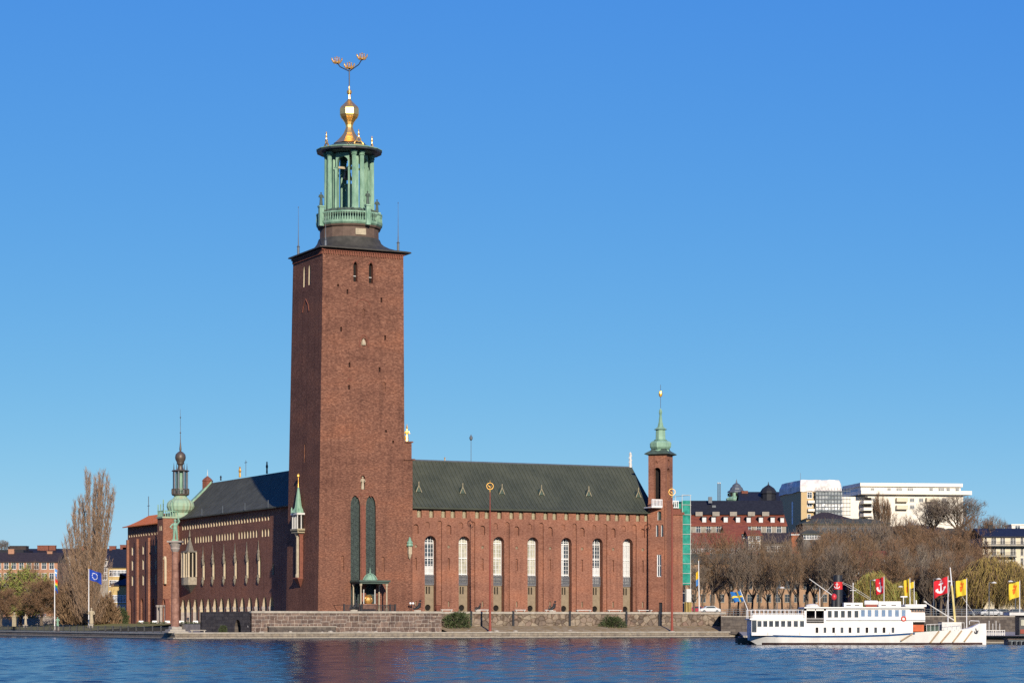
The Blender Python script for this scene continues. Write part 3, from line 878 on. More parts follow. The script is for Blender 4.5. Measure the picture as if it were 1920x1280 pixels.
for (L, s0, s1, zt, i) in big:
    D = 1.55
    w = s1 - s0
    zsill = rf.inv(WINX[i], 1091.5 + i * .6)[1]; zgr = rf.inv(WINX[i], 1077 + i * .8)[1]
    def half(z):     # half width of the opening at a height
        zs = zt - w / 2
        return w / 2 if z <= zs else math.sqrt(max(0.0, (w / 2) ** 2 - (z - zs) ** 2))
    mid = (s0 + s1) / 2
    wn_ = MB(); lining(wn_, rf, L, D)
    wo = wn_.build("tall_window", M['brick'], hall)
    p = MB(); p.poly([rf.map(s, z, D) for s, z in L]); p.build("pane", (M['curtain_pale'] if i in (6,) else M['glass'] if i in (0, 4, 5) else M['curtain']), wo)
    fr = MB()
    def bar(a0, a1, b0, b1, d0, d1): fr.box(a0, a1, VF + d0, VF + d1, b0, b1)
    zb = [zsill]
    nrow = 7
    z_tr = [zsill + (zt - w * .55 - zsill) * t for t in (0.0, .22, .62, 1.0)]
    for z in z_tr: bar(mid - half(z) + .02, mid + half(z) - .02, z - .09, z + .09, D - .22, D - .02)
    for f_ in (-.97, -.5, 0, .5, .97):
        wd = .05 if abs(f_) in (.5,) else .12
        s = mid + f_ * w / 2
        ztop = zt - w / 2 + math.sqrt(max(0, (w / 2) ** 2 * (1 - f_ * f_))) - .05
        if abs(f_) > .9: ztop = zt - w / 2
        bar(s - wd / 2, s + wd / 2, zsill, ztop, D - .2, D - .03)
    n = 11
    for k in range(n):
        z = zsill + (zt - .5 - zsill) * (k + .5) / n
        hw = half(z) - .05
        if hw > .2: bar(mid - hw, mid + hw, z - .028, z + .028, D - .10, D - .04)
    pts = [rf.map(mid + w / 2 * .94 * math.cos(math.pi * k / 12), zt - w / 2 + w / 2 * .94 * math.sin(math.pi * k / 12), D - .12) for k in range(13)]
    fr.tube(pts, .09, 4)
    fr.build("frame", M['white'], wo)
    if i in (0, 5):     # half drawn pale blinds
        bl = MB(); bl.box(s0 + .05, s1 - .05, VF + D - .03, VF + D - .012, zsill, zsill + (zt - zsill) * .36); bl.build("blind", M['curtain_pale'], wo)
    if i == 4:
        bl = MB(); bl.box(s0 + .05, mid + .1, VF + D - .03, VF + D - .012, zsill, zt - w * .6); bl.build("blind", M['curtain_pale'], wo)
    gr = MB()
    for k in range(13):
        s = s0 + .1 + (w - .2) * k / 12
        gr.box(s - .045, s + .045, VF + D - .62, VF + D - .54, zsill - .1, zgr)
    for z in (zsill - .1, (zsill + zgr) / 2, zgr): gr.box(s0 + .04, s1 - .04, VF + D - .64, VF + D - .52, z - .05, z + .05)
    gr.box(s0 + .02, s1 - .02, VF + D - .5, VF + D - .3, zsill - .45, zsill - .12)
    gr.build("balcony_grille", M['grille'], wo)
    # stone apron under the window with two slits and a round vent
    zo = rf.inv(WINX[i] + 1, 1138.5 + i * .55)[1]
    z_s0, z_s1 = rf.inv(WINX[i], 1112.5 + i * .4)[1], rf.inv(WINX[i], 1098.5 + i * .5)[1]
    ap_f = Face('v', VF + D - .3)
    sl = [loop_arch(mid + q - .15, mid + q + .15, z_s0, z_s1) for q in (-.28, .28)]
    oc = loop_circle(mid - .05, zo, .62)
    apr = MB(); wall(apr, ap_f, loop_rect(s0 + .02, s1 - .02, Z0 + .04, zsill - .46), [(sl[0], None, 0), (sl[1], None, 0), (oc, None, 0)])
    ao = apr.build("window_apron", M['panelstone'], wo)
    vv = MB()
    for l_ in sl + [oc]:
        lining(vv, ap_f, l_, .28); vv.poly([ap_f.map(s, z, .28) for s, z in l_], 1)
    c = ap_f.map(mid - .05, zo, -.02)
    vv.ring(c, .68, .09, 'y', 16, 6, 0)
    vv.build("vent", [M['panelstone'], M['void']], wo)
# cornice under the long roof
mb = MB()
mb.box(TW + 1.6, UE - 5.5, VF - .35, VF - .003, ZE - .16, ZE + .02)
mb.build("cornice", M['brick_trim'], hall)
def roof_profile(t):                 # 0 eave .. 1 ridge, slightly hollow
    return t, t ** 1.12
ue = rf.inv(1224.5, 951)[0]; ur = Face('v', VF + 10).inv(1186, 877)[0]
NP = 10
mb = MB(); seams = MB()
vr = VF + 10.2
for side in (0, 1):
    prev = None
    for k in range(NP + 1):
        t, h = roof_profile(k / NP)
        v = (VF - .75) + (vr - VF + .75) * t if side == 0 else (22.9) + (vr - 22.9) * t
        z = ZE - .15 + (ZR - ZE + .15) * h
        uend = ue + .8 + (ur - ue - .8) * (t ** .85)
        row = [(TW - 1, v, z), (uend, v, z)]
        if prev: mb.poly([prev[0], prev[1], row[1], row[0]])
        prev = row
    # hip
    rowsL = []
for k in range(NP):
    q = []
    for kk in (k, k + 1):
        t, h = roof_profile(kk / NP)
        uend = ue + .8 + (ur - ue - .8) * (t ** .85)
        z = ZE - .15 + (ZR - ZE + .15) * h
        q.append((uend, (VF - .75) + (vr - VF + .75) * t, z)); q.append((uend, 22.9 + (vr - 22.9) * t, z))
    mb.poly([q[0], q[1], q[3], q[2]])
mb.box(TW + 1.6, ue + .7, VF - .78, VF - .5, ZE - .42, ZE - .12)
tag(mb.build("long_roof", M['roof'], hall), "long dark green copper roof with standing seams and little dormers")
sm = MB()
u = TW + 2
while u < ue:
    pts = []
    for k in range(NP + 1):
        t, h = roof_profile(k / NP)
        uend = ue + .8 + (ur - ue - .8) * (t ** .85)
        if u < uend: pts.append((u, (VF - .75) + (vr - VF + .75) * t, ZE - .13 + (ZR - ZE + .15) * h))
    for a_, b_ in zip(pts, pts[1:]):
        A_, B_ = Vector(a_), Vector(b_)
        n_ = (B_ - A_).cross(Vector((1, 0, 0))).normalized() * .09
        if n_.z < 0: n_ = -n_
        w_ = Vector((.07, 0, 0))
        sm.add([A_ - w_, A_ + w_, B_ + w_, B_ - w_, A_ - w_ + n_, A_ + w_ + n_, B_ + w_ + n_, B_ - w_ + n_], [(4, 5, 6, 7), (0, 4, 7, 3), (1, 2, 6, 5)])
    u += .85
sm.build("roof_seam", M['roof_seam'], hall)
mb = MB(); mb.tube([(TW + 1, vr, ZR + .05), (ur, vr, ZR + .05)], .18, 6); mb.build("ridge_cap", M['lead'], hall)
def roof_pt(u, t):
    tt, h = roof_profile(t)
    return Vector((u, (VF - .75) + (vr - VF + .75) * tt, ZE - .13 + (ZR - ZE + .15) * h))
rp_face = Face('v', roof_pt(0, .42).y)
for x, y in ((783.5, 921), (865.8, 923.5), (939.5, 925), (1013.5, 927), (1102, 928.5), (1195, 931)):
    # solve position on the curved roof
    best = None
    for k in range(60):
        t = .1 + .5 * k / 60
        f_ = Face('v', roof_pt(0, t).y); s, z = f_.inv(x, y)
        d = abs(z - roof_pt(0, t).z)
        if best is None or d < best[0]: best = (d, s, t)
    q = roof_pt(best[1], best[2])
    mb = MB()
    y_, z_ = q.y - .1, q.z - .1
    mb.prism([(q.x - .5, y_ - .25, z_), (q.x + .5, y_ - .25, z_), (q.x + .5, y_ - .25, z_ + .35), (q.x, y_ - .25, z_ + 1.2), (q.x - .5, y_ - .25, z_ + .35)], (0, 1.6, 0))
    do = mb.build("roof_dormer", M['copper_dark'], hall)
    fi = MB()
    for sgn in (-1, 1): fi.tube([(q.x + sgn * .6, y_ - .35, z_ - .05), (q.x, y_ - .35, z_ + 1.25)], .085, 4)
    fi.tube([(q.x, y_ - .35, z_ + 1.1), (q.x, y_ - .35, z_ + 2.0)], .09, 4); fi.build("gable_finial", M['carved'], do)
f = MB(); q = to_hall(P(883.2, 866, WX(0, 1) * 0 + 475)); q = Vector((Face('v', vr).inv(883.2, 866)[0], vr, ZR)); f.lathe([(.06, 0), (.05, 4.3), (.32, 4.6), (.36, 5.0), (.1, 5.4), (.02, 5.6)], q, 8); f.build("ridge_finial", M['lead'], hall)
f = MB(); q = Vector((ur - .4, vr, ZR)); f.lathe([(.35, 0), (.3, .6), (.22, 2.6), (.3, 2.8), (.1, 3.2)], q, 8)
for k in range(5): f.ball((q.x + .15 * (-1) ** k, q.y, q.z + .6 + .45 * k), .26, 6)
f.build("ridge_finial", M['offwhite'], hall)
f = MB(); q = Vector((Face('v', vr).inv(834, 864)[0], vr, ZR)); f.lathe([(.12, 0), (.1, .5), (.16, .7), (.02, .9)], q, 6); f.build("ridge_finial", M['gold_matt'], hall)
# ---- corner turret at the right end of the facade
uT = Face('v', .3).inv(1238.5, 1000)[0]
TT = to_world((uT, .3, 0)); yT = TT.y
def zt_(y): return WZ(y, yT)
rT = 2.62
rotT = math.atan2(-math.cos(R(22)), math.sin(R(22))) - HALL_A     # one arris turned 22 degrees right of the viewer
def tur(r, z, k, n=4): a = rotT + 2 * math.pi * k / n; return Vector((uT + r * math.cos(a), .3 + r * math.sin(a), z))
class TFace:
    def __init__(s, k):
        a, b = tur(rT, 0, k), tur(rT, 0, k + 1)
        s.a, s.t = a, (b - a).normalized(); s.w = (b - a).length
        s.n = s.t.cross(Vector((0, 0, 1))).normalized()
        if s.n.dot(a - Vector((uT, .3, 0))) < 0: s.n = -s.n
    def map(s, q, z, d=0.0):
        p = s.a + s.t * q - s.n * d
        return (p.x, p.y, z)
    def s_of(s, x):     # position across the face whose photo column is x
        A_, B_ = to_world(s.map(0, 10)), to_world(s.map(s.w, 10))
        xa, xb = PCX + A_.x / A_.y * FPX, PCX + B_.x / B_.y * FPX
        return (x - xa) / (xb - xa) * s.w
mb = MB()
ztop = zt_(852.5)
def turret_face(k, specs):
    tfc = TFace(k); hs = []
    for (x0, x1, y0, y1, kind, d, nm, mi, mp) in specs:
        a, b = sorted((tfc.s_of(x0), tfc.s_of(x1)))
        z0, z1 = zt_(y1), zt_(y0)
        L = loop_circle((a + b) / 2, (z0 + z1) / 2, (b - a) / 2) if kind == 'o' else loop_rect(a, b, z0, z1) if kind == 'r' else loop_arch(a, b, z0, z1)
        if nm is None: hs.append((L, d, 0))
        else:
            hs.append((L, None, 0))
            bars = [((a + b) / 2, z0, (a + b) / 2, z1), (a, (z0 + z1) / 2, b, (z0 + z1) / 2), (a + .06, z0, a + .06, z1), (b - .06, z0, b - .06, z1), (a, z0 + .06, b, z0 + .06), (a, z1 - .06, b, z1 - .06)] if kind == 'r' and nm == 'turret_window' else None
            window(tfc, L, d, hall, nm, mi, mp, bars, bar_mat=M['white'], bar_w=.10)
    wall(mb, tfc, loop_rect(0, tfc.w, Z0, ztop), hs)
front = [(1226, 1238.6, 877, 936, 'a', 1.0, 'belfry_opening', M['brick'], M['void']), (1227.8, 1233, 865, 871.5, 'o', .2, None, 0, 0),
         (1233, 1240, 958.5, 975.5, 'a', .4, 'turret_window', M['white'], M['tracery']), (1230.2, 1234.6, 984, 1006, 'a', .4, 'turret_window', M['white'], M['glass']),
         (1239.6, 1244, 984, 1006, 'a', .4, 'turret_window', M['white'], M['glass']), (1232, 1240, 1039.5, 1081, 'r', .3, 'turret_window', M['white'], M['glass']),
         (1235, 1241.8, 1129, 1147, 'r', .35, 'turret_door', M['brick'], M['iron'])]
side = [(1250.5, 1256, 878, 938, 'a', 1.0, 'belfry_opening', M['brick'], M['void']), (1251, 1255.5, 865, 871.5, 'o', .2, None, 0, 0)]
ks = sorted(range(4), key=lambda k: to_world(TFace(k).map(TFace(k).w / 2, 0)).y)
kf = min(ks[:2], key=lambda k: to_world(TFace(k).map(TFace(k).w / 2, 0)).x); ksd = max(ks[:2], key=lambda k: to_world(TFace(k).map(TFace(k).w / 2, 0)).x)
turret_face(kf, front); turret_face(ksd, side)
for k in ks[2:]:
    t_ = TFace(k); mb.poly([t_.map(0, Z0), t_.map(t_.w, Z0), t_.map(t_.w, ztop), t_.map(0, ztop)])
for k in range(4):          # slim lesenes on the arrises
    p = tur(rT - .05, 0, k); mb.lathe([(.28, Z0), (.28, zt_(945)), (.16, zt_(944)), (.16, ztop)], (p.x, p.y, 0), 4, rot=rotT)
tag(mb.build("corner_turret", M['brick'], hall), "slim brick bell turret with green copper cap at the right end")
mb = MB()
mb.lathe([(2.6, ztop - .2), (3.65, zt_(852)), (3.6, zt_(850.5)), (2.9, zt_(847.5)), (2.3, zt_(845)), (2.05, zt_(842))], (uT, .3, 0), 4, rot=rotT)
mb.build("turret_eave", M['copper_dark'], hall)
mb = MB()
mb.lathe([(1.9, zt_(848)), (1.75, zt_(842.5)), (2.0, zt_(841.5)), (2.25, zt_(838)), (2.3, zt_(831)), (2.0, zt_(828)), (1.3, zt_(825.5)), (1.4, zt_(824.5)), (1.05, zt_(823.5)), (1.0, zt_(806)), (1.4, zt_(805)), (1.2, zt_(804)), (.65, zt_(800)), (.4, zt_(790)), (.25, zt_(778)), (.36, zt_(773)), (.3, zt_(769)), (.05, zt_(765))], (uT, .3, 0), 8, rot=rotT)
cap = mb.build("turret_cap", M['copper'], hall)
mb = MB(); mb.tube([(uT, .3, zt_(768)), (uT, .3, zt_(721))], .05, 5); mb.build("turret_rod", M['lead'], cap)
mb = MB(); mb.ball((uT, .3, zt_(738)), .42, 8, sz=1.7); mb.build("gilded_finial", M['gold_matt'], cap)
# white roof-terrace railing each side of the turret
for x0, x1 in ((1222.5, 1241), (1261.5, 1271.5)):
    vq = -2.2 if x0 < 1240 else VF - .2
    a, b = Face('v', vq).inv(x0, 944)[0], Face('v', vq).inv(x1, 944)[0]
    z0, z1 = zt_(949.5), zt_(938.5)
    mb = MB()
    n = int((b - a) / .32)
    for k in range(n + 1): s = a + (b - a) * k / n; mb.box(s - .07, s + .07, vq - .07, vq + .07, z0, z1)
    mb.box(a - .1, b + .1, vq - .1, vq + .1, z1, z1 + .15); mb.box(a - .1, b + .1, vq - .12, vq + .12, z0 - .15, z0)
    if x0 < 1240: mb.box(a - .1, b + .1, vq, VF, z0 - .35, z0 - .152)
    mb.build("terrace_railing", M['white'], hall)
# right end bay top
mb = MB(); mb.box(uT + 1.5, UE + .25, VF - .25, 22, ZE - .45, ZE + .1); mb.box(uT + 2.5, UE - .3, VF + .2, 20, ZE + .1, ZE + .8); mb.build("end_parapet", M['brick_trim'], hall)
# ---- the wing along the other shore, left of the tower
UL, ZL, ZRL, ZB = 5.5, 26.5, 35.2, 2.6
wl = Face('u', UL)
v_of = lambda x, face=wl: face.inv(x, 1100)[0]
holes = []
V1 = 106.0
def add_open(face, holes, L, d, name, mi, mp, sub="pane"):
    holes.append((L, None, 0)); return window(face, L, d, hall, name, mi, mp, sub=sub)
# pointed arcade on the ground floor: lit plaster reveals over granite piers
AX = [342.2, 352.8, 364.8, 377.2, 389.5, 401.9, 414.4, 427.2, 439.9, 453.2, 467.0, 480.3, 494.4, 507.5]
for i, x in enumerate(AX):
    a = v_of(x - 2.6); b = v_of(x + 6.4)
    v0, v1 = min(a, b), max(a, b)
    zt = wl.inv(x, 1122.5 - (x - 342) * .03)[1]
    L = loop_arch(v0, v1, ZB, zt, True, 10)
    holes.append((L, None, 0))
    zc = wl.inv(x, 1138.5)[1]
    mb = MB()
    lining(mb, wl, L, 0.95)
    mb.box(UL - .02, UL + 1.0, v0 - .001, v0 + .02, ZB, zc, 1); mb.box(UL - .03, UL + 1.05, v1 - .03, v1 + .02, ZB, zc, 1)
    mb.box(UL - .12, UL + 1.1, v1 - .10, v1 + .25, zc - .35, zc + .25, 2)
    mb.build("arcade_arch", [M['cream'], M['greystone'], M['greystone']], hall)
# two rows of little arches under the eave
va, vb = v_of(507), v_of(341)
n1 = 32
for row, (ya, yb, yc, yd, wd) in enumerate(((961.5, 981.0, 974.5, 993.0, .85), (989.5, 1007.4, 1004.6, 1019.6, .8))):
    for i in range(n1):
        if i % 4 == 3 and row == 1 and i % 8 == 3: continue
        v = va + (vb - va) * (i + .5) / n1
        p = to_world(wl.map(v, 20)); x = PCX + p.x / p.y * FPX
        t = (x - 505) / (345 - 505)
        zt = wl.inv(x, ya + (yb - ya) * t)[1]; zb = wl.inv(x, yc + (yd - yc) * t)[1]
        L = loop_arch(v - wd / 2 - .1, v + wd / 2 + .1, zb, zt, False, 6)
        add_open(wl, holes, L, .42, "eave_arch" if row == 0 else "upper_arch", M['cream'], M['brick_trim'], sub="arch_back")
# tall slender windows with stone shafts, gables and brackets
for x, yt, yb in ((383.4, 1031, 1095), (401.7, 1029, 1094), (422.6, 1027, 1093.5), (443.6, 1024.5, 1093), (465.7, 1022, 1092), (487.7, 1019, 1091), (513, 1040, 1086)):
    v = v_of(x)
    q = wl.inv(x, yb); z0 = q[1]; zt = wl.inv(x, yt)[1]
    z1 = z0 + (zt - z0) * .70
    L = loop_arch(v - .45, v + .75, z0 + 1.0, z1, True, 8)
    o = add_open(wl, holes, L, .32, "slender_window", M['cream'], M['void'])
    if x > 510: continue
    f = MB()
    f.box(UL - .20, UL - .003, v + .58, v + .82, z0 + 1.6, z1 - .9)
    
    f.build("stone_shaft", M['sandstone'], o)
    f = MB()
    f.lathe([(.22, -.6), (.26, .1), (.34, .5), (.22, .9), (.30, 1.2), (.13, 1.7), (.07, 2.6), (.03, 3.6)], (UL - .2, v + .45, z1 - .4), 8)
    f.build("stone_finial", M['dark_stone_trim'], o)
    f = MB(); f.lathe([(.04, -.3), (.22, .2), (.32, .6), (.22, .9), (.26, 1.55)], (UL - .2, v + .65, z0), 8); f.build("stone_bracket", M['dark_stone_trim'], o)
mb = MB()
wall(mb, wl, [(TD - .8, ZB), (V1, ZB), (V1, ZL + .1), (TD - .8, ZL + .1)], holes)
mb.poly([(UL, V1, ZB), (25, V1, ZB), (25, V1, ZL + 1), (UL, V1, ZL + 1)])
mb.poly([(25, 20, ZB), (25, V1, ZB), (25, V1, ZL), (25, 20, ZL)])
tag(mb.build("arcade_wall", M['brick'], hall), "brick side wall over a pointed arcade left of the tower")
mb = MB(); mb.box(UL + 3.6, UL + 3.9, TD, V1, ZB, ZL - 8); mb.box(UL + .06, UL + 3.6, TD, V1, ZB + 8.6, ZB + 8.9); mb.build("arcade_back", M['brick_trim'], hall)
# moulding bands
mb = MB()
for x0 in (TD,):
    zz = wl.inv(505, 1006.8)[1]
    mb.box(UL - .12, UL - .003, TD, V1, ZL - .45, ZL + .05)
mb.build("cornice", M['brick_trim'], hall)
# the big stone oriel
vo0, vo1 = sorted((v_of(346.5), v_of(368.5)))
zo0, zo1 = wl.inv(357, 1096)[1], wl.inv(357, 1049)[1]
mb = MB()
ou = UL - 1.5
w = vo1 - vo0; vm = (vo0 + vo1) / 2
loop = lambda g: [(UL, vo0 - g, 0), (ou + .3 - g, vo0 + w * .22 - g * .5, 0), (ou - g, vm, 0), (ou + .3 - g, vo1 - w * .22 + g * .5, 0), (UL, vo1 + g, 0)]
mb.prism([(a, b, zo0) for a, b, c in loop(.15)], (0, 0, 1.7))
mb.prism([(a, b, zo0 + 1.7) for a, b, c in loop(-.25)], (0, 0, zo1 - zo0 + 0.2), 1)
oo = mb.build("stone_oriel", [M['sandstone'], M['void']], hall)
mb = MB()
for (a, b, c) in loop(0.02):
    mb.lathe([(.30, zo0 + 1.7), (.24, zo0 + 2.2), (.24, zo1 + 1.2), (.32, zo1 + 1.6)], (a, b, 0), 8)
L_ = loop(.02)
for p_, q_ in zip(L_, L_[1:]): mb.lathe([(.17, zo0 + 1.7), (.14, zo1 + 1.4)], ((p_[0] + q_[0]) / 2, (p_[1] + q_[1]) / 2, 0), 6)
mb.build("oriel_shafts", M['cream'], oo)["kind"] = "stuff"
mb = MB()
mb.prism([(a, b, zo1 + 1.6) for a, b, c in loop(.2)], (0, 0, .35))
top = [(UL + (a - UL) * .7, vm + (b - vm) * .55, zo1 + 1.95) for a, b, c in loop(.1)]
ap_ = (UL - .1, vm + .3, zo1 + 5.2)
for p_, q_ in zip(top, top[1:]): mb.poly([p_, q_, ap_])
mb.tube([ap_, (ap_[0], ap_[1], ap_[2] + 1.5)], [.25, .05], 6)
mb.build("oriel_roof", M['dark_stone_trim'], oo)
mb = MB()
bot = [(a, b, zo0) for a, b, c in loop(.1)]
ap_ = (UL, vm, zo0 - 1.8)
for p_, q_ in zip(bot, bot[1:]): mb.poly([p_, q_, ap_])
mb.build("oriel_corbel", M['dark_stone_trim'], oo)
# roof
mb = MB()
ur_ = UL + 10.0
rp = lambda k: (k / 12, (k / 12) ** 1.35)
for side in (0, 1):
    prev = None
    for k in range(13):
        t, h = rp(k)
        u = UL - .6 + (10.6) * t if side == 0 else 26.3 - 10.8 * t
        z = ZL - .1 + (ZRL - ZL + .1) * h
        row = [(u, TD - .6, z), (u, V1 + .4, z)]
        if prev: mb.poly([prev[0], prev[1], row[1], row[0]])
        prev = row
mb.box(UL - .85, UL - .6, TD - .5, V1 + .3, ZL - .32, ZL - .05)
tag(mb.build("side_roof", M['slate'], hall), "dark slate roof of the side wing, hollow in profile")
mb = MB()
prev = None
for k in range(13):       # gable end and green copper verge
    t, h = rp(k)
    u = UL - .8 + 10.8 * t; z = ZL - .1 + (ZRL - ZL + .1) * h
    if prev: mb.prism([(prev[0], V1 + .4, prev[1] - .1), (u, V1 + .4, z - .1), (u, V1 + .4, z + .5), (prev[0], V1 + .4, prev[1] + .5)], (0, 1.6, 0))
    prev = (u, z)
mb.build("gable_verge", M['copper'], hall)
gp = [(UL, V1, ZL)] + [(UL - .8 + 10.8 * rp(k)[0], V1 + .3, ZL - .1 + (ZRL - ZL + .1) * rp(k)[1]) for k in range(13)] + [(26.3 - 10.8 * rp(k)[0], V1 + .3, ZL - .1 + (ZRL - ZL + .1) * rp(k)[1]) for k in range(11, -1, -1)]
mb = MB(); mb.poly(gp); mb.build("gable_wall", M['brick'], hall)
q = Vector((Face('u', ur_).base, V1 + 1.5, 0)); Yq = to_world(q).y
mb = MB(); mb.lathe([(1.25, WZ(922, Yq)), (1.25, WZ(902, Yq)), (1.4, WZ(901.5, Yq)), (.9, WZ(897, Yq)), (.1, WZ(892, Yq))], (q.x - .6, q.y, 0), 6); mb.build("gable_turret", M['brick_trim'], hall)
mb = MB(); mb.tube([(q.x - .6, q.y, WZ(893, Yq)), (q.x - .6, q.y, WZ(880, Yq))], [.12, .03], 5); mb.build("gable_finial", M['offwhite'], hall)
rr = Face('u', ur_)
for x, y0, y1, mt, r in ((449.8, 891, 874, 'gold_matt', .28), (500.5, 884, 864.5, 'iron', .22), (461, 889, 862, 'lead', .06), (414, 897, 891, 'iron', .2)):
    v, z = rr.inv(x, y0)
    z1 = rr.inv(x, y1)[1]
    f = MB()
    if r > .1: f.lathe([(r, -.4), (r * .8, (z1 - z) * .3), (r * 1.3, (z1 - z) * .5), (r * .6, (z1 - z) * .8), (r * .9, (z1 - z) * .88), (.03, z1 - z)], (ur_, v, z), 6)
    else: f.tube([(ur_, v, z - .4), (ur_, v, z1)], r, 4); f.box(ur_ - .05, ur_ + .05, v - .9, v + .9, z1 - .6, z1 - .5)
    f.build("ridge_finial", M[mt], hall)
for x in (383.5, 422.5, 464.5, 508):      # brackets on the eave
    v, z = wl.inv(x, 950 + (505 - x) * .085); f = MB(); f.tube([(UL - .6, v, ZL), (UL - .6, v, ZL + 1.5)], .1, 5); f.build("eave_bracket", M['lead'], hall)

# ---- square corner turret with the green bulb
u0, u1, v0, v1 = 1.7, 9.6, 99.9, 103.9
xt = to_world(((u0 + u1) / 2 + .9, 101.9, 0)); Yd = xt.y
def zd(y): return WZ(y, Yd)
ftr, fsd = Face('v', v0), Face('u', u0)
ztd = zd(972)
hf, hsd = [], []
a, b, z0, z1 = px_rect(fsd, 305.2, 308.4, 1042, 1094); L = loop_arch(a, b, z0, z1, True); hsd.append((L, None, 0)); window(fsd, L, .5, hall, "slender_window", M['cream'], M['void'])
a, b, z0, z1 = px_rect(fsd, 303.3, 310.2, 1122, 1168); L = loop_arch(a, b, ZB, z1); hsd.append((L, None, 0)); window(fsd, L, 1.0, hall, "arcade_arch", M['brick_trim'], M['void'])
for q in (v0 + .9, v0 + 2.0):
    for k_ in (0,):
        L = loop_arch(q - .3, q + .3, zd(995), zd(985)); hsd.append((L, None, 0)); window(fsd, L, .4, hall, "eave_arch", M['cream'], M['brick_trim'], sub="arch_back")
mb = MB()
wall(mb, fsd, loop_rect(v0, v1, ZB, ztd), hsd)
wall(mb, ftr, loop_rect(u0, u1, ZB, ztd), hf)
mb.poly([(u0, v1, ZB), (u1, v1, ZB), (u1, v1, ztd), (u0, v1, ztd)]); mb.poly([(u1, v0, ZL), (u1, v1, ZL), (u1, v1, ztd), (u1, v0, ztd)]); mb.poly([(u0, v0, ztd), (u1, v0, ztd), (u1, v1, ztd), (u0, v1, ztd)])
tag(mb.build("domed_turret", M['brick'], hall), "square brick turret carrying the green bulb dome")
mb = MB()
for q in (v0 + .45, v0 + 2.6): mb.lathe([(.42, ZB), (.34, ZB + .4), (.34, ZB + 3.6), (.55, ZB + 4.0), (.55, ZB + 4.3)], (u0 - .3, q, 0), 8)
mb.lathe([(.42, ZB), (.38, ZB + .4), (.38, ZB + 3.6), (.6, ZB + 4.0), (.6, ZB + 4.3)], (u0 + .6, v0 - .35, 0), 8)
mb.build("arcade_pier", M['greystone'], hall)
dc = (6.5, 101.9, 0)
xd = PCX + to_world(dc).x / to_world(dc).y * FPX
mb = MB()
px = Yd / FPX
mb.box(u0 - .2, u1 + .2, v0 - .2, v1 + .2, ztd, ztd + .35)
mb.lathe([(21 * px, zd(972)), (22 * px, zd(968)), (19 * px, zd(961.5))], dc, 16)
prof = [(17 * px, zd(963)), (20 * px, zd(960)), (24 * px, zd(956)), (26.2 * px, zd(949)), (25 * px, zd(943)), (21 * px, zd(938.5)), (15 * px, zd(935)), (12 * px, zd(931)), (11.5 * px, zd(928))]
nn = 40; vs = []; fs = []
for r, z in prof:
    for k in range(nn): a = 2 * math.pi * k / nn; rr_ = r * (1.0 if k % 2 else .955); vs.append((dc[0] + rr_ * math.cos(a), dc[1] + rr_ * math.sin(a), z))
fs = [(k * nn + i, k * nn + (i + 1) % nn, (k + 1) * nn + (i + 1) % nn, (k + 1) * nn + i) for k in range(len(prof) - 1) for i in range(nn)]
mb.add(vs, fs)
dome = mb.build("bulb_dome", M['copper_rust'], hall)
mb = MB()
mb.lathe([(11 * px, zd(930)), (16 * px, zd(928)), (16.5 * px, zd(926)), (12 * px, zd(925))], dc, 12)
mb.lathe([(16.2 * px, zd(917)), (16.6 * px, zd(917)), (16.6 * px, zd(916)), (16.2 * px, zd(916))], dc, 12, cap=False)
for k in range(36): a = 2 * math.pi * k / 36; mb.tube([(dc[0] + 16.3 * px * math.cos(a), dc[1] + 16.3 * px * math.sin(a), zd(926)), (dc[0] + 16.3 * px * math.cos(a), dc[1] + 16.3 * px * math.sin(a), zd(917))], .06, 4)
mb.build("gallery", M['bronze'], dome)
mb = MB(); mb.lathe([(7.5 * px, zd(926)), (7.5 * px, zd(884)), (8 * px, zd(883))], dc, 8); mb.build("lantern_core", M['copper'], dome)
mb = MB()
for k in range(8): a = 2 * math.pi * k / 8 + .2; mb.tube([(dc[0] + 12.6 * px * math.cos(a), dc[1] + 12.6 * px * math.sin(a), zd(926)), (dc[0] + 12.6 * px * math.cos(a), dc[1] + 12.6 * px * math.sin(a), zd(883))], .24, 6)
mb.build("lantern_columns", M['lead'], dome)["kind"] = "stuff"
mb = MB()
mb.lathe([(13 * px, zd(884)), (17 * px, zd(883)), (16 * px, zd(881.5)), (6 * px, zd(880)), (4.6 * px, zd(874)), (5 * px, zd(871)), (7 * px, zd(869)), (7 * px, zd(866)), (9.6 * px, zd(861)), (10.2 * px, zd(857)), (9.2 * px, zd(851.5)), (5 * px, zd(847.5)), (1.6 * px, zd(845.5)), (2.2 * px, zd(842)), (1.6 * px, zd(836)), (.8 * px, zd(828)), (.5 * px, zd(812)), (1.6 * px, zd(811.5)), (.4 * px, zd(809)), (.3 * px, zd(784)), (1.4 * px, zd(782.5)), (.3 * px, zd(781)), (.15 * px, zd(766))], dc, 12)
for k in range(4): a = 2 * math.pi * k / 4 + .2; mb.tube([(dc[0] + 14 * px * math.cos(a), dc[1] + 14 * px * math.sin(a), zd(883)), (dc[0] + 14 * px * math.cos(a), dc[1] + 14 * px * math.sin(a), zd(868))], [.15, .03], 5)
mb.build("ball_spire", M['bronze'], dome, smooth=40)
mb = MB()
for k in range(9): mb.tube([(u0 + .1 + k * .0, v0 + .05 + .48 * k, ztd + .3), (u0 + .1, v0 + .05 + .48 * k, ztd + 1.7 + (1.5 if k % 4 == 0 else 0))], .13, 5)
for k in range(8): mb.tube([(u0 + .1 + .55 * k, v0 + .05, ztd + .3), (u0 + .1 + .55 * k, v0 + .05, ztd + 1.7 + (2.5 if k % 4 == 0 else 0))], .13, 5)
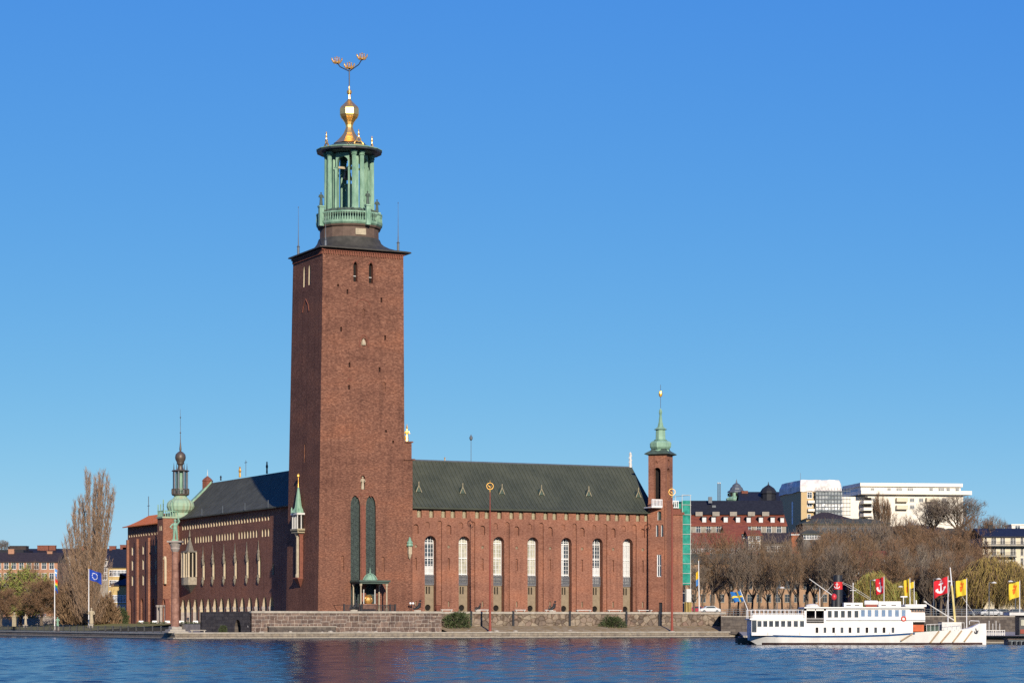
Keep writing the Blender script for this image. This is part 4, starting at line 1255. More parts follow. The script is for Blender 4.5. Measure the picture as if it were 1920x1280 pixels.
mb.box(u0, u0 + .2, v0, v1, ztd + 1.55, ztd + 1.75); mb.box(u0, u0 + 4.2, v0, v0 + .2, ztd + 1.55, ztd + 1.75)
mb.build("parapet_railing", M['copper'], dome)

# ---- the block at the far left with the orange tiled roof
UB = 6.2
bl_ = Face('u', UB)
vL = bl_.inv(239.5, 1100)[0]; vR = v1
holes = []
for x in (248.7, 259.6, 268.9, 282.3, 291.9, 297.5):
    for (y0, y1) in ((1023, 1038.5), (1048.6, 1067), (1077.8, 1096.4)):
        d = (x - 268) * -.10 * (1130 - y0) / 110
        v = bl_.inv(x, 1060)[0]
        z0 = bl_.inv(268.9, y1)[1]; z1 = bl_.inv(268.9, y0)[1]
        L = loop_rect(v - .62, v + .62, z0, z1)
        holes.append((L, None, 0))
        window(bl_, L, .35, hall, "block_window", M['cream'], M['glass'], [(v - .62, z, v + .62, z) for z in (z0 + .1, (z0 + z1) / 2, z1 - .1)] + [(v + q, z0, v + q, z1) for q in (-.5, 0, .5)], bar_mat=M['offwhite'], bar_w=.2)
k = 0
for x in (243.2, 247.5, 252, 256.5, 261, 265.5, 270, 274.5, 280, 285.5, 291, 296):
    v = bl_.inv(x, 1060)[0]
    z0, z1 = bl_.inv(268.9, 1004)[1], bl_.inv(268.9, 996)[1]
    L = loop_arch(v - .45, v + .45, z0, z1); holes.append((L, None, 0)); window(bl_, L, .4, hall, "eave_arch", M['cream'], M['brick_trim'], sub="arch_back")
for x in (244.2, 266, 287.5):
    v = bl_.inv(x, 1140)[0]; z1 = bl_.inv(x, 1121)[1]
    holes.append((loop_arch(v - 1.0, v + 1.0, ZB, z1), .6, 0))
mb = MB()
ZBE = 26.2
wall(mb, bl_, loop_rect(vR, vL, ZB, ZBE), holes)
mb.poly([(UB, vL, ZB), (UB + 16, vL, ZB), (UB + 16, vL, ZBE), (UB, vL, ZBE)])
mb.poly([(UB + 16, vL, ZB), (UB + 16, V1, ZB), (UB + 16, V1, ZBE), (UB + 16, vL, ZBE)])
tag(mb.build("end_block_wall", M['brick'], hall), "brick wall of the far left block under the orange tiled roof")
mb = MB()
for x0, x1 in ((254.2, 260.2), (275.6, 281.8), (239.8, 242), (296, 299)):
    a, b = sorted((bl_.inv(x0, 1080)[0], bl_.inv(x1, 1080)[0]))
    mb = MB(); mb.box(UB - .55, UB - .003, a, a + (b - a) * .62, ZB, bl_.inv(268, 1009)[1]); mb.build("brick_lesene", M['brick'], hall)
mb = MB()
e = [(UB - 1.0, vR, ZBE - .1), (UB - 1.0, vL + 1.0, ZBE - .1), (UB + 17, vL + 1.0, ZBE - .1), (UB + 17, vR, ZBE - .1)]
zrb = WZ(960, to_world((UB + 8, 130, 0)).y)
vh = Face('u', UB + 8).inv(278.5, 960)[0]
r0, r1 = (UB + 8, vR, zrb), (UB + 8, vh, zrb)
def flare(a, b, k):      # slightly hollow slopes
    return (a[0] + (b[0] - a[0]) * k, a[1] + (b[1] - a[1]) * k, a[2] + (b[2] - a[2]) * k ** 1.25)
for (p0, p1, q0, q1) in ((e[0], e[1], r0, r1), (e[1], e[2], r1, r1), (e[2], e[3], r1, r0)):
    for i in range(6):
        k0, k1 = i / 6, (i + 1) / 6
        mb.poly([flare(p0, q0, k0), flare(p1, q1, k0), flare(p1, q1, k1), flare(p0, q0, k1)])
mb.poly([e[0], e[1], e[2], e[3]])
mb.box(UB - 1.05, UB - .9, vR, vL + 1, ZBE - .3, ZBE - .08)
tag(mb.build("tiled_roof", M['tile'], hall), "orange clay tile hipped roof at the far left end")
f = MB(); q = (UB + 8, vh, zrb); f.tube([q, (q[0], q[1], WZ(930, to_world(q).y))], .09, 5); f.box(q[0] - .06, q[0] + .06, q[1] - 1, q[1] + 1, zrb + 2.4, zrb + 2.5); f.build("weather_vane", M['lead'], hall)

# ---- oriel with the green spire on the side of the tower
va_ = tl.inv(564.5, 1040)[0]
po = Vector(tl.map(va_, 20)); Yo = to_world(po).y
def zo(y): return WZ(y, Yo)
def uo(z): return tl.map(0, z)[0]
mb = MB()
b0 = Vector((uo(zo(1084)), va_ - 1.6, zo(1084)))
mb.box(b0.x - 1.15, b0.x + .1, va_ - 1.3, va_ + 1.3, zo(1084.5), zo(1082))
top = [(b0.x - 1.1, va_ - 1.25, zo(1084.5)), (b0.x - 1.1, va_ + 1.25, zo(1084.5)), (b0.x + .1, va_ + 1.25, zo(1084.5)), (b0.x + .1, va_ - 1.25, zo(1084.5))]
ap_ = (b0.x, va_, zo(1101))
for i in range(4): mb.poly([top[i], top[(i + 1) % 4], ap_])
ori = mb.build("oriel_corbel", M['brick_trim'], hall)
mb = MB()
cu = uo(zo(1040)) - .62
mb.lathe([(.55, zo(1082)), (.55, zo(1077)), (.42, zo(1075)), (.40, zo(1030)), (.36, zo(1008)), (.55, zo(1003)), (.75, zo(999))], (cu, va_, 0), 12)
mb.build("oriel_column", M['sandstone'], ori)
mb = MB(); mb.box(cu - .1, cu + .62, va_ - 1.1, va_ - .85, zo(1082), zo(999)); mb.box(cu - .1, cu + .62, va_ + .85, va_ + 1.1, zo(1082), zo(999)); mb.box(cu - .3, cu + .8, va_ - 1.15, va_ + 1.15, zo(1003), zo(999.5)); mb.build("oriel_frame", M['brick_trim'], ori)
mb = MB()
mb.box(cu - .75, cu + 1.2, va_ - 1.7, va_ + 1.7, zo(999), zo(996.5)); mb.box(cu - .9, cu + 1.2, va_ - 1.85, va_ + 1.85, zo(994.5), zo(991))
for k in range(9): mb.box(cu - .7, cu - .5, va_ - 1.6 + .38 * k, va_ - 1.4 + .38 * k, zo(996.5), zo(994.5))
mb.build("oriel_balcony", M['carved'], ori)
mb = MB()
for du, dv in ((-.62, -1.3), (-.62, -.45), (-.62, .45), (-.62, 1.3), (.15, -1.3), (.15, 1.3)):
    mb.lathe([(.17, zo(991)), (.12, zo(989)), (.11, zo(968)), (.18, zo(965))], (cu + du, va_ + dv, 0), 8)
mb.build("lantern_columns", M['offwhite'], ori)["kind"] = "stuff"
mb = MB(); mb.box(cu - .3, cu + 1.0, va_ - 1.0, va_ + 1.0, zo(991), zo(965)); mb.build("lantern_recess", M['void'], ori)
mb = MB(); mb.box(cu - .9, cu + 1.0, va_ - 1.65, va_ + 1.65, zo(965), zo(961.5)); mb.build("lantern_cornice", M['offwhite'], ori)
mb = MB()
cc = (cu + .1, va_ + .1, 0)
mb.lathe([(1.35, zo(961.5)), (1.2, zo(958)), (.95, zo(954)), (.78, zo(952)), (.66, zo(948)), (.42, zo(930)), (.2, zo(916)), (.12, zo(913))], cc, 8)
mb.lathe([(.2, zo(961)), (.16, zo(954)), (.03, zo(950))], (cu - .75, va_ + 1.45, 0), 6); mb.lathe([(.2, zo(961)), (.16, zo(954)), (.03, zo(950))], (cu - .75, va_ - 1.45, 0), 6)
mb.build("oriel_spire", M['copper'], ori)
mb = MB(); mb.lathe([(.11, zo(914)), (.05, zo(905)), (.05, zo(895)), (.28, zo(893)), (.28, zo(890)), (.05, zo(887))], cc, 8); mb.build("gilded_finial", M['gold_matt'], ori)
tag(ori, "stone oriel with green spire on the shaded side of the tower")

# ---- columned tomb canopy at the foot of the tower
can = thing("tomb_canopy", "small columned canopy with green dome and gilded tomb at the tower's foot", "canopy", tuple(to_world((9, -3, Z0))), HALL_A, org=False)
CO = to_hall(to_world((9, -3, Z0)))
class Off(MB):
    def build(self, *a, **k):
        self.v = [(p[0] - 9, p[1] + 3, p[2] - Z0) for p in self.v]
        return MB.build(self, *a, **k)
vfc = -4.6
fc = Face('v', vfc)
ua, ub = fc.inv(675.5, 1090)[0], fc.inv(729.0, 1090)[0]
zc0, zc1 = fc.inv(700, 1093.5)[1], fc.inv(700, 1087)[1]
mb = Off()
mb.box(ua, ub, vfc, -.02, zc0, zc0 + .3); mb.box(ua - .25, ub + .25, vfc - .25, -.02, zc0 + .3, zc1)
mb.build("canopy_roof", M['copper_dark'], can)
uc = fc.inv(700.5, 1080)[0] + .2
vcd = -2.4
Yc = to_world((uc, vcd, 0)).y
mb = Off()
mb.lathe([(1.35, zc1), (1.3, zc1 + .12), (1.15, zc1 + .35), (.9, zc1 + .75), (.5, zc1 + 1.05), (.12, zc1 + 1.2), (.1, zc1 + 1.5), (.05, WZ(1064, Yc))], (uc, vcd, 0), 12)
for k in range(8): a = math.pi / 4 * k; mb.tube([(uc + r * math.cos(a), vcd + r * math.sin(a), zc1 + h) for r, h in ((1.42, .1), (1.25, .45), (.98, .85), (.55, 1.15), (.1, 1.3))], .075, 4)
mb.build("canopy_dome", M['copper'], can)
for (u, v) in ((ua + .25, vfc + .3), (ub - .3, vfc + .3), (ua + .25, -.6), (ua + 2.1, vfc + .3) if False else (ub - .3, -.6)):
    mb = Off()
    mb.lathe([(.27, Z0), (.27, Z0 + .5), (.15, Z0 + .7), (.13, zc0 - .6), (.24, zc0 - .35), (.27, zc0)], (u, v, 0), 10)
    mb.build("canopy_column", M['sandstone'], can)
mb = Off(); us = fc.inv(694, 1120)[0] - .3
us = uc - .4
mb.box(us - 1.3, us + 1.3, -3.1, -1.1, Z0, Z0 + 1.3); mb.box(us - 1.4, us + 1.4, -3.2, -1.0, Z0 + 1.3, Z0 + 1.5)
mb.build("tomb_chest", M['redgranite'], can)
mb = Off()
mb.lathe([(.3, Z0 + 1.5), (.42, Z0 + 1.8), (.5, Z0 + 2.2), (.3, Z0 + 2.7), (.42, Z0 + 2.9), (.2, Z0 + 3.2)], (us + .2, -2.2, 0), 8, sx=1.8)
mb.ball((us - .5, -2.3, Z0 + 2.5), .35, 8); mb.ball((us + .7, -2.3, Z0 + 2.4), .3, 8)
mb.build("gilded_effigy", M['gold'], can)
for u in (us - 1.15, us + 1.15):
    mb = Off(); mb.lathe([(.1, Z0 + 1.5), (.09, zc0 - 1.3), (.15, zc0 - 1.1)], (u, -3.0, 0), 6); mb.build("slim_post", M['offwhite'], can)
rail = thing("canopy_railing", "low black iron railing round the tomb canopy at the foot of the tower", "railing", tuple(to_world((9, -5, Z0))), HALL_A, org=False)
class Off2(MB):
    def build(self, *a, **k):
        self.v = [(p[0] - 9, p[1] + 5, p[2] - Z0) for p in self.v]
        return MB.build(self, *a, **k)
f5 = Face('v', -5.2)
ra, rb = f5.inv(645, 1137)[0], f5.inv(741, 1137)[0]
mb = Off2()
mb.box(ra, rb, -5.24, -5.16, Z0 + 1.22, Z0 + 1.3); mb.box(ra, rb, -5.24, -5.16, Z0 + .12, Z0 + .2)
for k in range(int((rb - ra) / .16)): u = ra + .16 * k; mb.box(u - .03, u + .03, -5.23, -5.17, Z0 + .2, Z0 + 1.22)
for u in (ra, ua, ub, rb): mb.box(u - .12, u + .12, -5.32, -5.08, Z0, Z0 + 1.45)
mb.box(ra - .04, ra + .04, -5.2, -.1, Z0 + 1.2, Z0 + 1.3); mb.box(rb - .04, rb + .04, -5.2, -.1, Z0 + 1.2, Z0 + 1.3)
mb.build("iron_panel", M['iron'], rail)
# ------------------------------------------------------------------ water, ground, quays, terraces
def water_mat():
    m, nt, b = nodes_of("lake_water")
    def vec(scale, nscale, detail):
        n = nt.nodes.new("ShaderNodeTexNoise")
        n.inputs["Scale"].default_value = nscale; n.inputs["Detail"].default_value = detail
        nt.links.new(tex_coord(nt, scale), n.inputs["Vector"])
        return n.outputs["Color"]
    def vm(op, a, bb):
        n = nt.nodes.new("ShaderNodeVectorMath"); n.operation = op
        for s_, v_ in zip(n.inputs, (a, bb)):
            if isinstance(v_, tuple): s_.default_value = v_
            elif v_ is not None: nt.links.new(v_, s_)
        return n.outputs[0]
    # slopes of the small waves: wind ripples on a lazy chop, calmer and rougher streaks
    w1 = vm('SUBTRACT', vec((0.6, 1.0, 1.0), 0.9, 3.0), (0.5, 0.5, 0.5))
    w2 = vm('SUBTRACT', vec((0.5, 0.9, 1.0), 0.22, 3.0), (0.5, 0.5, 0.5))
    st = noise_node(nt, tex_coord(nt, (0.012, 0.05, 1.0)), 1.0, 3.0, 0.55)
    s = nt.nodes.new("ShaderNodeMapRange"); s.inputs[1].default_value = 0.35; s.inputs[2].default_value = 0.65; s.inputs[3].default_value = 0.6; s.inputs[4].default_value = 1.15
    nt.links.new(st, s.inputs[0])
    sm = vm('ADD', vm('MULTIPLY', w1, (WAVE_X, WAVE_Y, 0.0)), vm('MULTIPLY', w2, (WAVE_X * .8, WAVE_Y * .8, 0.0)))
    cs = nt.nodes.new("ShaderNodeCombineXYZ")
    for k in range(3): nt.links.new(s.outputs[0], cs.inputs[k])
    nn = vm('NORMALIZE', vm('ADD', vm('MULTIPLY', sm, cs.outputs[0]), (0.0, 0.0, 1.0)), None)
    nt.links.new(nn, b.inputs["Normal"])
    b.inputs["Base Color"].default_value = (0.005, 0.019, 0.042, 1)
    b.inputs["Roughness"].default_value = 0.16
    b.inputs["IOR"].default_value = 1.33
    b.inputs["Specular IOR Level"].default_value = 0.38
    return m
WAVE_X, WAVE_Y = 0.07, 0.08
import numpy as np
def build_water():
    """A wind-ruffled sheet: real small waves where the lake is seen close enough, flat farther out."""
    x = np.arange(-156.0, 156.1, 0.45); y = np.arange(40.0, 470.1, 0.45)
    X, Y = np.meshgrid(x, y)
    rg_ = np.random.RandomState(12)
    Z = np.zeros_like(X)
    for k in range(34):
        lam = 1.1 * (2.8 / 1.1) ** rg_.rand()
        a = rg_.normal(R(100), 0.55)
        kx, ky = 2 * np.pi / lam * np.cos(a), 2 * np.pi / lam * np.sin(a)
        Z += WAVE_SLOPE / math.sqrt(34 / 2) * lam / (2 * np.pi) * np.sin(kx * X + ky * Y + rg_.rand() * 6.28)
    # gusts: patches where the lake is smoother or rougher
    G = np.zeros_like(X)
    for k in range(10):
        a = rg_.rand() * 6.28; lam = 25 + 60 * rg_.rand(); G += np.sin(2 * np.pi / lam * (.5 * np.cos(a) * X + 1.6 * np.sin(a) * Y * .6) + rg_.rand() * 6.28)
    Z *= 0.92 + 0.18 * np.tanh(G / 3.0)
    edge = np.clip(np.minimum(np.minimum(X + 156, 156 - X), np.minimum(Y - 40, 470 - Y)) / 6.0, 0, 1)
    Z *= edge
    ny, nx = X.shape
    n = nx * ny
    co = np.stack([X, Y, Z], -1).reshape(-1, 3)
    idx = np.arange(n).reshape(ny, nx)
    q = np.stack([idx[:-1, :-1], idx[:-1, 1:], idx[1:, 1:], idx[1:, :-1]], -1).reshape(-1, 4)
    outer = np.array([(-2500, -600), (2500, -600), (2500, 620), (-2500, 620)], float)
    inner = np.array([(x[0], y[0]), (x[-1], y[0]), (x[-1], y[-1]), (x[0], y[-1])])
    ex = np.concatenate([np.c_[outer, np.zeros(4)], np.c_[inner, np.zeros(4)]])
    co = np.concatenate([co, ex])
    sk = np.array([(n + i, n + (i + 1) % 4, n + 4 + (i + 1) % 4, n + 4 + i) for i in range(4)])
    q = np.concatenate([q, sk])
    me = bpy.data.meshes.new("water")
    me.vertices.add(len(co)); me.vertices.foreach_set("co", co.astype(np.float32).ravel())
    me.loops.add(q.size); me.loops.foreach_set("vertex_index", q.astype(np.int32).ravel())
    me.polygons.add(len(q)); me.polygons.foreach_set("loop_start", np.arange(0, q.size, 4, dtype=np.int32))
    me.polygons.foreach_set("use_smooth", np.ones(len(q), bool))
    me.update(calc_edges=True); me.validate()
    me.materials.append(water_mat())
    o = bpy.data.objects.new("water", me); COL.objects.link(o)
    return o
WAVE_SLOPE = 0.10
tag(build_water(), "rippled dark blue lake water in front of the quay", kind="structure")

QV = -17.0
QU = Face('v', QV).inv(328, 1197)[0]
def hw(u, v, z): return to_world((u, v, z))
qcorner = hw(QU, QV, 0)
qr_end_u = Face('v', QV).inv(1386, 1194)[0]
qr_end = hw(qr_end_u, QV, 0)
ql_end = hw(QU, 420, 0)
DOCKY, DOCKX = 334.0, WX(1395, 334.0)
GZ = 1.15
ground_loop = [qcorner, qr_end, Vector((DOCKX, DOCKY, 0)), Vector((420, 300, 0)), Vector((4000, 300, 0)), Vector((4000, 9000, 0)), Vector((-4000, 9000, 0)), Vector((-4000, ql_end.y + 300, 0)), ql_end]
mb = MB(); mb.poly([(p.x, p.y, GZ) for p in ground_loop])
tag(mb.build("ground", M['paving']), "gravel and paved quay ground", kind="structure")
def wall_line(name, label, pts, z0, z1, th, mat, cap=None, cat="wall", capz=.22):
    """A masonry wall along world points; its body lies to the left of the walking direction."""
    t = thing(name, label, cat, (pts[0].x, pts[0].y, 0))
    b, c = MB(), MB()
    for p, q in zip(pts, pts[1:]):
        d = (q - p); d.z = 0; d.normalize(); n = Vector((-d.y, d.x, 0)) * th
        L = [p, q, q + n, p + n]
        b.prism([(a.x, a.y, z0) for a in L], (0, 0, z1 - z0))
        if cap:
            e = n.normalized() * .12
            L = [p - e, q - e, q + n, p + n]
            c.prism([(a.x, a.y, z1 + .002) for a in L], (0, 0, capz))
    b.build("masonry", mat, t)
    if cap: c.build("coping", cap, t)
    if "water" in label or name in ("quay_wall", "dock_wall"):      # pale ledge and dark wet foot at the waterline
        f_, g_ = MB(), MB()
        for p, q in zip(pts, pts[1:]):
            d = (q - p); d.z = 0; d.normalize(); n = Vector((-d.y, d.x, 0))
            f_.prism([(a.x, a.y, .16) for a in (p - n * .3, q - n * .3, q - n * .002, p - n * .002)], (0, 0, .14))
            g_.prism([(a.x, a.y, -.6) for a in (p - n * .28, q - n * .28, q - n * .003, p - n * .003)], (0, 0, .758))
        f_.build("ledge", M['coping'], t); g_.build("wet_foot", M['iron'], t)
    return t
wall_line("quay_wall", "long low granite quay wall at the waterline below the tower and the long brick facade", [qcorner, qr_end], -1.5, GZ - .15, 1.2, M['quaystone'], M['coping'])
wall_line("quay_wall", "low dark quay wall running from the granite column out to the left edge", [ql_end, qcorner + Vector((0, .01, 0))], -1.5, GZ - .25, 1.2, M['quaystone'], M['coping'])
wall_line("quay_wall", "end of the quay wall turning towards the stern of the white ship", [qr_end + Vector((.02, 0, 0)), Vector((DOCKX, DOCKY, 0))], -1.5, GZ - .2, 1.0, M['darkstone_and_shade'], M['coping'])
wall_line("dock_wall", "dark timber and stone dock wall behind and right of the moored ship", [Vector((DOCKX, DOCKY, 0)), Vector((160, DOCKY - 6, 0))], -1.5, GZ - .25, 1.0, M['darkstone_and_shade'], M['coping'])
# grass bank between the quay and the terrace wall
mb = MB()
PV, RV = -12.5, -8.5
PU = Face('v', PV).inv(472, 1170)[0]; UPR = Face('v', PV).inv(828, 1170)[0]
uR = Face('v', RV).inv(1360, 1160)[0]
BZ = 2.3
nseg = 40
for i in range(nseg):
    a, b_ = UPR + (uR + .3 - UPR) * i / nseg, UPR + (uR + .3 - UPR) * (i + 1) / nseg
    for j in range(4):
        def bp_(u, k):
            return hw(u, QV + 1.6 + (RV - QV - 1.6) * k / 4, GZ + .01 + (BZ - GZ) * (k / 4) ** .8 + (.12 * noise.noise(Vector((u * .5, k, 0))) if 0 < k < 4 else 0))
        mb.poly([bp_(a, j), bp_(b_, j), bp_(b_, j + 1), bp_(a, j + 1)])
tag(mb.build("grass_bank", M['grass']), "sloping bank of dry winter grass under the terrace wall", kind="structure")
# podium of the tower and terrace behind
pod = thing("terrace_podium", "big squared granite terrace podium with pale joints, under the tall tower", "terrace wall", tuple(hw(PU, PV, 0)))
TZ = 4.98
def hprism(mb_, loop, z0, z1, m=0): return mb_.prism([hw(u, v, z0) for u, v in loop], (0, 0, z1 - z0), m)
mb = MB()
L = [(PU, PV), (UPR, PV), (UPR, PV + .9), (PU, PV + .9)]
hprism(mb, L, GZ - 1, TZ - .3); mb.build("front_wall", M['podium'], pod)
mb = MB(); L = [(PU - .1, PV - .12), (UPR + .1, PV - .12), (UPR + .1, PV + .95), (PU - .1, PV + .95)]; hprism(mb, L, TZ - .3, TZ + .08); mb.build("coping", M['coping'], pod)
# side wall, shade put into its darker colour, with an arched grotto door
class WF:
    """vertical plane in the hall frame u = const, returning world points"""
    def __init__(s, u): s.u = u
    def map(s, q, z, d=0): return hw(s.u + d, q, z)
sf = WF(PU)
fu = Face('u', PU)
d0, d1 = sorted((fu.inv(440, 1170)[0], fu.inv(451.5, 1170)[0]))
L = loop_arch(d0, d1, GZ, fu.inv(447, 1160.5)[1])
mb = MB(); wall(mb, sf, loop_rect(PV, 16.3, GZ - 1, TZ - .02), [(L, None, 0)]); lining(mb, sf, L, 1.2)
w_ = mb.build("side_wall", M['darkstone_and_shade'], pod)
mb = MB(); mb.poly([sf.map(s, z, 1.2) for s, z in L]); mb.build("grotto_door", M['void'], w_)
mb = MB(); hprism(mb, [(PU, 15.4), (5.4, 15.4), (5.4, 16.3), (PU, 16.3)], GZ - 1, TZ - .02); mb.build("back_wall", M['darkstone_and_shade'], pod)
mb = MB()
for L in ([(PU + .0, PV + .5), (UPR - .5, PV + .5), (UPR - .5, 16), (PU + .0, 16)], [(UPR - .5, RV + .4), (uR - .2, RV + .4), (uR - .2, 60), (UPR - .5, 60)]):
    mb.poly([hw(u, v, TZ) for u, v in L])
tag(mb.build("terrace_pavement", M['paving']), "gravel terrace in front of the brick building", kind="structure")
mb = MB(); mb.poly([hw(-6, 16.35, ZB - .005), hw(UL + 4, 16.35, ZB - .005), hw(UL + 12, 155, ZB - .005), hw(-6, 155, ZB - .005)])
mb.poly([hw(-6, 16.35, ZB - .005), hw(-6, 155, ZB - .005), hw(-6, 155, GZ), hw(-6, 16.35, GZ)])
tag(mb.build("loggia_pavement", M['paving']), "paved terrace before the arcade", kind="structure")
# rubble wall under the long facade
t = thing("terrace_wall", "low rubble granite terrace wall with flat coping, under the long brick facade", "terrace wall", tuple(hw(UPR, RV, 0)))
mb = MB(); hprism(mb, [(UPR + .01, RV), (uR, RV), (uR, RV + .8), (UPR + .01, RV + .8)], GZ, TZ - .35); hprism(mb, [(uR - .8, RV + .8), (uR, RV + .8), (uR, 40), (uR - .8, 40)], GZ, TZ - .35); mb.build("masonry", M['rubble'], t)
mb = MB(); hprism(mb, [(UPR + .12, RV - .15), (uR + .1, RV - .15), (uR + .1, RV + .9), (UPR + .12, RV + .9)], TZ - .35, TZ + .06); mb.build("coping", M['coping'], t)
mb = MB()
for x in (883, 962, 1068, 1174, 1236):  # the rightmost is the red mast's shadow on the wall, built as a post
    u = Face('v', RV - .05).inv(x, 1160)[0]; hprism(mb, [(u - .22, RV - .2), (u + .22, RV - .2), (u + .22, RV), (u - .22, RV)], BZ - .3, TZ + .2)
mb.build("iron_posts_and_shadow", M['iron'], t)["kind"] = "stuff"
# lawn on the left
mb = MB()
for i in range(12):
    a, b_ = 62 + 22 * i, 62 + 22 * (i + 1)
    mb.poly([hw(-28, a, GZ + .004), hw(-28, b_, GZ + .004), hw(-6.1, b_, ZB + .1), hw(-6.1, a, ZB + .1)])
tag(mb.build("lawn", M['lawn']), "garden lawn along the shore at the left", kind="structure")

# ------------------------------------------------------------------ hill, streets, right shore
def hill_z(x, y):
    e = max(0.0, min(1.0, (x - 35) / 70.0)) * max(0.0, min(1.0, (y - 570) / 190.0)) ** 1.0
    s = e * e * (3 - 2 * e)
    return 3.0 + 33 * s * (0.86 + 0.14 * math.exp(-((x - 120) / 60.0) ** 2)) * max(0.15, min(1.0, 1.0 - max(0.0, (x - 128) / 75.0))) + 1.5 * noise.noise(Vector((x * .03, y * .03, 0))) * s
mb = MB()
nx, ny = 60, 50
gx = lambda i: 15 + 330 * i / nx
gy = lambda j: 560 + 500 * j / ny
vs = [(gx(i), gy(j), hill_z(gx(i), gy(j))) for j in range(ny + 1) for i in range(nx + 1)]
mb.add(vs, [(j * (nx + 1) + i, j * (nx + 1) + i + 1, (j + 1) * (nx + 1) + i + 1, (j + 1) * (nx + 1) + i) for j in range(ny) for i in range(nx)])
tag(mb.build("hill", M['rock'], smooth=60), "rocky hillside carrying the houses", kind="structure")
SY, SZ = 470.0, 4.25
wall_line("retaining_wall", "dark stone retaining wall of the street behind the white ship", [Vector((WX(1352, SY), SY, 0)), Vector((260, SY, 0))], GZ - .5, SZ - .2, 1.0, M['darkstone_and_shade'], M['coping'])
mb = MB(); mb.poly([(WX(1352, SY), SY + .5, SZ), (400, SY + .5, SZ), (400, 600, SZ), (WX(1300, 600), 600, SZ)])
tag(mb.build("street", M['asphalt']), "asphalt street above the quay on the right", kind="structure")
rl = thing("street_railing", "long grey iron street railing above the retaining wall behind the ship", "railing", (WX(1352, SY), SY + .4, SZ))
mb = MB()
x = WX(1352, SY)
while x < 110:
    mb.box(x - .04, x + .04, SY + .36, SY + .44, SZ, SZ + 1.35); x += 1.25
for z in (.45, .9, 1.32): mb.box(WX(1352, SY), 110, SY + .38, SY + .42, SZ + z, SZ + z + .06)
mb.build("rail_panel", M['lead'], rl)

# ------------------------------------------------------------------ flags and poles
def flag(name, label, cat, hoist, w, h, mats, fn, sag=0.25, yaw=-2.6, amp=.18, group=None, up=0.0, fold=1.0):
    """A cloth hanging from the top of its pole at hoist (world); fn(a,b) picks the colour, a along the fly 0..1, b down 0..1."""
    nx_, ny_ = 36, 24
    d = Vector((math.cos(yaw), math.sin(yaw), 0)); n = Vector((-d.y, d.x, 0))
    vs, fs, ms = [], [], []
    for j in range(ny_ + 1):
        for i in range(nx_ + 1):
            a, b = i / nx_, j / ny_
            p = Vector(hoist) + d * (w * a * fold) + Vector((0, 0, -h * b - sag * w * a ** 1.2 + up * w * a)) + n * (amp * w * a ** .7 * math.sin(7.5 * a + 1.8 * b))
            p.z += .05 * w * math.sin(9 * a + 2.5 * b) * a
            vs.append(p)
    for j in range(ny_):
        for i in range(nx_):
            fs.append((j * (nx_ + 1) + i, j * (nx_ + 1) + i + 1, (j + 1) * (nx_ + 1) + i + 1, (j + 1) * (nx_ + 1) + i))
            ms.append(fn((i + .5) / nx_, (j + .5) / ny_))
    th = n * .02
    N_ = len(vs)
    mb_ = MB(); mb_.v = [tuple(p - Vector(hoist)) for p in vs] + [tuple(p - Vector(hoist) + th) for p in vs]
    mb_.f = fs + [tuple(q + N_ for q in reversed(f)) for f in fs]; mb_.m = ms + ms
    o = mb_.build(name, mats, smooth=60)
    o.location = hoist
    tag(o, label, cat, group)
    return o
def pole(label, x, y0, y1, Y, r=.07, mat='white', z0=None, name="flagpole", group=None, tip=True, lean=0.0):
    b = P(x, y0, Y)
    if z0 is not None: b.z = z0
    t = thing(name, label, "flagpole", tuple(b), group=group)
    H = WZ(y1, Y) - b.z
    mb_ = MB(); mb_.tube([b, b + Vector((lean * H, 0, H))], [r * 1.3, r * .75], 8); mb_.build("shaft", M[mat], t)
    mb_ = MB(); mb_.box(b.x - .22, b.x + .22, b.y - .22, b.y + .22, b.z - .02, b.z + .35); mb_.build("foot", M['greystone'], t)
    if tip: mb_ = MB(); mb_.ball(b + Vector((lean * H, 0, H + .08)), r * 1.5, 8); mb_.build("truck", M['gold_matt'], t)
    return b + Vector((lean * H, 0, H))
C_BLUE, C_YEL = plain("flag_blue", (0.015, 0.05, 0.32), .8, var=.1), plain("flag_yellow", (0.72, 0.50, 0.04), .8, var=.08)
C_RED, C_WHT = plain("flag_red", (0.55, 0.02, 0.03), .8, var=.1), plain("flag_white", (0.75, 0.75, 0.73), .8, var=.05)
C_GRN, C_ORG, C_SKY = plain("flag_green", (0.02, 0.30, 0.06), .8), plain("flag_orange", (0.70, 0.13, 0.02), .8), plain("flag_light_blue", (0.10, 0.28, 0.60), .8)
C_SBLUE = plain("ensign_blue", (0.02, 0.13, 0.36), .8)
def f_eu(a, b):
    for k in range(12):
        t_ = 2 * math.pi * k / 12
        if math.hypot((a - .45 - .20 * math.cos(t_)) * 1.5, b - .5 - .30 * math.sin(t_)) < .048: return 1
    return 0
def f_swe(a, b): return 1 if (.31 < a < .44 or .40 < b < .60) else 0
def f_anchor(a, b):
    x, y = a - .5, b - .5
    if abs(x) < .055 and -.28 < y < .33: return 1
    if abs(y + .20) < .045 and abs(x) < .17: return 1
    if .05 < math.hypot(x, (y + .33) * .8) < .09: return 1
    r = math.hypot(x, (y + .02) * .95)
    if .26 < r < .37 and y > .08: return 1
    if .20 < abs(x) < .36 and .05 < y < .16: return 1
    return 0
def f_beast(a, b):
    x, y = a - .5, b - .45
    if abs(x + .10 - y * .5) < .075 and -.25 < y < .25: return 1
    if abs(x - .10 + .15 * y) < .06 and -.05 < y < .28: return 1
    if abs(y + .02) < .05 and -.15 < x < .14: return 1
    if math.hypot(x, y + .22) < .10: return 1
    return 0
def f_rain(a, b): return min(5, int(b * 6))
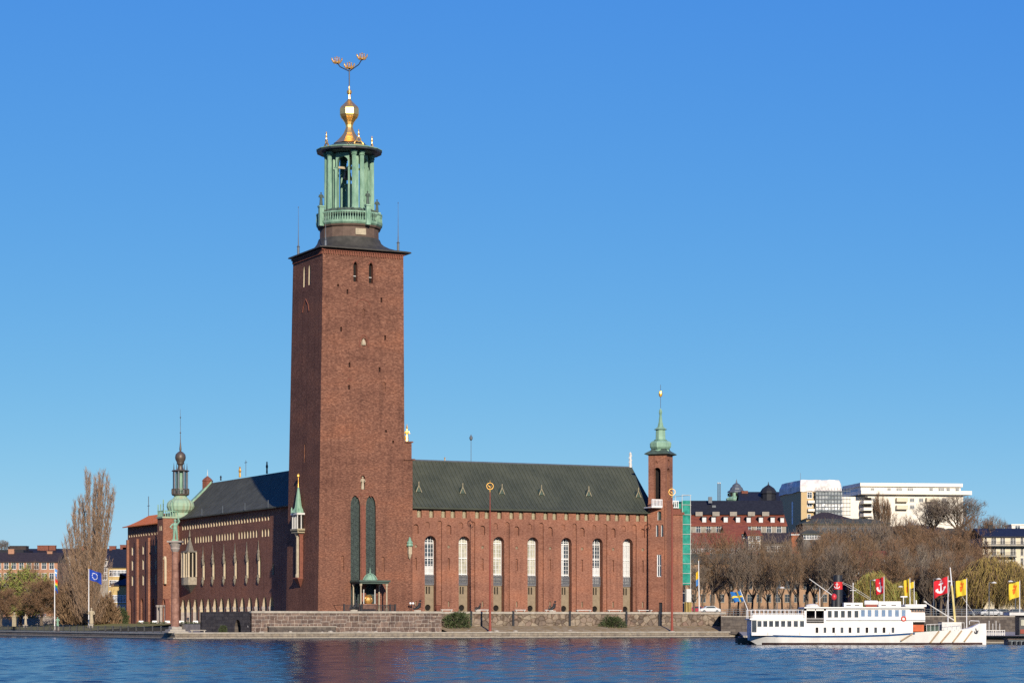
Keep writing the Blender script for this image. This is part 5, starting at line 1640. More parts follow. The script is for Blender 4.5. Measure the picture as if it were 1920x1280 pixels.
# EU flag and the striped flag on the left shore
top = pole("tall white flagpole flying the dark blue flag with a ring of stars", 166.5, 1175.5, 1065, 520, .10, z0=None)
flag("star_flag", "dark blue flag with a ring of white stars on a white pole by the poplar", "flag", top + Vector((.1, 0, -.2)), 2.7, 2.3, [C_BLUE, C_WHT], f_eu, sag=.34, yaw=.35, amp=.12)
top = pole("tall white flagpole with striped and blue flags hanging limp, left of the poplar", 102.5, 1182.5, 1064, 505, .09)
flag("striped_flag", "rainbow striped flag hanging limp, left of the poplar", "flag", top + Vector((.08, 0, -2.3)), 1.3, 2.4, [C_RED, C_ORG, C_YEL, C_GRN, C_SBLUE, C_BLUE], f_rain, sag=.5, yaw=.6, amp=.35, fold=.55)
flag("blue_flag", "small light blue and white flag above the striped flag", "flag", top + Vector((.08, 0, -.1)), 1.2, 1.6, [C_SKY, C_WHT], lambda a, b: 1 if .4 < b < .6 else 0, sag=.4, yaw=.8, amp=.3, fold=.5)
top = pole("white flagpole with a limp yellow and blue pennant, right of the green scaffold", 1311, 1148, 1050, 492, .10, lean=-.012)
flag("limp_pennant", "limp yellow and blue pennant beside the green scaffold", "flag", top + Vector((-.08, 0, -2.2)), .9, 2.9, [C_YEL, C_SKY], lambda a, b: 1 if b > .55 else 0, sag=.4, yaw=3.0, amp=.3, fold=.5)
# flags on the right quay
YQ = 345.0
for (lab, plab, nm, x, y0, y1, Y, w, h, mats, fn, yaw, sag) in (
    ("narrow red flag with white anchor above the wheelhouse roof", "white flagpole with a folded red flag, above the ship's roof", "anchor_flag", 1657.5, 1190, 1080, 350, 1.35, 2.35, [C_RED, C_WHT], f_anchor, 2.3, .25),
    ("folded yellow flag with a red beast behind the wheelhouse", "white flagpole with a folded yellow flag, behind the wheelhouse", "beast_flag", 1706, 1190, 1083, 352, 1.0, 2.6, [C_YEL, C_ORG], f_beast, 2.2, .3),
    ("small pale yellow pennant just right of the folded yellow flag", "short white flagpole with a small pale pennant", "pale_pennant", 1714, 1190, 1089, 390, .9, 1.0, [C_YEL, C_ORG], lambda a, b: 0, 2.9, .2),
    ("large red flag with white anchor just left of the ship's mast", "white flagpole with the large red anchor flag, left of the mast", "anchor_flag", 1777.5, 1190, 1079, YQ, 1.95, 2.35, [C_RED, C_WHT], f_anchor, 2.75, .42),
    ("large yellow flag with red beast just right of the ship's mast", "white flagpole with the large yellow flag, right of the mast", "beast_flag", 1812.5, 1190, 1083.5, YQ, 1.45, 2.3, [C_YEL, C_ORG], f_beast, 2.8, .25),
    ("yellow flag with red beast at the right edge above the kiosk", "white flagpole with a yellow flag at the right edge", "beast_flag", 1912, 1190, 1088, 352, 1.5, 2.3, [C_YEL, C_ORG], f_beast, 2.9, .32)):
    top = pole(plab, x, y0, y1, Y, .06, z0=GZ, group="flagpoles on the ship's quay")
    flag(nm, lab, "flag", top + Vector((-.07, 0, -.1)), w, h, mats, fn, sag=sag, yaw=yaw, amp=.14, group="flags on the ship's quay")

# ------------------------------------------------------------------ red masts with gilded rings, memorial column
for x, yf, yr, v, lab in ((918.8, 1182.5, 911, QV + 1.3, "slim red mast with a gilded ring before the middle of the long facade"), (1260.0, 1183.5, 922, QV + 1.3, "slim red mast with a gilded ring before the right corner turret")):
    q = Face('v', v).inv(x, yf); b = hw(q[0], v, GZ + .02)
    zr_ = WZ(yr, b.y)
    t = thing("ring_mast", lab, "mast", tuple(b), group="red masts on the quay")
    mb = MB(); mb.tube([b, b + Vector((0, 0, 2)), Vector((b.x, b.y, zr_ - 1.0))], [.30, .22, .075], 10); mb.build("shaft", M['red_pole'], t)
    mb = MB(); c = Vector((b.x, b.y, zr_)); mb.ring(c, .62, .055, 'y', 20, 6); mb.build("gilded_ring", M['gold_matt'], t)
    mb = MB(); mb.tube([(b.x, b.y, zr_ - 1.1), (b.x, b.y, zr_ - .2)], [.12, .06], 6); mb.ball(c + Vector((0, 0, -.25)), .22, 8); mb.tube([c + Vector((0, 0, .6)), c + Vector((0, 0, 1.15))], [.07, .02], 5)
    for sgn in (-1, 1): mb.tube([c + Vector((0, 0, -.2)), c + Vector((sgn * .3, 0, .15))], [.08, .03], 5)
    mb.build("gilded_star", M['gold_matt'], t)
    mb = MB(); mb.lathe([(.6, -.02), (.6, .12), (.4, .18)], b, 12); mb.build("foot", M['coping'], t)
YC = hw(QU + 2.2, QV + 2.2, 0).y
b = P(328.5, 1185, YC); b.z = GZ
t = thing("memorial_column", "tall reddish granite column with carved capital standing on the quay corner", "column", tuple(b))
cz = lambda y: WZ(y, YC)
mb = MB(); mb.lathe([(2.6, GZ), (2.6, GZ + .25), (2.0, GZ + .3), (2.0, GZ + .6), (1.3, GZ + .65), (1.3, GZ + 1.0), (.95, GZ + 1.15)], (b.x, b.y, 0), 4, rot=HALL_A + math.pi / 4); mb.build("stepped_base", M['coping'], t)
mb = MB(); mb.lathe([(.86, GZ + 1.0), (.72, GZ + 1.5), (.68, cz(1100)), (.56, cz(1034))], (b.x, b.y, 0), 16); mb.build("shaft", M['redgranite'], t, smooth=40)
mb = MB(); mb.lathe([(.56, cz(1034)), (.85, cz(1028)), (.75, cz(1026)), (1.15, cz(1018)), (.95, cz(1016.5))], (b.x, b.y, 0), 12); mb.box(b.x - 1.3, b.x + 1.3, b.y - 1.3, b.y + 1.3, cz(1016.5), cz(1013.5)); mb.build("capital", M['greystone'], t)
mb = MB()
s0_ = Vector((b.x, b.y, cz(1013.5)))
mb.box(s0_.x - .55, s0_.x + .55, s0_.y - .4, s0_.y + .4, s0_.z, s0_.z + .25)
z = s0_.z + .25
mb.tube([(s0_.x - .25, s0_.y, z), (s0_.x - .18, s0_.y - .05, z + .95), (s0_.x - .1, s0_.y, z + 1.8)], [.2, .2, .28], 7); mb.tube([(s0_.x + .35, s0_.y, z), (s0_.x + .28, s0_.y - .1, z + .95), (s0_.x + .12, s0_.y, z + 1.8)], [.2, .2, .28], 7)
mb.lathe([(.35, 1.6), (.42, 1.9), (.36, 2.2), (.48, 2.6), (.44, 2.85), (.16, 2.98), (.14, 3.1), (.24, 3.22), (.25, 3.45), (.1, 3.62)], (s0_.x, s0_.y, z), 10, sy=.8)
mb.tube([(s0_.x - .4, s0_.y, z + 2.75), (s0_.x - .85, s0_.y - .2, z + 2.2), (s0_.x - .45, s0_.y - .4, z + 1.9)], [.17, .15, .11], 6)
mb.tube([(s0_.x + .4, s0_.y, z + 2.75), (s0_.x + .75, s0_.y - .1, z + 3.2), (s0_.x + .5, s0_.y - .2, z + 3.9)], [.17, .14, .11], 6)
mb.tube([(s0_.x + .5, s0_.y - .2, z + 3.0), (s0_.x + .5, s0_.y - .2, z + 4.6)], .05, 5)
tag(mb.build("warrior_statue", M['copper']), "green bronze standing warrior on top of the granite column", "statue")

# ------------------------------------------------------------------ garden things on the left shore
def statue(name, label, x, y0, y1, Y, mat, pl_h, pmat='coping', arm=.1, head_only=False):
    b = P(x, y0, Y); t = thing(name, label, "statue", tuple(b))
    H = WZ(y1, Y) - b.z
    p_ = MB(); p_.box(b.x - .42, b.x + .42, b.y - .42, b.y + .42, b.z - .3, b.z + pl_h - .15); p_.box(b.x - .52, b.x + .52, b.y - .52, b.y + .52, b.z + pl_h - .15, b.z + pl_h); p_.build("plinth", M[pmat], t)
    g_ = MB(); hh = H - pl_h
    if head_only:
        g_.lathe([(.3, 0), (.36, .25 * hh), (.13, .42 * hh), (.12, .5 * hh), (.24, .62 * hh), (.24, .85 * hh), (.08, hh)], (b.x, b.y, b.z + pl_h), 8)
        g_.build("bust", M[mat], t)
    else:
        figure_mb(g_, (b.x, b.y, b.z + pl_h), hh, arm=arm); g_.build("figure", M[mat], t)
statue("bust_statue", "pale stone bust on a tall pillar at the far left", 27, 1171, 1147, 520, 'carved', 1.9, 'carved', head_only=True)
statue("garden_statue", "slim pale figure between the bust and the green statue", 48, 1173, 1151, 520, 'sandstone', .3)
statue("green_statue", "green bronze figure on a pale block beside the striped flagpole", 108, 1182, 1156, 508, 'copper', .9, 'greystone')
statue("stone_statue", "cream stone figure beside the blue star flagpole", 171.5, 1174, 1139, 515, 'sandstone', .6)
t = thing("garden_wall", "pale low garden wall behind the statues at the far left", "wall", tuple(P(-60, 1168, 600)))
a = P(-60, 1168, 600); b_ = P(99, 1168, 590)
mb = MB(); d = (b_ - a); d.z = 0; n = Vector((-d.y, d.x, 0)).normalized() * .5
mb.prism([(p.x, p.y, GZ) for p in (a, b_, b_ + n, a + n)], (0, 0, WZ(1156.5, 595) - GZ)); mb.build("masonry", M['greystone'], t)
mb = MB(); mb.prism([(p.x, p.y, WZ(1156.5, 595) + .002) for p in (a - n * .3, b_ - n * .3, b_ + n * 1.3, a + n * 1.3)], (0, 0, .2)); mb.build("coping", M['coping'], t)
g = thing("stone_bollards", "x", "bollard")
bpy.data.objects.remove(g)
for k, x in enumerate((42, 45, 56.5, 60.5, 63.5, 67, 70, 73.5, 82, 85)):
    q = P(x, 1157, 597); t = MB(); t.lathe([(.16, 0), (.16, .6), (.12, .75)], (0, 0, 0), 6)
    o = t.build("stone_bollard", M['offwhite']); o.location = (q.x, q.y + .2, WZ(1156.5, 595) + .2)
    tag(o, "short white post on the pale garden wall at the far left", "bollard", "white posts on the garden wall")
t = thing("garden_hut", "small red brick garden hut with pale roof, behind the garden wall", "hut", tuple(P(40, 1160, 615)))
q = P(40, 1160, 615)
mb = MB(); mb.box(q.x - 1.0, q.x + 1.0, q.y, q.y + 2, 2, WZ(1139, 615)); mb.build("wall", M['brick'], t)
mb = MB(); z = WZ(1139, 615); mb.prism([(q.x - 1.3, q.y - .3, z), (q.x + 1.3, q.y - .3, z), (q.x, q.y - .3, z + 1.3)], (0, 2.6, 0)); mb.build("roof", M['tile'], t)
# quay railing left: iron panels between posts
def qpt(k): p = hw(QU + 1.0, QV + 1.0 + k, GZ); return p
t = thing("quay_railing", "dark iron quay railing running along the water at the left", "railing", tuple(qpt(4)))
mb, pp = MB(), MB()
k = 5.0
while k < 150:
    p = qpt(k); mb.tube([p, p + Vector((0, 0, 1.05))], .035, 4, cap=False); k += .42
for z in (.15, 1.0): mb.tube([qpt(5) + Vector((0, 0, z)), qpt(150) + Vector((0, 0, z))], .05, 4)
mb.build("iron_panel", M['iron'], t)
k = 5.0
while k < 150: p = qpt(k); pp.box(p.x - .14, p.x + .14, p.y - .14, p.y + .14, GZ, GZ + 1.2); k += 5.0
pp.build("railing_posts", M['iron'], t)["kind"] = "stuff"
# planters and laid tables before the arcade
for i, (x0, x1) in enumerate(((258, 314), (340, 398))):
    f_ = Face('u', -3.2); va2, vb2 = sorted((f_.inv(x0, 1172)[0], f_.inv(x1, 1172)[0]))
    t = thing("planter_box", ("long dark planter box before the orange roofed block", "long dark planter box before the pointed arcade")[i], "planter", tuple(hw(-3.2, va2, ZB)))
    mb = MB(); hprism(mb, [(-3.6, va2), (-3.2, va2), (-3.2, vb2), (-3.6, vb2)], ZB - .9, ZB + .15); mb.build("box", M['iron'], t)
    mb = MB()
    rnd = random.Random(i)
    for k in range(260):
        u, v = -3.4 + rnd.uniform(-.25, .25), rnd.uniform(va2, vb2); p = hw(u, v, ZB + .1 + rnd.random() * .35)
        a = Vector((rnd.uniform(-1, 1), rnd.uniform(-1, 1), rnd.uniform(-.3, 1))).normalized() * .22; c = a.orthogonal().normalized() * .1
        mb.poly([p - c, p + c, p + a])
    mb.build("foliage", M['conifer'], t)
for i, x in enumerate((265, 290.5, 314.5, 341, 367, 391.5)):
    f_ = Face('u', -1.2); v = f_.inv(x, 1168)[0]; p = hw(-1.2, v, ZB)
    t = thing("laid_table", "restaurant table under a white cloth before the arcade, number %s from the left" % ("first", "second", "third", "fourth", "fifth", "last")[i] if False else "restaurant table under a white cloth, the %s one from the left before the arcade" % ("first", "second", "third", "fourth", "fifth", "sixth")[i], "table", tuple(p), group="white tables before the arcade")
    mb = MB(); mb.box(p.x - .5, p.x + .5, p.y - .5, p.y + .5, p.z + .72, p.z + .76)
    mb.add([(p.x + a * .5, p.y + b2 * .5, p.z + .72) for a, b2 in ((-1, -1), (1, -1), (1, 1), (-1, 1))] + [(p.x + a * .56, p.y + b2 * .56, p.z + .25) for a, b2 in ((-1, -1), (1, -1), (1, 1), (-1, 1))], [(0, 1, 5, 4), (1, 2, 6, 5), (2, 3, 7, 6), (3, 0, 4, 7)])
    mb.build("tablecloth", M['white'], t)
    mb = MB(); mb.lathe([(.3, 0), (.06, .1), (.05, .72)], p, 8); mb.build("leg", M['iron'], t)
# bench and small things on the quay in front of the podium
for x, lab in ((372, "grey stone bench on the quay right of the granite column"),):
    q = hw(Face('v', QV + 3).inv(x, 1180)[0], QV + 3, GZ)
    t = thing("stone_bench", lab, "bench", tuple(q)); mb = MB(); mb.box(q.x - 1.4, q.x + 1.4, q.y - .3, q.y + .3, q.z + .4, q.z + .52); mb.build("seat", M['coping'], t)
    for s_ in (-1.1, 1.1): mb = MB(); mb.box(q.x + s_ - .1, q.x + s_ + .1, q.y - .25, q.y + .25, q.z, q.z + .4); mb.build("leg", M['coping'], t)
q0 = hw(PU + 1.8, PV - 1.2, GZ)
t = thing("stone_trough", "long low grey granite ledge against the foot of the podium", "ledge", tuple(q0))
mb = MB(); hprism(mb, [(PU + 3, PV - .9), (PU + 16, PV - .9), (PU + 16, PV - .02), (PU + 3, PV - .02)], GZ, GZ + 1.0); mb.build("block", M['darkstone_and_shade'], t)
mb = MB(); hprism(mb, [(PU + 2.9, PV - 1.0), (PU + 16.1, PV - 1.0), (PU + 16.1, PV - .01), (PU + 2.9, PV - .01)], GZ + 1.0, GZ + 1.14); mb.build("coping", M['coping'], t)
rnd = random.Random(5)
for k in range(26):
    u = rnd.uniform(PU + 1, UPR + 30); v = PV - .35 - rnd.random() * 1.2 if u < UPR else QV + 2.2 + rnd.random() * 1.0
    p = hw(u, v, GZ); r = rnd.uniform(.15, .45)
    mb = MB(); mb.lathe([(r, 0), (r * 1.05, r * .35), (r * .7, r * .8), (r * .1, r * .95)], (0, 0, 0), 7, rot=rnd.random(), sx=1.3)
    o = mb.build("loose_stone", M['coping']); o.location = p
    tag(o, "loose pale stone lying at the foot of the terrace walls", "stone", "loose stones at the foot of the walls")
# bronze sculptures on the wall tops
def sculpture(label, p, mat='iron', s=1.0):
    t = thing("bronze_sculpture", label, "sculpture", tuple(p))
    mb_ = MB(); mb_.box(p.x - .5 * s, p.x + .5 * s, p.y - .3, p.y + .3, p.z, p.z + .25); mb_.build("plinth", M['coping'], t)
    mb_ = MB(); z = p.z + .25
    mb_.tube([(p.x - .6 * s, p.y, z + .15), (p.x - .1 * s, p.y, z + .35), (p.x + .25 * s, p.y, z + .5 * s), (p.x + .35 * s, p.y - .05, z + 1.1 * s)], [.12, .22 * s, .26 * s, .2 * s], 7)
    mb_.ball((p.x + .4 * s, p.y - .08, z + 1.35 * s), .17 * s, 8)
    mb_.tube([(p.x + .35 * s, p.y - .2, z + 1.05 * s), (p.x + .05 * s, p.y - .3, z + .7 * s), (p.x - .15 * s, p.y - .25, z + .5)], [.09, .08, .06], 5)
    mb_.tube([(p.x - .1 * s, p.y, z + .35), (p.x - .45 * s, p.y - .1, z + .75 * s), (p.x - .7 * s, p.y - .1, z + .1)], [.14, .12, .08], 6)
    mb_.build("figure", M[mat], t)
for x, y, v, lab in ((664, 1150, PV + .4, "small dark bronze sculpture on the podium edge below the tomb canopy"), (783, 1149, PV + .4, "small dark bronze sculpture near the right end of the podium"), (897, 1150, RV + .4, "dark bronze figure on the terrace wall left of the first red mast"), (1036, 1147, RV + .4, "dark reclining bronze figure on the terrace wall before the fourth tall window")):
    u = Face('v', v).inv(x, y)[0]; sculpture(lab, hw(u, v, TZ + .07), s=1.25 if x != 897 else .9)
u = Face('v', -1.5).inv(821, 1140)[0]; p = hw(u, -1.5, TZ)
t = thing("terracotta_urn", "terracotta urn on the terrace right of the podium", "urn", tuple(p)); mb = MB(); mb.lathe([(.3, 0), (.35, .1), (.5, .7), (.62, 1.1), (.5, 1.25), (.62, 1.35)], p, 10); mb.build("bowl", M['brick_trim'], t)
u = Face('v', -1.5).inv(772, 1140)[0]; p = hw(u, -1.5, TZ)
t = thing("globe_lamp", "twin white globe lamp on a short post beside the stair pier", "lamp", tuple(p)); mb = MB(); mb.tube([p, p + Vector((0, 0, 1.5))], .06, 6); mb.build("post", M['iron'], t)
for s_ in (-.25, .25): mb = MB(); mb.ball(p + Vector((s_, 0, 1.65)), .24, 10); mb.build("globe", M['white'], t)
for i, (xa, xb) in enumerate(((826, 848), (890, 915), (965, 985), (1021, 1036), (1080, 1108), (1139, 1165), (1195, 1222))):
    a, b_ = Face('v', -.6).inv(xa, 1146)[0], Face('v', -.6).inv(xb, 1146)[0]
    t = thing("terrace_bench", "pale stone bench along the foot of the long facade, the %s one from the tower" % ("first", "second", "third", "fourth", "fifth", "sixth", "seventh")[i], "bench", tuple(hw(a, -.6, TZ)), group="benches along the facade")
    mb = MB(); hprism(mb, [(a, -.9), (b_, -.9), (b_, -.4), (a, -.4)], TZ + .38, TZ + .5); mb.build("seat", M['offwhite'], t)
    for s_ in (a + .3, b_ - .3): mb = MB(); hprism(mb, [(s_ - .1, -.85), (s_ + .1, -.85), (s_ + .1, -.45), (s_ - .1, -.45)], TZ, TZ + .38); mb.build("leg", M['coping'], t)

# ------------------------------------------------------------------ scaffold and site cabin at the right end of the hall
sc_ = thing("netted_scaffold", "tall scaffold wrapped in green netting at the right end of the brick hall", "scaffold", tuple(hw(UE + .3, 2, TZ)))
net = two_tone("green_netting", (0.008, 0.16, 0.115), (0.05, 0.34, 0.25), .8, .7, lo=.3, hi=.7, bmp=.6)
fS = Face('v', 2.0)
ue2 = fS.inv(1294.6, 1000)[0]
zS0, zS1 = fS.inv(1287, 1096)[1], fS.inv(1287, 938)[1]
mb = MB()
nxs, nzs = 6, 16
for (pa, pb) in (((UE + .35, 2.0), (ue2, 2.0)), ((ue2, 2.0), (ue2, 14.0)), ((ue2, 14.0), (UE + .35, 14.0))):
    for i in range(nxs):
        for j in range(nzs):
            q = []
            for (a, b_) in ((i, j), (i + 1, j), (i + 1, j + 1), (i, j + 1)):
                u, v = pa[0] + (pb[0] - pa[0]) * a / nxs, pa[1] + (pb[1] - pa[1]) * a / nxs
                bl = .07 * math.sin(math.pi * a / nxs * 3) * math.sin(math.pi * b_)
                q.append(hw(u + .05 * noise.noise(Vector((u, b_ * .7, v))), v - .12 * noise.noise(Vector((u * .9, b_ * .9, 1))), zS0 + (zS1 - zS0) * b_ / nzs))
            mb.poly(q)
mb.build("netting", net, sc_)
mb = MB()
for u in (UE + .4, ue2 - .05):
    for v in (1.9, 8, 14.1): mb.tube([hw(u, v, TZ), hw(u, v, zS1 + 1.2)], .06, 5)
z = TZ + 2
while z < zS1 + 1.2:
    mb.tube([hw(UE + .3, 1.86, z), hw(ue2 + .1, 1.86, z)], .05, 5); mb.tube([hw(ue2 + .03, 1.8, z), hw(ue2 + .03, 14.2, z)], .05, 5); z += 2.0
mb.build("scaffold_tubes", M['offwhite'], sc_)["kind"] = "stuff"
mb = MB(); a_ = fS.inv(1272, 950)[0]
mb.box(0, 0, 0, 0, 0, 0) if False else None
hprism(mb, [(a_, 2.2), (UE + .3, 2.2), (UE + .3, 13), (a_, 13)], ZE + .9, ZE + 1.9); mb.build("top_netting", net, sc_)
fC = Face('v', 1.2); a, b_ = fC.inv(1286.5, 1115)[0], fC.inv(1296, 1115)[0]
cab = thing("site_cabin", "pale grey site cabin raised on yellow timber posts under the green scaffold", "site cabin", tuple(hw(a, 1.2, TZ)))
mb = MB(); hprism(mb, [(a + .1, 1.2), (b_, 1.2), (b_, 1.9 - .0), (a + .1, 1.9)], fC.inv(1291, 1128)[1], fC.inv(1291, 1103.5)[1]); mb.build("cabin_body", M['offwhite'], cab)
for u in (a, (a + b_) / 2, b_ - .2):
    for v in (1.25, 1.75): mb = MB(); hprism(mb, [(u, v), (u + .3, v), (u + .3, v + .12), (u, v + .12)], TZ, fC.inv(1291, 1128)[1]); mb.build("timber_post", plain("yellow_timber", (.36, .26, .09), .8), cab) if u == a and v == 1.25 else mb.build("timber_post", bpy.data.materials["yellow_timber"], cab)

# ------------------------------------------------------------------ the moored ship
SHX, SHY = WX(1408, 320), 320.0
ship = thing("passenger_ship", "white passenger ship with black funnel moored before the wooded hill", "ship", (SHX, SHY, 0), 0, org=False)
def sx_(x): return (x - 1408) / 13.98
def sz_(y): return (1208.3 - y) / 13.98
SL = WX(1849, 323.3) - SHX; BW = 6.6
hullw = plain("ship_white", (0.76, 0.735, 0.68), .45, var=.09, stretch=(1, 1, .25), scale=1.2)
hull_red = plain("boot_topping", (0.055, 0.03, 0.028), .6)
sblue = plain("ship_blue", (0.025, 0.08, 0.20), .5)
brown_w = plain("varnished_wood", (0.22, 0.10, 0.045), .4, var=.2, stretch=(1, 1, .2), scale=6)
shipglass = glass_dark("ship_glass", (0.035, 0.04, 0.045), .1)
shipblue_glass = plain("ship_blue_glass", (0.16, 0.24, 0.36), .15)
def half_beam(t):      # plan form: rounded stern, long straight side, fine bow
    if t < .12: return BW / 2 * (0.55 + .45 * math.sin(math.pi / 2 * t / .12))
    if t > .62: k = (t - .62) / .38; return BW / 2 * max(.02, (1 - k ** 2.3))
    return BW / 2
def deck_z(t):         # top of the hull along its length
    x = 1408 + t * 441
    for (xa, ya), (xb, yb) in zip(SHEER, SHEER[1:]):
        if xa <= x <= xb: return sz_(ya + (yb - ya) * (x - xa) / (xb - xa))
    return sz_(SHEER[-1][1])
SHEER = [(1408, 1187), (1440, 1189), (1520, 1190.5), (1600, 1190), (1660, 1188), (1705, 1185), (1760, 1181.5), (1808, 1178.5), (1818, 1176.5), (1828, 1171.5), (1835, 1168.2), (1849, 1167.8)]
NS = 60
mb = MB(); rows = []
for i in range(NS + 1):
    t = i / NS
    hb = half_beam(t); zt = deck_z(t)
    zk = -.9 if t > .08 else -.9 + (1 - t / .08) * 1.5
    row = []
    for f_ in (0, .25, .42, .55, .72, 1.0):
        z = zk + (zt - zk) * f_
        fl = (0.80 + .2 * f_) if t < .62 else (.35 + .65 * f_ ** .9) if t > .97 else (0.70 + .30 * f_)
        row.append((t * SL, hb * (fl if t > .1 else fl * (.75 + .25 * f_)), z))
    rows.append(row)
nr = len(rows[0])
for sgn in (-1, 1):
    vs = [(x, BW / 2 + sgn * y, z) for r_ in rows for (x, y, z) in r_]
    fs = [(i * nr + k, (i + 1) * nr + k, (i + 1) * nr + k + 1, i * nr + k + 1) for i in range(NS) for k in range(nr - 1)]
    mb.add(vs, fs, 0)
dk = [(r_[-1][0], r_[-1][1], r_[-1][2] - .02) for r_ in rows]
for a, b_ in zip(dk, dk[1:]): mb.poly([(a[0], BW / 2 - a[1], a[2] - (0 if a[0] / SL < .85 else 0)), (b_[0], BW / 2 - b_[1], b_[2]), (b_[0], BW / 2 + b_[1], b_[2]), (a[0], BW / 2 + a[1], a[2])])
mb.poly([(0, BW / 2 - rows[0][k][1], rows[0][k][2]) for k in range(nr)] + [(0, BW / 2 + rows[0][k][1], rows[0][k][2]) for k in range(nr - 1, -1, -1)])
hull = mb.build("hull", [hullw], ship, smooth=30)
def strip(name, z_of, h, mat, t0=0.02, t1=.985, out=.03):
    mb_ = MB()
    for sgn in (-1, 1):
        prev = None
        for i in range(int(t0 * NS), int(t1 * NS) + 1):
            r_ = rows[i]; z = z_of(i / NS)
            zk, zt = r_[0][2], r_[-1][2]
            # hull half width at height z
            def w_at(zz):
                for a, b_ in zip(r_, r_[1:]):
                    if a[2] - 1e-6 <= zz <= b_[2] + 1e-6: return a[1] + (b_[1] - a[1]) * (zz - a[2]) / max(1e-6, b_[2] - a[2])
                return None
            wa, wb = w_at(z), w_at(z + h)
            if wa is None or wb is None: prev = None; continue
            p_ = [(r_[0][0], BW / 2 + sgn * (wa + out), z), (r_[0][0], BW / 2 + sgn * (wb + out), z + h)]
            if prev: mb_.prism([prev[0], p_[0], p_[1], prev[1]], (0, -sgn * out * .9, 0))
            prev = p_
    return mb_.build(name, mat, hull)
strip("blue_line", lambda t: deck_z(min(t, .70)) - .28 if t < .70 else deck_z(t) - .32, .24, sblue, .02, .69)
strip("waterline_band", lambda t: .0, .30, hull_red, .06, .99, .02)
def deckhouse(name, x0, x1, y0, y1, inset, mat=None, parent=None):
    mb_ = MB(); mb_.box(sx_(x0), sx_(x1), inset, BW - inset, sz_(y1), sz_(y0)); return mb_.build(name, mat or hullw, parent or ship)
def ship_windows(parent, xs, w, y0, y1, front, mats, name="window"):
    for i, x in enumerate(xs):
        mb_ = MB(); a, b_, c, d = sx_(x - w / 2), sx_(x + w / 2), sz_(y1), sz_(y0)
        mb_.box(a, b_, front - .02, front + .05, c, d, 1)
        e = .045
        mb_.box(a - e, a, front - .05, front + .02, c - e, d + e); mb_.box(b_, b_ + e, front - .05, front + .02, c - e, d + e)
        mb_.box(a, b_, front - .05, front + .02, c - e, c); mb_.box(a, b_, front - .05, front + .02, d, d + e)
        mb_.build(name, [hullw, mats[i % len(mats)]], parent)
IN = .12
lower = deckhouse("aft_saloon", 1409.5, 1712, 1161, 1190.5, IN)
mb = MB(); mb.box(sx_(1406), sx_(1510), IN - .12, BW - IN + .12, sz_(1161), sz_(1158.8)); mb.build("saloon_roof", hullw, lower)
ship_windows(lower, [1424.2, 1435, 1446, 1457, 1468.5, 1480.2, 1492.3, 1504], 7.6, 1163.2, 1174.2, IN, [shipglass])
ship_windows(lower, [1414.2], 8.8, 1162.2, 1184.5, IN, [shipglass])
ship_windows(lower, [1532, 1547, 1563.2, 1579, 1594, 1609.5, 1625.7, 1642, 1657.8, 1674.6], 5.0, 1175.3, 1185.6, IN, [M['void'], shipglass])
upper = deckhouse("upper_saloon", 1548, 1706, 1139.5, 1161, IN)
mb = MB(); mb.box(sx_(1508), sx_(1732), IN - .2, BW - IN + .2, sz_(1139.5), sz_(1137.3)); mb.build("saloon_roof", hullw, upper)
for (x0, x1, ya, yb) in ((1508.5, 1512.4, 1139.5, 1161), (1528.4, 1530, 1139.5, 1161), (1545.2, 1549, 1139.5, 1161), (1508.5, 1549, 1166.5, 1170), (1508.5, 1549, 1139.5, 1144)):
    for ya_, yb_ in ((IN - .01, IN + .13), (BW - IN - .13, BW - IN + .01)):
        mb = MB(); mb.box(sx_(x0), sx_(x1), ya_, yb_, sz_(yb), sz_(ya)); mb.build("open_bay_frame", hullw, upper)
mb = MB(); mb.box(sx_(1512.4), sx_(1545), IN - .015, IN + .06, sz_(1167.5), sz_(1158)); mb.build("bay_shade_panel", M['void'], upper)  # black sheet painted as the shade low in the open bay
mb = MB(); mb.box(sx_(1512), sx_(1547), 2.2, 2.3, sz_(1168), sz_(1140)); mb.build("bay_shade_back", M['void'], upper)  # black sheet, the bay's inner shade put into its colour
mb = MB()
for y in (1158.5, 1161, 1164.5): mb.box(sx_(1512.4), sx_(1545.2), IN - .04, IN - .0, sz_(y) - .02, sz_(y) + .03)
mb.build("bay_railing", M['offwhite'], upper)
ship_windows(upper, [1556, 1568, 1580.6, 1593, 1606], 7.2, 1144.2, 1156.8, IN, [shipglass])
ship_windows(upper, [1618.2, 1630.6, 1643.8, 1656.8, 1669, 1682, 1694.6], 7.2, 1142.5, 1155.2, IN, [shipblue_glass])
# wheelhouse with brown window band and bulwark
wh = deckhouse("wheelhouse", 1706.2, 1735, 1136, 1161, IN + .25)
mb = MB(); mb.box(sx_(1698), sx_(1737.5), IN, BW - IN, sz_(1136.5), sz_(1132.2)); mb.box(sx_(1706), sx_(1735), IN - .02, BW - IN + .02, sz_(1165), sz_(1150.5)); mb.build("bridge_bulwark", hullw, wh)
mb = MB(); mb.box(sx_(1709), sx_(1735.1), IN + .20, BW - IN - .2, sz_(1147), sz_(1138)); mb.build("window_band", brown_w, wh)
for x in (1712.3, 1717.5, 1722.8, 1728, 1732.6): mb = MB(); mb.box(sx_(x - 1.7), sx_(x + 1.7), IN + .17, IN + .26, sz_(1145.5), sz_(1139.5)); mb.build("window", shipglass, wh)
mb = MB(); mb.box(sx_(1707), sx_(1734), IN + .3, BW - IN - .3, sz_(1184.5), sz_(1165.5)); mb.build("foredeck_shade_box", M['void'], wh)  # solid black box stands in for the shade of the open foredeck
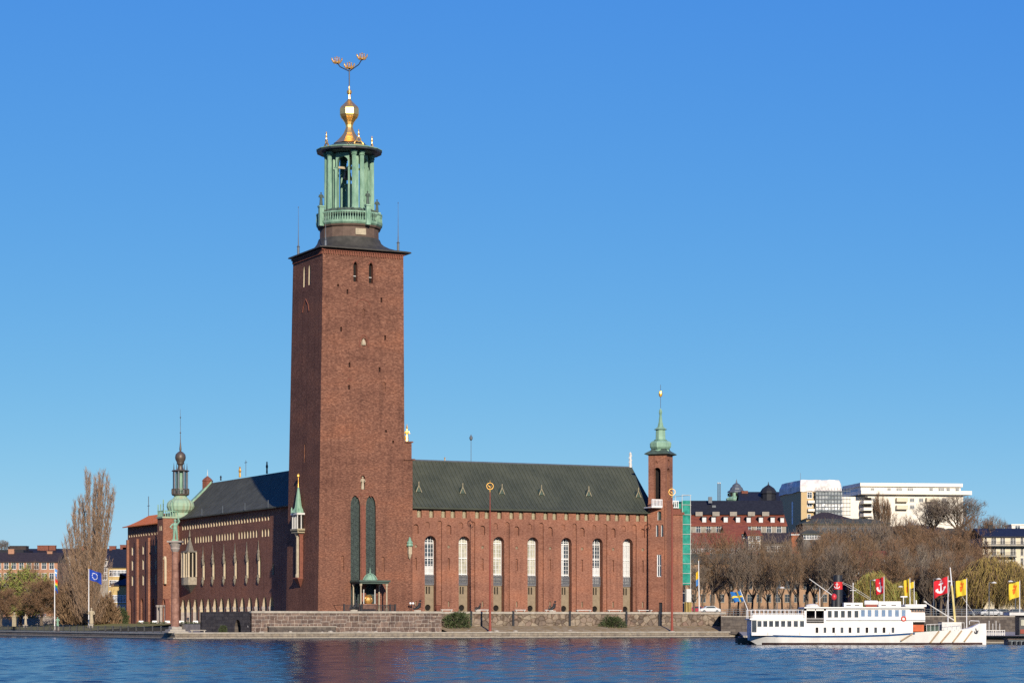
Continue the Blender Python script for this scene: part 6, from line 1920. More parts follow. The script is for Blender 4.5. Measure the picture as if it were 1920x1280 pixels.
mb = MB(); mb.box(sx_(1712), sx_(1733), IN + .15, IN + .25, sz_(1183), sz_(1170.5)); mb.box(sx_(1714), sx_(1719), IN + .1, IN + .16, sz_(1182), sz_(1172)); mb.build("foredeck_gear", plain("orange_gear", (.55, .13, .05), .6), wh)
mb = MB(); mb.box(sx_(1549), sx_(1735), IN - .05, IN + .01, sz_(1163.2), sz_(1161.8)); mb.build("deck_edge", M['lead'], lower)
mb = MB(); mb.box(sx_(1509), sx_(1733), IN - .22, IN - .14, sz_(1140.3), sz_(1139.6)); mb.build("gutter", M['lead'], upper)
rust = plain("rust_stain", (.30, .17, .09), .8, var=.3)
for k, x in enumerate((1440, 1500, 1566, 1624, 1668)):
    mb = MB(); p_ = (sx_(x), IN - .004, sz_(1189.5)); mb.poly([(p_[0] - .05, p_[1], p_[2]), (p_[0] + .05, p_[1], p_[2]), (p_[0] + .03, p_[1], p_[2] + .35), (p_[0] - .02, p_[1], p_[2] + .42)]); mb.build("rust_streak", rust, lower)
for k, x in enumerate((1528, 1612, 1700)):
    mb = MB(); mb.box(sx_(x) - .012, sx_(x) + .012, IN - .008, IN + .01, sz_(1189), sz_(1161)); mb.build("plate_seam", M['offwhite'], lower)
# upper stern deck railing
mb = MB()
for x in range(1409, 1510, 8): mb.tube([(sx_(x), IN, sz_(1160)), (sx_(x), IN, sz_(1142.5))], .03, 5)
for y in (1142.8, 1149.5): mb.tube([(sx_(1409), IN, sz_(y)), (sx_(1508), IN, sz_(y))], .035, 5)
for x in range(1409, 1510, 8): mb.tube([(sx_(x), BW - IN, sz_(1160)), (sx_(x), BW - IN, sz_(1142.5))], .03, 5)
mb.tube([(sx_(1409), BW - IN, sz_(1142.8)), (sx_(1508), BW - IN, sz_(1142.8))], .035, 5)
mb.box(sx_(1411), sx_(1507), IN + .02, IN + .05, sz_(1158.8), sz_(1151))
mb.build("stern_railing", M['white'], ship)
# roof gear
for (x0, x1, y0, y1, nm) in ((1585, 1620, 1129, 1137.3, "deck_box"), (1650, 1692, 1126.5, 1136.5, "deck_box")):
    mb = MB(); mb.box(sx_(x0), sx_(x1), 1.2, BW - 1.2, sz_(y1), sz_(y0)); o = mb.build(nm, hullw, ship)
    for k in range(2): mb = MB(); a = x0 + (x1 - x0) * (.12 + .45 * k); mb.box(sx_(a), sx_(a + 9), 1.17, 1.25, sz_(1134.3), sz_(1132.7)); mb.build("slot", M['void'], o)
for x0, x1, y in ((1622.5, 1648, 1129.5),):
    mb = MB(); mb.tube([(sx_(x0), .9, sz_(y)), (sx_(x0 + 1.5), .9, sz_(y)), (sx_(x1 - 1.5), .9, sz_(y)), (sx_(x1), .9, sz_(y))], [.25, .34, .34, .25], 12); mb.build("life_raft", hullw, ship, smooth=40)
    mb = MB(); mb.box(sx_(x0 + 2), sx_(x1 - 2), .65, 1.15, sz_(1137.3), sz_(1132.5)); mb.build("raft_cradle", M['red_pole'], ship)
mb = MB()
for i in range(9):
    t = i / 8; w_ = .55 * math.sin(math.pi * min(.97, max(.03, t)))
mb.lathe([(.03, -.95), (.35, -.8), (.52, -.3), (.55, .2), (.45, .7), (.03, 1.0)], (0, 0, 0), 10)
mb.v = [(p[2] + sx_(1525), p[1] + 1.2, max(0, p[0] * .8) + sz_(1137)) for p in mb.v]
mb.build("lifeboat", M['offwhite'], ship)
# funnel with red band and white anchor
fx, fr = sx_(1577.2), .62
mb = MB(); mb.lathe([(fr, sz_(1138)), (fr, sz_(1104)), (fr * .99, sz_(1076.5)), (fr * .8, sz_(1076.5)), (fr * .8, sz_(1079))], (fx, BW / 2, 0), 20); fun = mb.build("funnel", M['iron'], ship, smooth=40)
mb = MB(); mb.lathe([(fr + .006, sz_(1103.8)), (fr + .006, sz_(1089.5))], (fx, BW / 2, 0), 20, cap=False); mb.build("red_band", plain("funnel_red", (.60, .03, .03), .5), fun, smooth=40)
mb = MB()
def on_fun(a, z): return (fx + (fr + .03) * math.sin(a), BW / 2 - (fr + .03) * math.cos(a), z)
zc = sz_(1096.8); a0 = -.32
mb.tube([on_fun(a0, zc - .36), on_fun(a0, zc + .3)], .055, 5); mb.tube([on_fun(a0 - .3, zc + .16), on_fun(a0 + .3, zc + .16)], .045, 5)
mb.tube([on_fun(a0 + .62 * math.sin(t), zc - .0 - .34 * math.cos(t)) for t in [(-1.3 + 2.6 * k / 10) for k in range(11)]], .055, 5); mb.ball(on_fun(a0, zc + .37), .08, 6)
mb.build("anchor_emblem", M['white'], fun)
mb = MB(); vx = sx_(1567.5); mb.tube([(vx, 2.2, sz_(1138)), (vx, 2.2, sz_(1122)), (vx, 2.15, sz_(1118.5)), (vx, 1.9, sz_(1116.5))], [.2, .22, .36, .42], 12); cw = mb.build("ventilator", M['iron'], ship, smooth=40)
mb = MB(); mb.ball((vx, 2.0, sz_(1118)), .40, 12, sz=1.15); mb.build("cowl", plain("cowl_red", (.55, .025, .03), .45), cw, smooth=50)
def spar(name, pts, r, mat, par=ship): mb_ = MB(); mb_.tube([(sx_(x), yy, sz_(y)) for x, yy, y in pts], r, 6); return mb_.build(name, mat, par)
spar("boom", [(1565, 2.0, 1115.5), (1521, 2.0, 1084)], [.07, .05], M['offwhite'])
spar("derrick_post", [(1541.5, 2.5, 1136), (1541.5, 2.5, 1101)], .05, M['offwhite'])
spar("signal_post", [(1605.8, 3.2, 1137), (1605.8, 3.2, 1091)], .07, M['offwhite']); spar("signal_arm", [(1600, 3.2, 1105.5), (1612, 3.2, 1105.5)], .05, M['offwhite'])
for a in (((1586, 3.3, 1092), (1645, 3.3, 1127)), ((1586, 3.3, 1090), (1606, 3.3, 1099), (1640, 3.3, 1121)), ((1536, 3, 1130), (1568, 3, 1093)), ((1780, 3.2, 1152), (1791, 3.3, 1093)), ((1813, 3.2, 1118), (1836.5, 3.2, 1152))):
    spar("stay", a, .022, M['offwhite'])
ms_ = spar("fore_mast", [(1800.5, 3.3, 1182), (1795, 3.3, 1118), (1793, 3.3, 1096)], [.17, .15, .13], plain("mast_yellow", (.68, .55, .22), .5)); spar("topmast", [(1793, 3.3, 1096), (1790, 3.3, 1062)], [.10, .06], M['white'], ms_)
spar("fore_boom", [(1797, 3.1, 1162), (1741, 3.1, 1127)], [.09, .06], M['offwhite']); spar("boom_head", [(1745, 3.1, 1129), (1740, 3.1, 1126)], .12, M['offwhite'])
spar("radar_post", [(1701.5, 3.3, 1132), (1701.5, 3.3, 1118)], .06, M['white']); spar("radar_bar", [(1696, 3.3, 1117.5), (1709, 3.3, 1117.5)], .09, M['white']); spar("horn_post", [(1725, 3, 1132), (1725, 3, 1124)], .09, M['white']); spar("wheelhouse_light", [(1713.5, 3, 1132), (1713.5, 3, 1118)], .05, M['white'])
mb = MB(); mb.box(sx_(1771), sx_(1808), 1.9, BW - 1.9, sz_(1181), sz_(1165.5)); mb.build("hatch_house", M['offwhite'], ship)
mb = MB()
for x in list(range(1738, 1812, 8)): mb.tube([(sx_(x), .35 + (x - 1738) * .006, sz_(1182.5 - (x - 1738) * .05)), (sx_(x), .35 + (x - 1738) * .006, sz_(1170 - (x - 1738) * .05))], .025, 4)
mb.tube([(sx_(1738), .35, sz_(1170)), (sx_(1810), .8, sz_(1166.5))], .03, 4); mb.build("foredeck_railing", M['white'], ship)
mb = MB(); mb.tube([(sx_(1823), 2.0, sz_(1170)), (sx_(1823), 2.0, sz_(1163.5)), (sx_(1826), 2.0, sz_(1162.8)), (sx_(1843), 2.6, sz_(1163.5)), (sx_(1843), 2.6, sz_(1168))], .045, 5); mb.build("bow_rail", M['white'], ship)
mb = MB(); mb.ring((sx_(1694.5), IN - .05, sz_(1159.3)), .28, .09, 'y', 16, 6); mb.build("life_ring", plain("life_ring_red", (.62, .07, .05), .6), ship)
mb = MB(); mb.box(sx_(1740), sx_(1764), 1.2, 4.5, sz_(1184), sz_(1172)); mb.build("deck_winch", M['copper_dark'], ship)
def hull_side(x, y):
    t = min(.999, max(0, sx_(x) / SL * 1.004)); i = t * NS; r_ = rows[int(i)]; z = sz_(y); w_ = r_[-1][1]
    for a, b_ in zip(r_, r_[1:]):
        if a[2] <= z <= b_[2]: w_ = a[1] + (b_[1] - a[1]) * (z - a[2]) / max(1e-6, b_[2] - a[2])
    return (sx_(x), BW / 2 - w_ - .1, z)
for (xa, ya, xb, yb) in ((1711.5, 1187, 1690, 1200.5), (1762, 1182.5, 1746, 1204), (1784.5, 1182, 1766, 1204), (1807, 1181.5, 1790, 1203.5), (1828.5, 1182, 1813, 1202)):
    mb = MB(); mb.tube([hull_side(xa, ya), hull_side(xb, yb)], .11, 6); mb.build("wooden_fender", plain("fender_wood", (.42, .30, .18), .7) if "fender_wood" not in bpy.data.materials else bpy.data.materials["fender_wood"], ship)
mb = MB(); p = hull_side(1836, 1182); mb.tube([(p[0], p[1], p[2] + .35), (p[0] + .15, p[1], p[2] - .2)], .06, 5); mb.tube([(p[0] - .22, p[1], p[2] - .05), (p[0] - .08, p[1], p[2] - .3), (p[0] + .2, p[1], p[2] - .28), (p[0] + .32, p[1], p[2] + .08)], [.05, .1, .1, .05], 6); mb.build("anchor", M['iron'], ship)
spar("ensign_staff", [(1407, 3.3, 1160), (1406.5, 3.3, 1142), (1391.5, 3.3, 1103)], [.05, .05, .035], M['white'])
e0 = Vector((SHX + sx_(1393), SHY + 3.3, sz_(1107)))
flag("ship_ensign", "blue flag with yellow cross flying from the ship's stern", "flag", e0, 1.45, 1.35, [C_SBLUE, C_YEL], f_swe, sag=.12, yaw=2.9, amp=.18)
# shear the cloth along the raked staff
ens = bpy.data.objects["ship_ensign"]
for v in ens.data.vertices: v.co.x += -v.co.z * .38
# floating pontoon, kiosk, lamp posts, cars
pt = thing("floating_pontoon", "low dark floating pontoon right of the ship's bow", "pontoon", (WX(1905, 322), 322, 0))
mb = MB(); mb.box(WX(1888, 322), WX(1990, 322), 321, 324, -.3, WZ(1198.5, 322)); mb.build("float", M['lead'], pt)
mb = MB(); mb.box(WX(1886, 322), WX(1990, 322), 320.8, 324.2, WZ(1198.4, 322), WZ(1196.6, 322)); mb.build("deck", M['bark'], pt)
for k in range(5): mb = MB(); x = WX(1890 + 9 * k, 322); mb.tube([(x, 320.7, -.05), (x, 320.7, .5)], .2, 8); mb.build("tyre_fender", M['iron'], pt)
jt = thing("timber_jetty", "small dark floating jetty under the stern of the white ship", "jetty", (WX(1395, 326), 326, 0))
mb = MB(); mb.box(WX(1383, 326), WX(1422, 326), 325.8, 329.5, .15, WZ(1194.8, 326)); mb.build("deck", M['bark'], jt)
for k in range(4): mb = MB(); x = WX(1386 + 10 * k, 326); mb.tube([(x, 326.2, -1), (x, 326.2, .15)], .16, 8); mb.build("pile", M['iron'], jt)
ks_ = thing("ticket_kiosk", "dark red kiosk with flat pale roof at the right edge of the quay", "kiosk", (WX(1916, 346), 346, GZ))
x0, x1 = WX(1911.5, 346), WX(1950, 346)
mb = MB(); mb.box(x0, x1, 346, 349, GZ, WZ(1153, 346)); mb.build("wall", M['iron'], ks_)
mb = MB(); mb.box(x0 - 1.6, x1 + .2, 345.2, 349.4, WZ(1152.9, 346), WZ(1147.5, 346)); mb.build("roof", M['offwhite'], ks_)
mb = MB(); mb.box(x0 + .1, x1, 345.9, 345.98, WZ(1187, 346), WZ(1179, 346)); mb.build("red_panel", M['red_pole'], ks_)
mb = MB(); mb.box(x0 + .2, x0 + 1.6, 345.9, 345.97, WZ(1172, 346), WZ(1161, 346)); mb.build("window", M['curtain'], ks_)
fr_ = thing("white_barrier", "low white barrier of bars on the dock right of the ship's bow", "barrier", (WX(1865, 340), 340, GZ))
mb = MB()
for k in range(9): x = WX(1850 + 4.2 * k, 340); mb.box(x - .04, x + .04, 339.95, 340.05, GZ - .1, WZ(1181, 340))
for y in (1181, 1186, 1189): mb.box(WX(1849, 340), WX(1884.5, 340), 339.96, 340.04, WZ(y, 340) - .05, WZ(y, 340) + .05)
mb.build("bars", M['offwhite'], fr_)
for k, x in enumerate((1854.5, 1861.5, 1867.5, 1874.5)):
    q = Vector((WX(x, 343), 343, GZ)); t = thing("mooring_post", "slim pale mooring post on the dock behind the white barrier", "post", tuple(q), group="mooring posts behind the barrier"); mb = MB(); mb.tube([q, (q.x, q.y, WZ(1163 + 5 * (k % 2), 343))], .05, 6); mb.build("shaft", M['offwhite'], t)
# lamp posts along the street
lampmat = M['lead']
for i, (x, yt, sgn, Y) in enumerate(((1632, 1087, 1, 480), (1457, 1101, 1, 480), (1750.5, 1084.5, 1, 480), (1854.5, 1091.5, 1, 480), (1789.5, 1089, -1, 484), (1697.5, 1099, -1, 500), (1904, 1089, -1, 490))):
    b = Vector((WX(x, Y), Y, SZ)); zt = WZ(yt, Y)
    t = thing("street_lamp", ("street lamp above the ship's deck boxes", "street lamp behind the ship's stern deck", "street lamp above the fore boom", "street lamp right of the ship's bow", "street lamp showing between the red and the big yellow flag", "street lamp just left of the folded yellow flag", "street lamp left of the yellow flag at the right edge")[i] if True else "", "street lamp", tuple(b), group="street lamps behind the ship")
    t["label"] = "grey " + t["label"]
    mb = MB(); mb.tube([b, (b.x, b.y, zt)], [.11, .07], 6); mb.tube([(b.x, b.y, zt), (b.x + sgn * .8, b.y, zt + .05)], .05, 5); mb.build("post", lampmat, t)
    mb = MB(); mb.lathe([(.42, -.12), (.34, .05), (.1, .18)], (b.x + sgn * 1.0, b.y, zt), 8, sx=1.3); mb.build("lamp_head", M['offwhite'], t)
# parked cars
def make_car(name, label, p, rz, col, group=None):
    t = thing(name, label, "car", tuple(p), rz, group, org=False)
    paint = plain("car_paint", col, .25, .2, var=.05)
    prof = [(-2.2, .35), (-2.25, .75), (-1.9, .95), (-1.35, 1.0), (-.75, 1.45), (.75, 1.48), (1.5, 1.0), (2.1, .85), (2.2, .45), (2.15, .3)]
    mb_ = MB(); mb_.prism([(x, -.85, z) for x, z in prof], (0, 1.7, 0)); mb_.build("body", paint, t)
    mb_ = MB()
    for sgn in (-1, 1): mb_.prism([(x, sgn * .86, z) for x, z in ((-1.15, 1.03), (-.68, 1.38), (.68, 1.40), (1.25, 1.03))], (0, sgn * .01, 0))
    mb_.build("side_glass", M['glass'], t)
    for x in (-1.35, 1.4):
        for sgn in (-1, 1):
            mb_ = MB(); mb_.tube([(x, sgn * .72, .32), (x, sgn * .90, .32)], .32, 12); w_ = mb_.build("wheel", M['iron'], t)
            mb_ = MB(); mb_.tube([(x, sgn * .89, .32), (x, sgn * .915, .32)], .18, 10); mb_.build("rim", M['lead'], w_)
    for sgn in (-.6, .6): mb_ = MB(); mb_.box(2.15, 2.24, sgn - .2, sgn + .2, .62, .78); mb_.build("headlight", M['white'], t)
    return t
for i, (x, Y, z, rz, col, lab) in enumerate(((1836, 484, SZ, .05, (.02, .03, .06), "dark blue parked car behind the railing, right of the big yellow flag"), (1858, 481, SZ, .0, (.5, .5, .5), "silver parked car under the street lamp right of the bow"), (1905, 486, SZ, .05, (.02, .025, .05), "dark parked car at the right edge behind the kiosk roof"), (1880, 492, SZ, 0, (.06, .06, .07), "grey parked car between the bow lamp and the right edge"), (1331, 505, TZ, .1, (.6, .6, .6), "white parked car right of the green scaffold"),
        (1307, 512, TZ, 0, (.35, .03, .06), "dark red parked car between the scaffold and the white flagpole"), (132, 590, 2.4, .1, (.015, .02, .03), "black parked car under the tall poplar"), (112, 596, 2.4, 0, (.02, .02, .025), "dark parked car left of the tall poplar"), (212, 585, 2.6, .1, (.35, .4, .45), "pale blue parked car between the poplar and the orange roofed block"))):
    make_car("parked_car", lab, Vector((WX(x, Y), Y, z)), rz, col)
# a few people
def person(label, p, h, top, legs, rz=0.0):
    me = bpy.data.meshes.new("person")
    k = h / 1.75
    joints = [((0, 0, .92), .14), ((0, 0, 1.15), .15), ((0, 0, 1.40), .17), ((0, 0, 1.52), .07), ((0, -.01, 1.63), .11), ((0, 0, 1.75), .05),
              ((-.19, 0, 1.40), .075), ((-.27, .02, 1.12), .055), ((-.24, -.10, .88), .04), ((.19, 0, 1.40), .075), ((.27, .02, 1.12), .055), ((.24, -.1, .88), .04),
              ((-.10, 0, .85), .11), ((-.11, -.04, .48), .075), ((-.11, .05, .08), .05), ((-.11, -.12, .04), .045), ((.10, 0, .85), .11), ((.12, .03, .48), .075), ((.12, .1, .08), .05), ((.12, -.06, .04), .045)]
    ed = [(0, 1), (1, 2), (2, 3), (3, 4), (4, 5), (2, 6), (6, 7), (7, 8), (2, 9), (9, 10), (10, 11), (0, 12), (12, 13), (13, 14), (14, 15), (0, 16), (16, 17), (17, 18), (18, 19)]
    me.from_pydata([tuple(c * k for c in j[0]) for j in joints], ed, [])
    o = bpy.data.objects.new("person", me); COL.objects.link(o)
    md = o.modifiers.new("skin", 'SKIN'); md.use_smooth_shade = True
    for i, j in enumerate(joints): o.data.skin_vertices[0].data[i].radius = (j[1] * k, j[1] * k)
    o.data.skin_vertices[0].data[0].use_root = True
    o.modifiers.new("sub", 'SUBSURF').levels = 1
    dg = bpy.context.evaluated_depsgraph_get(); dg.update()
    m2 = bpy.data.meshes.new_from_object(o.evaluated_get(dg))
    o.modifiers.clear(); o.data = m2
    m2.materials.clear()
    for mt in (plain("jacket", top, .9), plain("trousers", legs, .9), plain("skin", (.45, .27, .19), .7), plain("hair", (.06, .04, .03), .8)): m2.materials.append(mt)
    for pl_ in m2.polygons:
        z = pl_.center.z / k; x = abs(pl_.center.x) / k
        pl_.material_index = 3 if z > 1.67 else 2 if z > 1.47 or (x > .17 and z < .93) else 0 if z > .88 else 1
    o.location = p; o.rotation_euler = (0, 0, rz)
    tag(o, label, "person")
person("person in a white shirt and dark trousers by the dark podium wall", hw(Face('v', PV + 2).inv(467.5, 1180)[0], PV + 2, GZ), 1.75, (.62, .58, .55), (.03, .03, .04), .4)
person("person in dark clothes standing among the arcade piers", hw(3.2, v_of(371), ZB), 1.75, (.05, .05, .06), (.04, .035, .03), .4)
# ------------------------------------------------------------------ trees
def rvec(rnd): 
    while True:
        v = Vector((rnd.uniform(-1, 1), rnd.uniform(-1, 1), rnd.uniform(-1, 1)))
        if .05 < v.length < 1: return v.normalized()
def sliver(mb, p, d, l, w, rnd, bend=0.0, seg=1, m=0):
    """a thin twig: a strip of small faces turned at random"""
    s = d.cross(rvec(rnd))
    if s.length < 1e-3: s = d.orthogonal()
    s = s.normalized() * w * .5
    q0, w0 = p, 1.0
    base = len(mb.v); mb.v += [tuple(p - s), tuple(p + s)]
    for i in range(seg):
        k = (i + 1) / seg
        q = p + d * (l * k) + Vector((0, 0, -bend * l * k * k))
        ss = s * (1 - .75 * k)
        mb.v += [tuple(q - ss), tuple(q + ss)]
        b = base + 2 * i
        mb.f.append((b, b + 1, b + 3, b + 2)); mb.m.append(m)
def tree_proto(seed, H, W, trunk_frac, mats, up=.35, twigs=7, levels=3, twig_l=.9, twig_w=.045, limbs=7, droop=0.0, trunk_r=.26, bud=None, lean=0.0):
    """Leafless tree: trunk and limbs as one mesh, the twig crown as another."""
    rnd = random.Random(seed)
    tr, cr = MB(), MB()
    root = bpy.data.objects.new("bare_tree", None); COL.objects.link(root)
    ht = H * trunk_frac
    pts = [Vector((lean * k + rnd.uniform(-.1, .1) * (k > 0), rnd.uniform(-.1, .1) * (k > 0), ht * k)) for k in (0, .35, .7, 1.0)]
    tr.tube(pts, [trunk_r * 1.35, trunk_r, trunk_r * .9, trunk_r * .8], 7)
    def env(p):          # the crown stays within an uneven egg
        z = (p.z - ht * .55) / (H - ht * .55)
        if z < 0 or z > 1.02: return False
        r = W / 2 * math.sqrt(max(0.0, 1 - (2 * z ** .85 - 1) ** 2)) * (1.0 + .22 * noise.noise(Vector((math.atan2(p.y, p.x) * 1.3, z * 3, seed))))
        return math.hypot(p.x - lean, p.y) <= r + .25
    def grow(p, d, l, r, lev):
        n = 4
        q = p; path = [p]
        dd = d.copy()
        for i in range(n):
            dd = (dd + rvec(rnd) * .22 + Vector((0, 0, up * .25))).normalized()
            q2 = q + dd * (l / n)
            if lev > 0 and not env(q2): break
            q = q2; path.append(q)
        if len(path) < 2: path.append(p + dd * (l / n) * .6)
        if lev <= 2: tr.tube(path, [r * (1 - .6 * i / (len(path) - 1)) for i in range(len(path))], (6, 4, 3)[lev], cap=False)
        else:
            for a, b in zip(path, path[1:]): sliver(cr, a, (b - a).normalized(), (b - a).length, max(.04, r * 1.6), rnd)
        if lev >= levels:
            for k in range(twigs):
                t = rnd.random(); i = min(len(path) - 2, int(t * (len(path) - 1)))
                a = path[i].lerp(path[i + 1], rnd.random())
                td = (dd * .6 + rvec(rnd) * .9 + Vector((0, 0, up - droop))).normalized()
                sliver(cr, a, td, twig_l * rnd.uniform(.5, 1.25), twig_w, rnd, bend=droop * .5, m=1 if bud and rnd.random() < bud else 0)
            return
        nc = (5, 5, 4, 4)[lev]
        for k in range(nc):
            t = .25 + .75 * (k + rnd.random() * .8) / nc
            i = min(len(path) - 2, int(t * (len(path) - 1)))
            a = path[i].lerp(path[i + 1], min(1, t * (len(path) - 1) - i))
            cd = (dd * .55 + rvec(rnd) * .85 + Vector((0, 0, up * .6))).normalized()
            grow(a, cd, l * rnd.uniform(.5, .72), r * .5, lev + 1)
    for k in range(limbs):
        a = 2 * math.pi * (k + rnd.random() * .7) / limbs
        el = rnd.uniform(.35, 1.2) if k else 1.5
        d = Vector((math.cos(a) * math.cos(el), math.sin(a) * math.cos(el), math.sin(el) + up * .4)).normalized()
        z = rnd.uniform(.6, 1.0)
        p = pts[2].lerp(pts[3], (z - .6) / .4)
        reach = (H - p.z) * (.62 if el > .9 else .5) if W < H else W * .42
        grow(p, d, reach, trunk_r * rnd.uniform(.45, .65), 0)
    a = tr.build("trunk", mats[0], root); b = cr.build("crown", list(mats[1:]), root)
    return root
def poplar_proto(seed, H, W, mats):
    rnd = random.Random(seed)
    tr, cr = MB(), MB()
    root = bpy.data.objects.new("tall_poplar", None); COL.objects.link(root)
    for k in range(30):
        rx = W / 2 * (-.95 + 1.9 * (k + rnd.uniform(.1, .9)) / 30)
        ry = W / 2 * .75 * rnd.uniform(-1, 1) * math.sqrt(max(.05, 1 - (2 * rx / W) ** 2))
        f = math.hypot(rx, ry) / (W / 2)
        # the skewed outline of the real crown: highest right of the middle, stepping down to the left
        t_ = rx / (W / 2)
        hh = H * (0.97 if t_ > -.05 else 0.97 - .42 * (-t_ - .05)) * rnd.uniform(.86, 1.03) * (1 - .10 * max(0, f - .8) / .2)
        p0 = Vector((rx * .12, ry * .12, rnd.uniform(.2, 2.5)))
        path = [p0]
        for i in range(1, 9):
            t = i / 8
            path.append(Vector((rx * (.12 + .88 * t ** .7) + rnd.uniform(-.25, .25), ry * (.12 + .88 * t ** .7) + rnd.uniform(-.25, .25), p0.z + (hh - p0.z) * t)))
        r0 = rnd.uniform(.14, .30)
        tr.tube(path, [r0 * (1 - .9 * i / 8) for i in range(9)], 5, cap=False)
        for i in range(int(hh * 11)):
            t = .04 + .95 * rnd.random()
            j = min(7, int(t * 8)); b = path[j].lerp(path[j + 1], t * 8 - j)
            aa = rnd.random() * 2 * math.pi
            d = Vector((math.cos(aa) * .38, math.sin(aa) * .38, 1)).normalized()
            l = rnd.uniform(.8, 2.6) * (1.15 - .55 * t)
            sliver(cr, b, d, l, .075, rnd)
            for q in range(3): sliver(cr, b + d * l * rnd.uniform(.2, .9), (d + rvec(rnd) * .45).normalized(), rnd.uniform(.5, 1.1), .05, rnd)
    # twiggy skirt around the foot
    for i in range(3600):
        a = rnd.random() * 2 * math.pi; f = rnd.random() ** .6
        z = rnd.uniform(.6, H * .42)
        w = W / 2 * .9 * (.45 + .55 * min(1, z / (H * .2)))
        p = Vector((w * f * math.cos(a), w * f * math.sin(a) * .8, z))
        sliver(cr, p, (Vector((math.cos(a) * .35, math.sin(a) * .35, 1)) + rvec(rnd) * .35).normalized(), rnd.uniform(.6, 1.6), .055, rnd)
    tr.build("trunk", mats[0], root); cr.build("crown", mats[1], root)
    return root
def willow_proto(seed, H, W, mats, n=9500):
    rnd = random.Random(seed)
    tr, cr = MB(), MB()
    root = bpy.data.objects.new("willow_tree", None); COL.objects.link(root)
    tr.tube([(0, 0, 0), (.1, 0, H * .2), (0, .1, H * .38)], [.4, .32, .26], 7)
    tips = []
    for k in range(16):
        a = 2 * math.pi * k / 16 + rnd.random() * .3; f = rnd.uniform(.3, .95)
        e = Vector((W / 2 * f * math.cos(a), W / 2 * f * math.sin(a), H * (.95 - .35 * f * f) * rnd.uniform(.9, 1.0)))
        mid = Vector((e.x * .4, e.y * .4, H * .65))
        tr.tube([(0, 0, H * .36), mid, e], [.16, .11, .04], 4, cap=False)
        tips.append((mid, e))
    for i in range(n):
        if rnd.random() < .4:
            mid, e = rnd.choice(tips); p = mid.lerp(e, rnd.uniform(.2, 1.05)) + rvec(rnd) * .8
        else:
            a = rnd.random() * 2 * math.pi; f = math.sqrt(rnd.random())
            zz = H * (1.0 - .42 * f ** 2.2) * (1 + .07 * noise.noise(Vector((math.cos(a) * 2, math.sin(a) * 2, f * 2))))
            p = Vector((W / 2 * f * math.cos(a), W / 2 * f * math.sin(a), zz * rnd.uniform(.38, 1.0)))
        l = min(p.z * .85, rnd.uniform(.7, H * .22))
        d = Vector((p.x, p.y, 0)); d = (d.normalized() if d.length > .1 else Vector((1, 0, 0))) * .12 + Vector((0, 0, -.6)) + rvec(rnd) * .38
        sliver(cr, p, d.normalized(), l, .075, rnd, bend=.25, seg=2, m=0 if rnd.random() < .72 else 1)
    tr.build("trunk", mats[0], root); cr.build("crown", list(mats[1:]), root)
    return root
def bush_proto(name, seed, H, W, mats, n=900, leaf=.28):
    rnd = random.Random(seed)
    tr, cr = MB(), MB()
    root = bpy.data.objects.new(name, None); COL.objects.link(root)
    for k in range(7):
        a = 2 * math.pi * k / 7; tr.tube([(0, 0, 0), (W * .2 * math.cos(a), W * .2 * math.sin(a), H * .5), (W * .38 * math.cos(a), W * .38 * math.sin(a), H * rnd.uniform(.6, .85))], [.09, .06, .02], 4, cap=False)
    for i in range(n):
        a = rnd.random() * 2 * math.pi; f = rnd.random() ** .5; z = rnd.random()
        lump = 1 + .35 * noise.noise(Vector((math.cos(a) * 1.7, math.sin(a) * 1.7, z * 2 + seed)))
        r = W / 2 * f * math.sqrt(max(0, 1 - (z * .95) ** 2)) * lump
        p = Vector((r * math.cos(a), r * math.sin(a), z * H * lump))
        d = (Vector((math.cos(a), math.sin(a), .9)) + rvec(rnd) * .7).normalized()
        sliver(cr, p, d, leaf * rnd.uniform(.7, 1.6), leaf * .3, rnd)
    tr.build("trunk", mats[0], root); cr.build("foliage", list(mats[1:]), root)
    return root
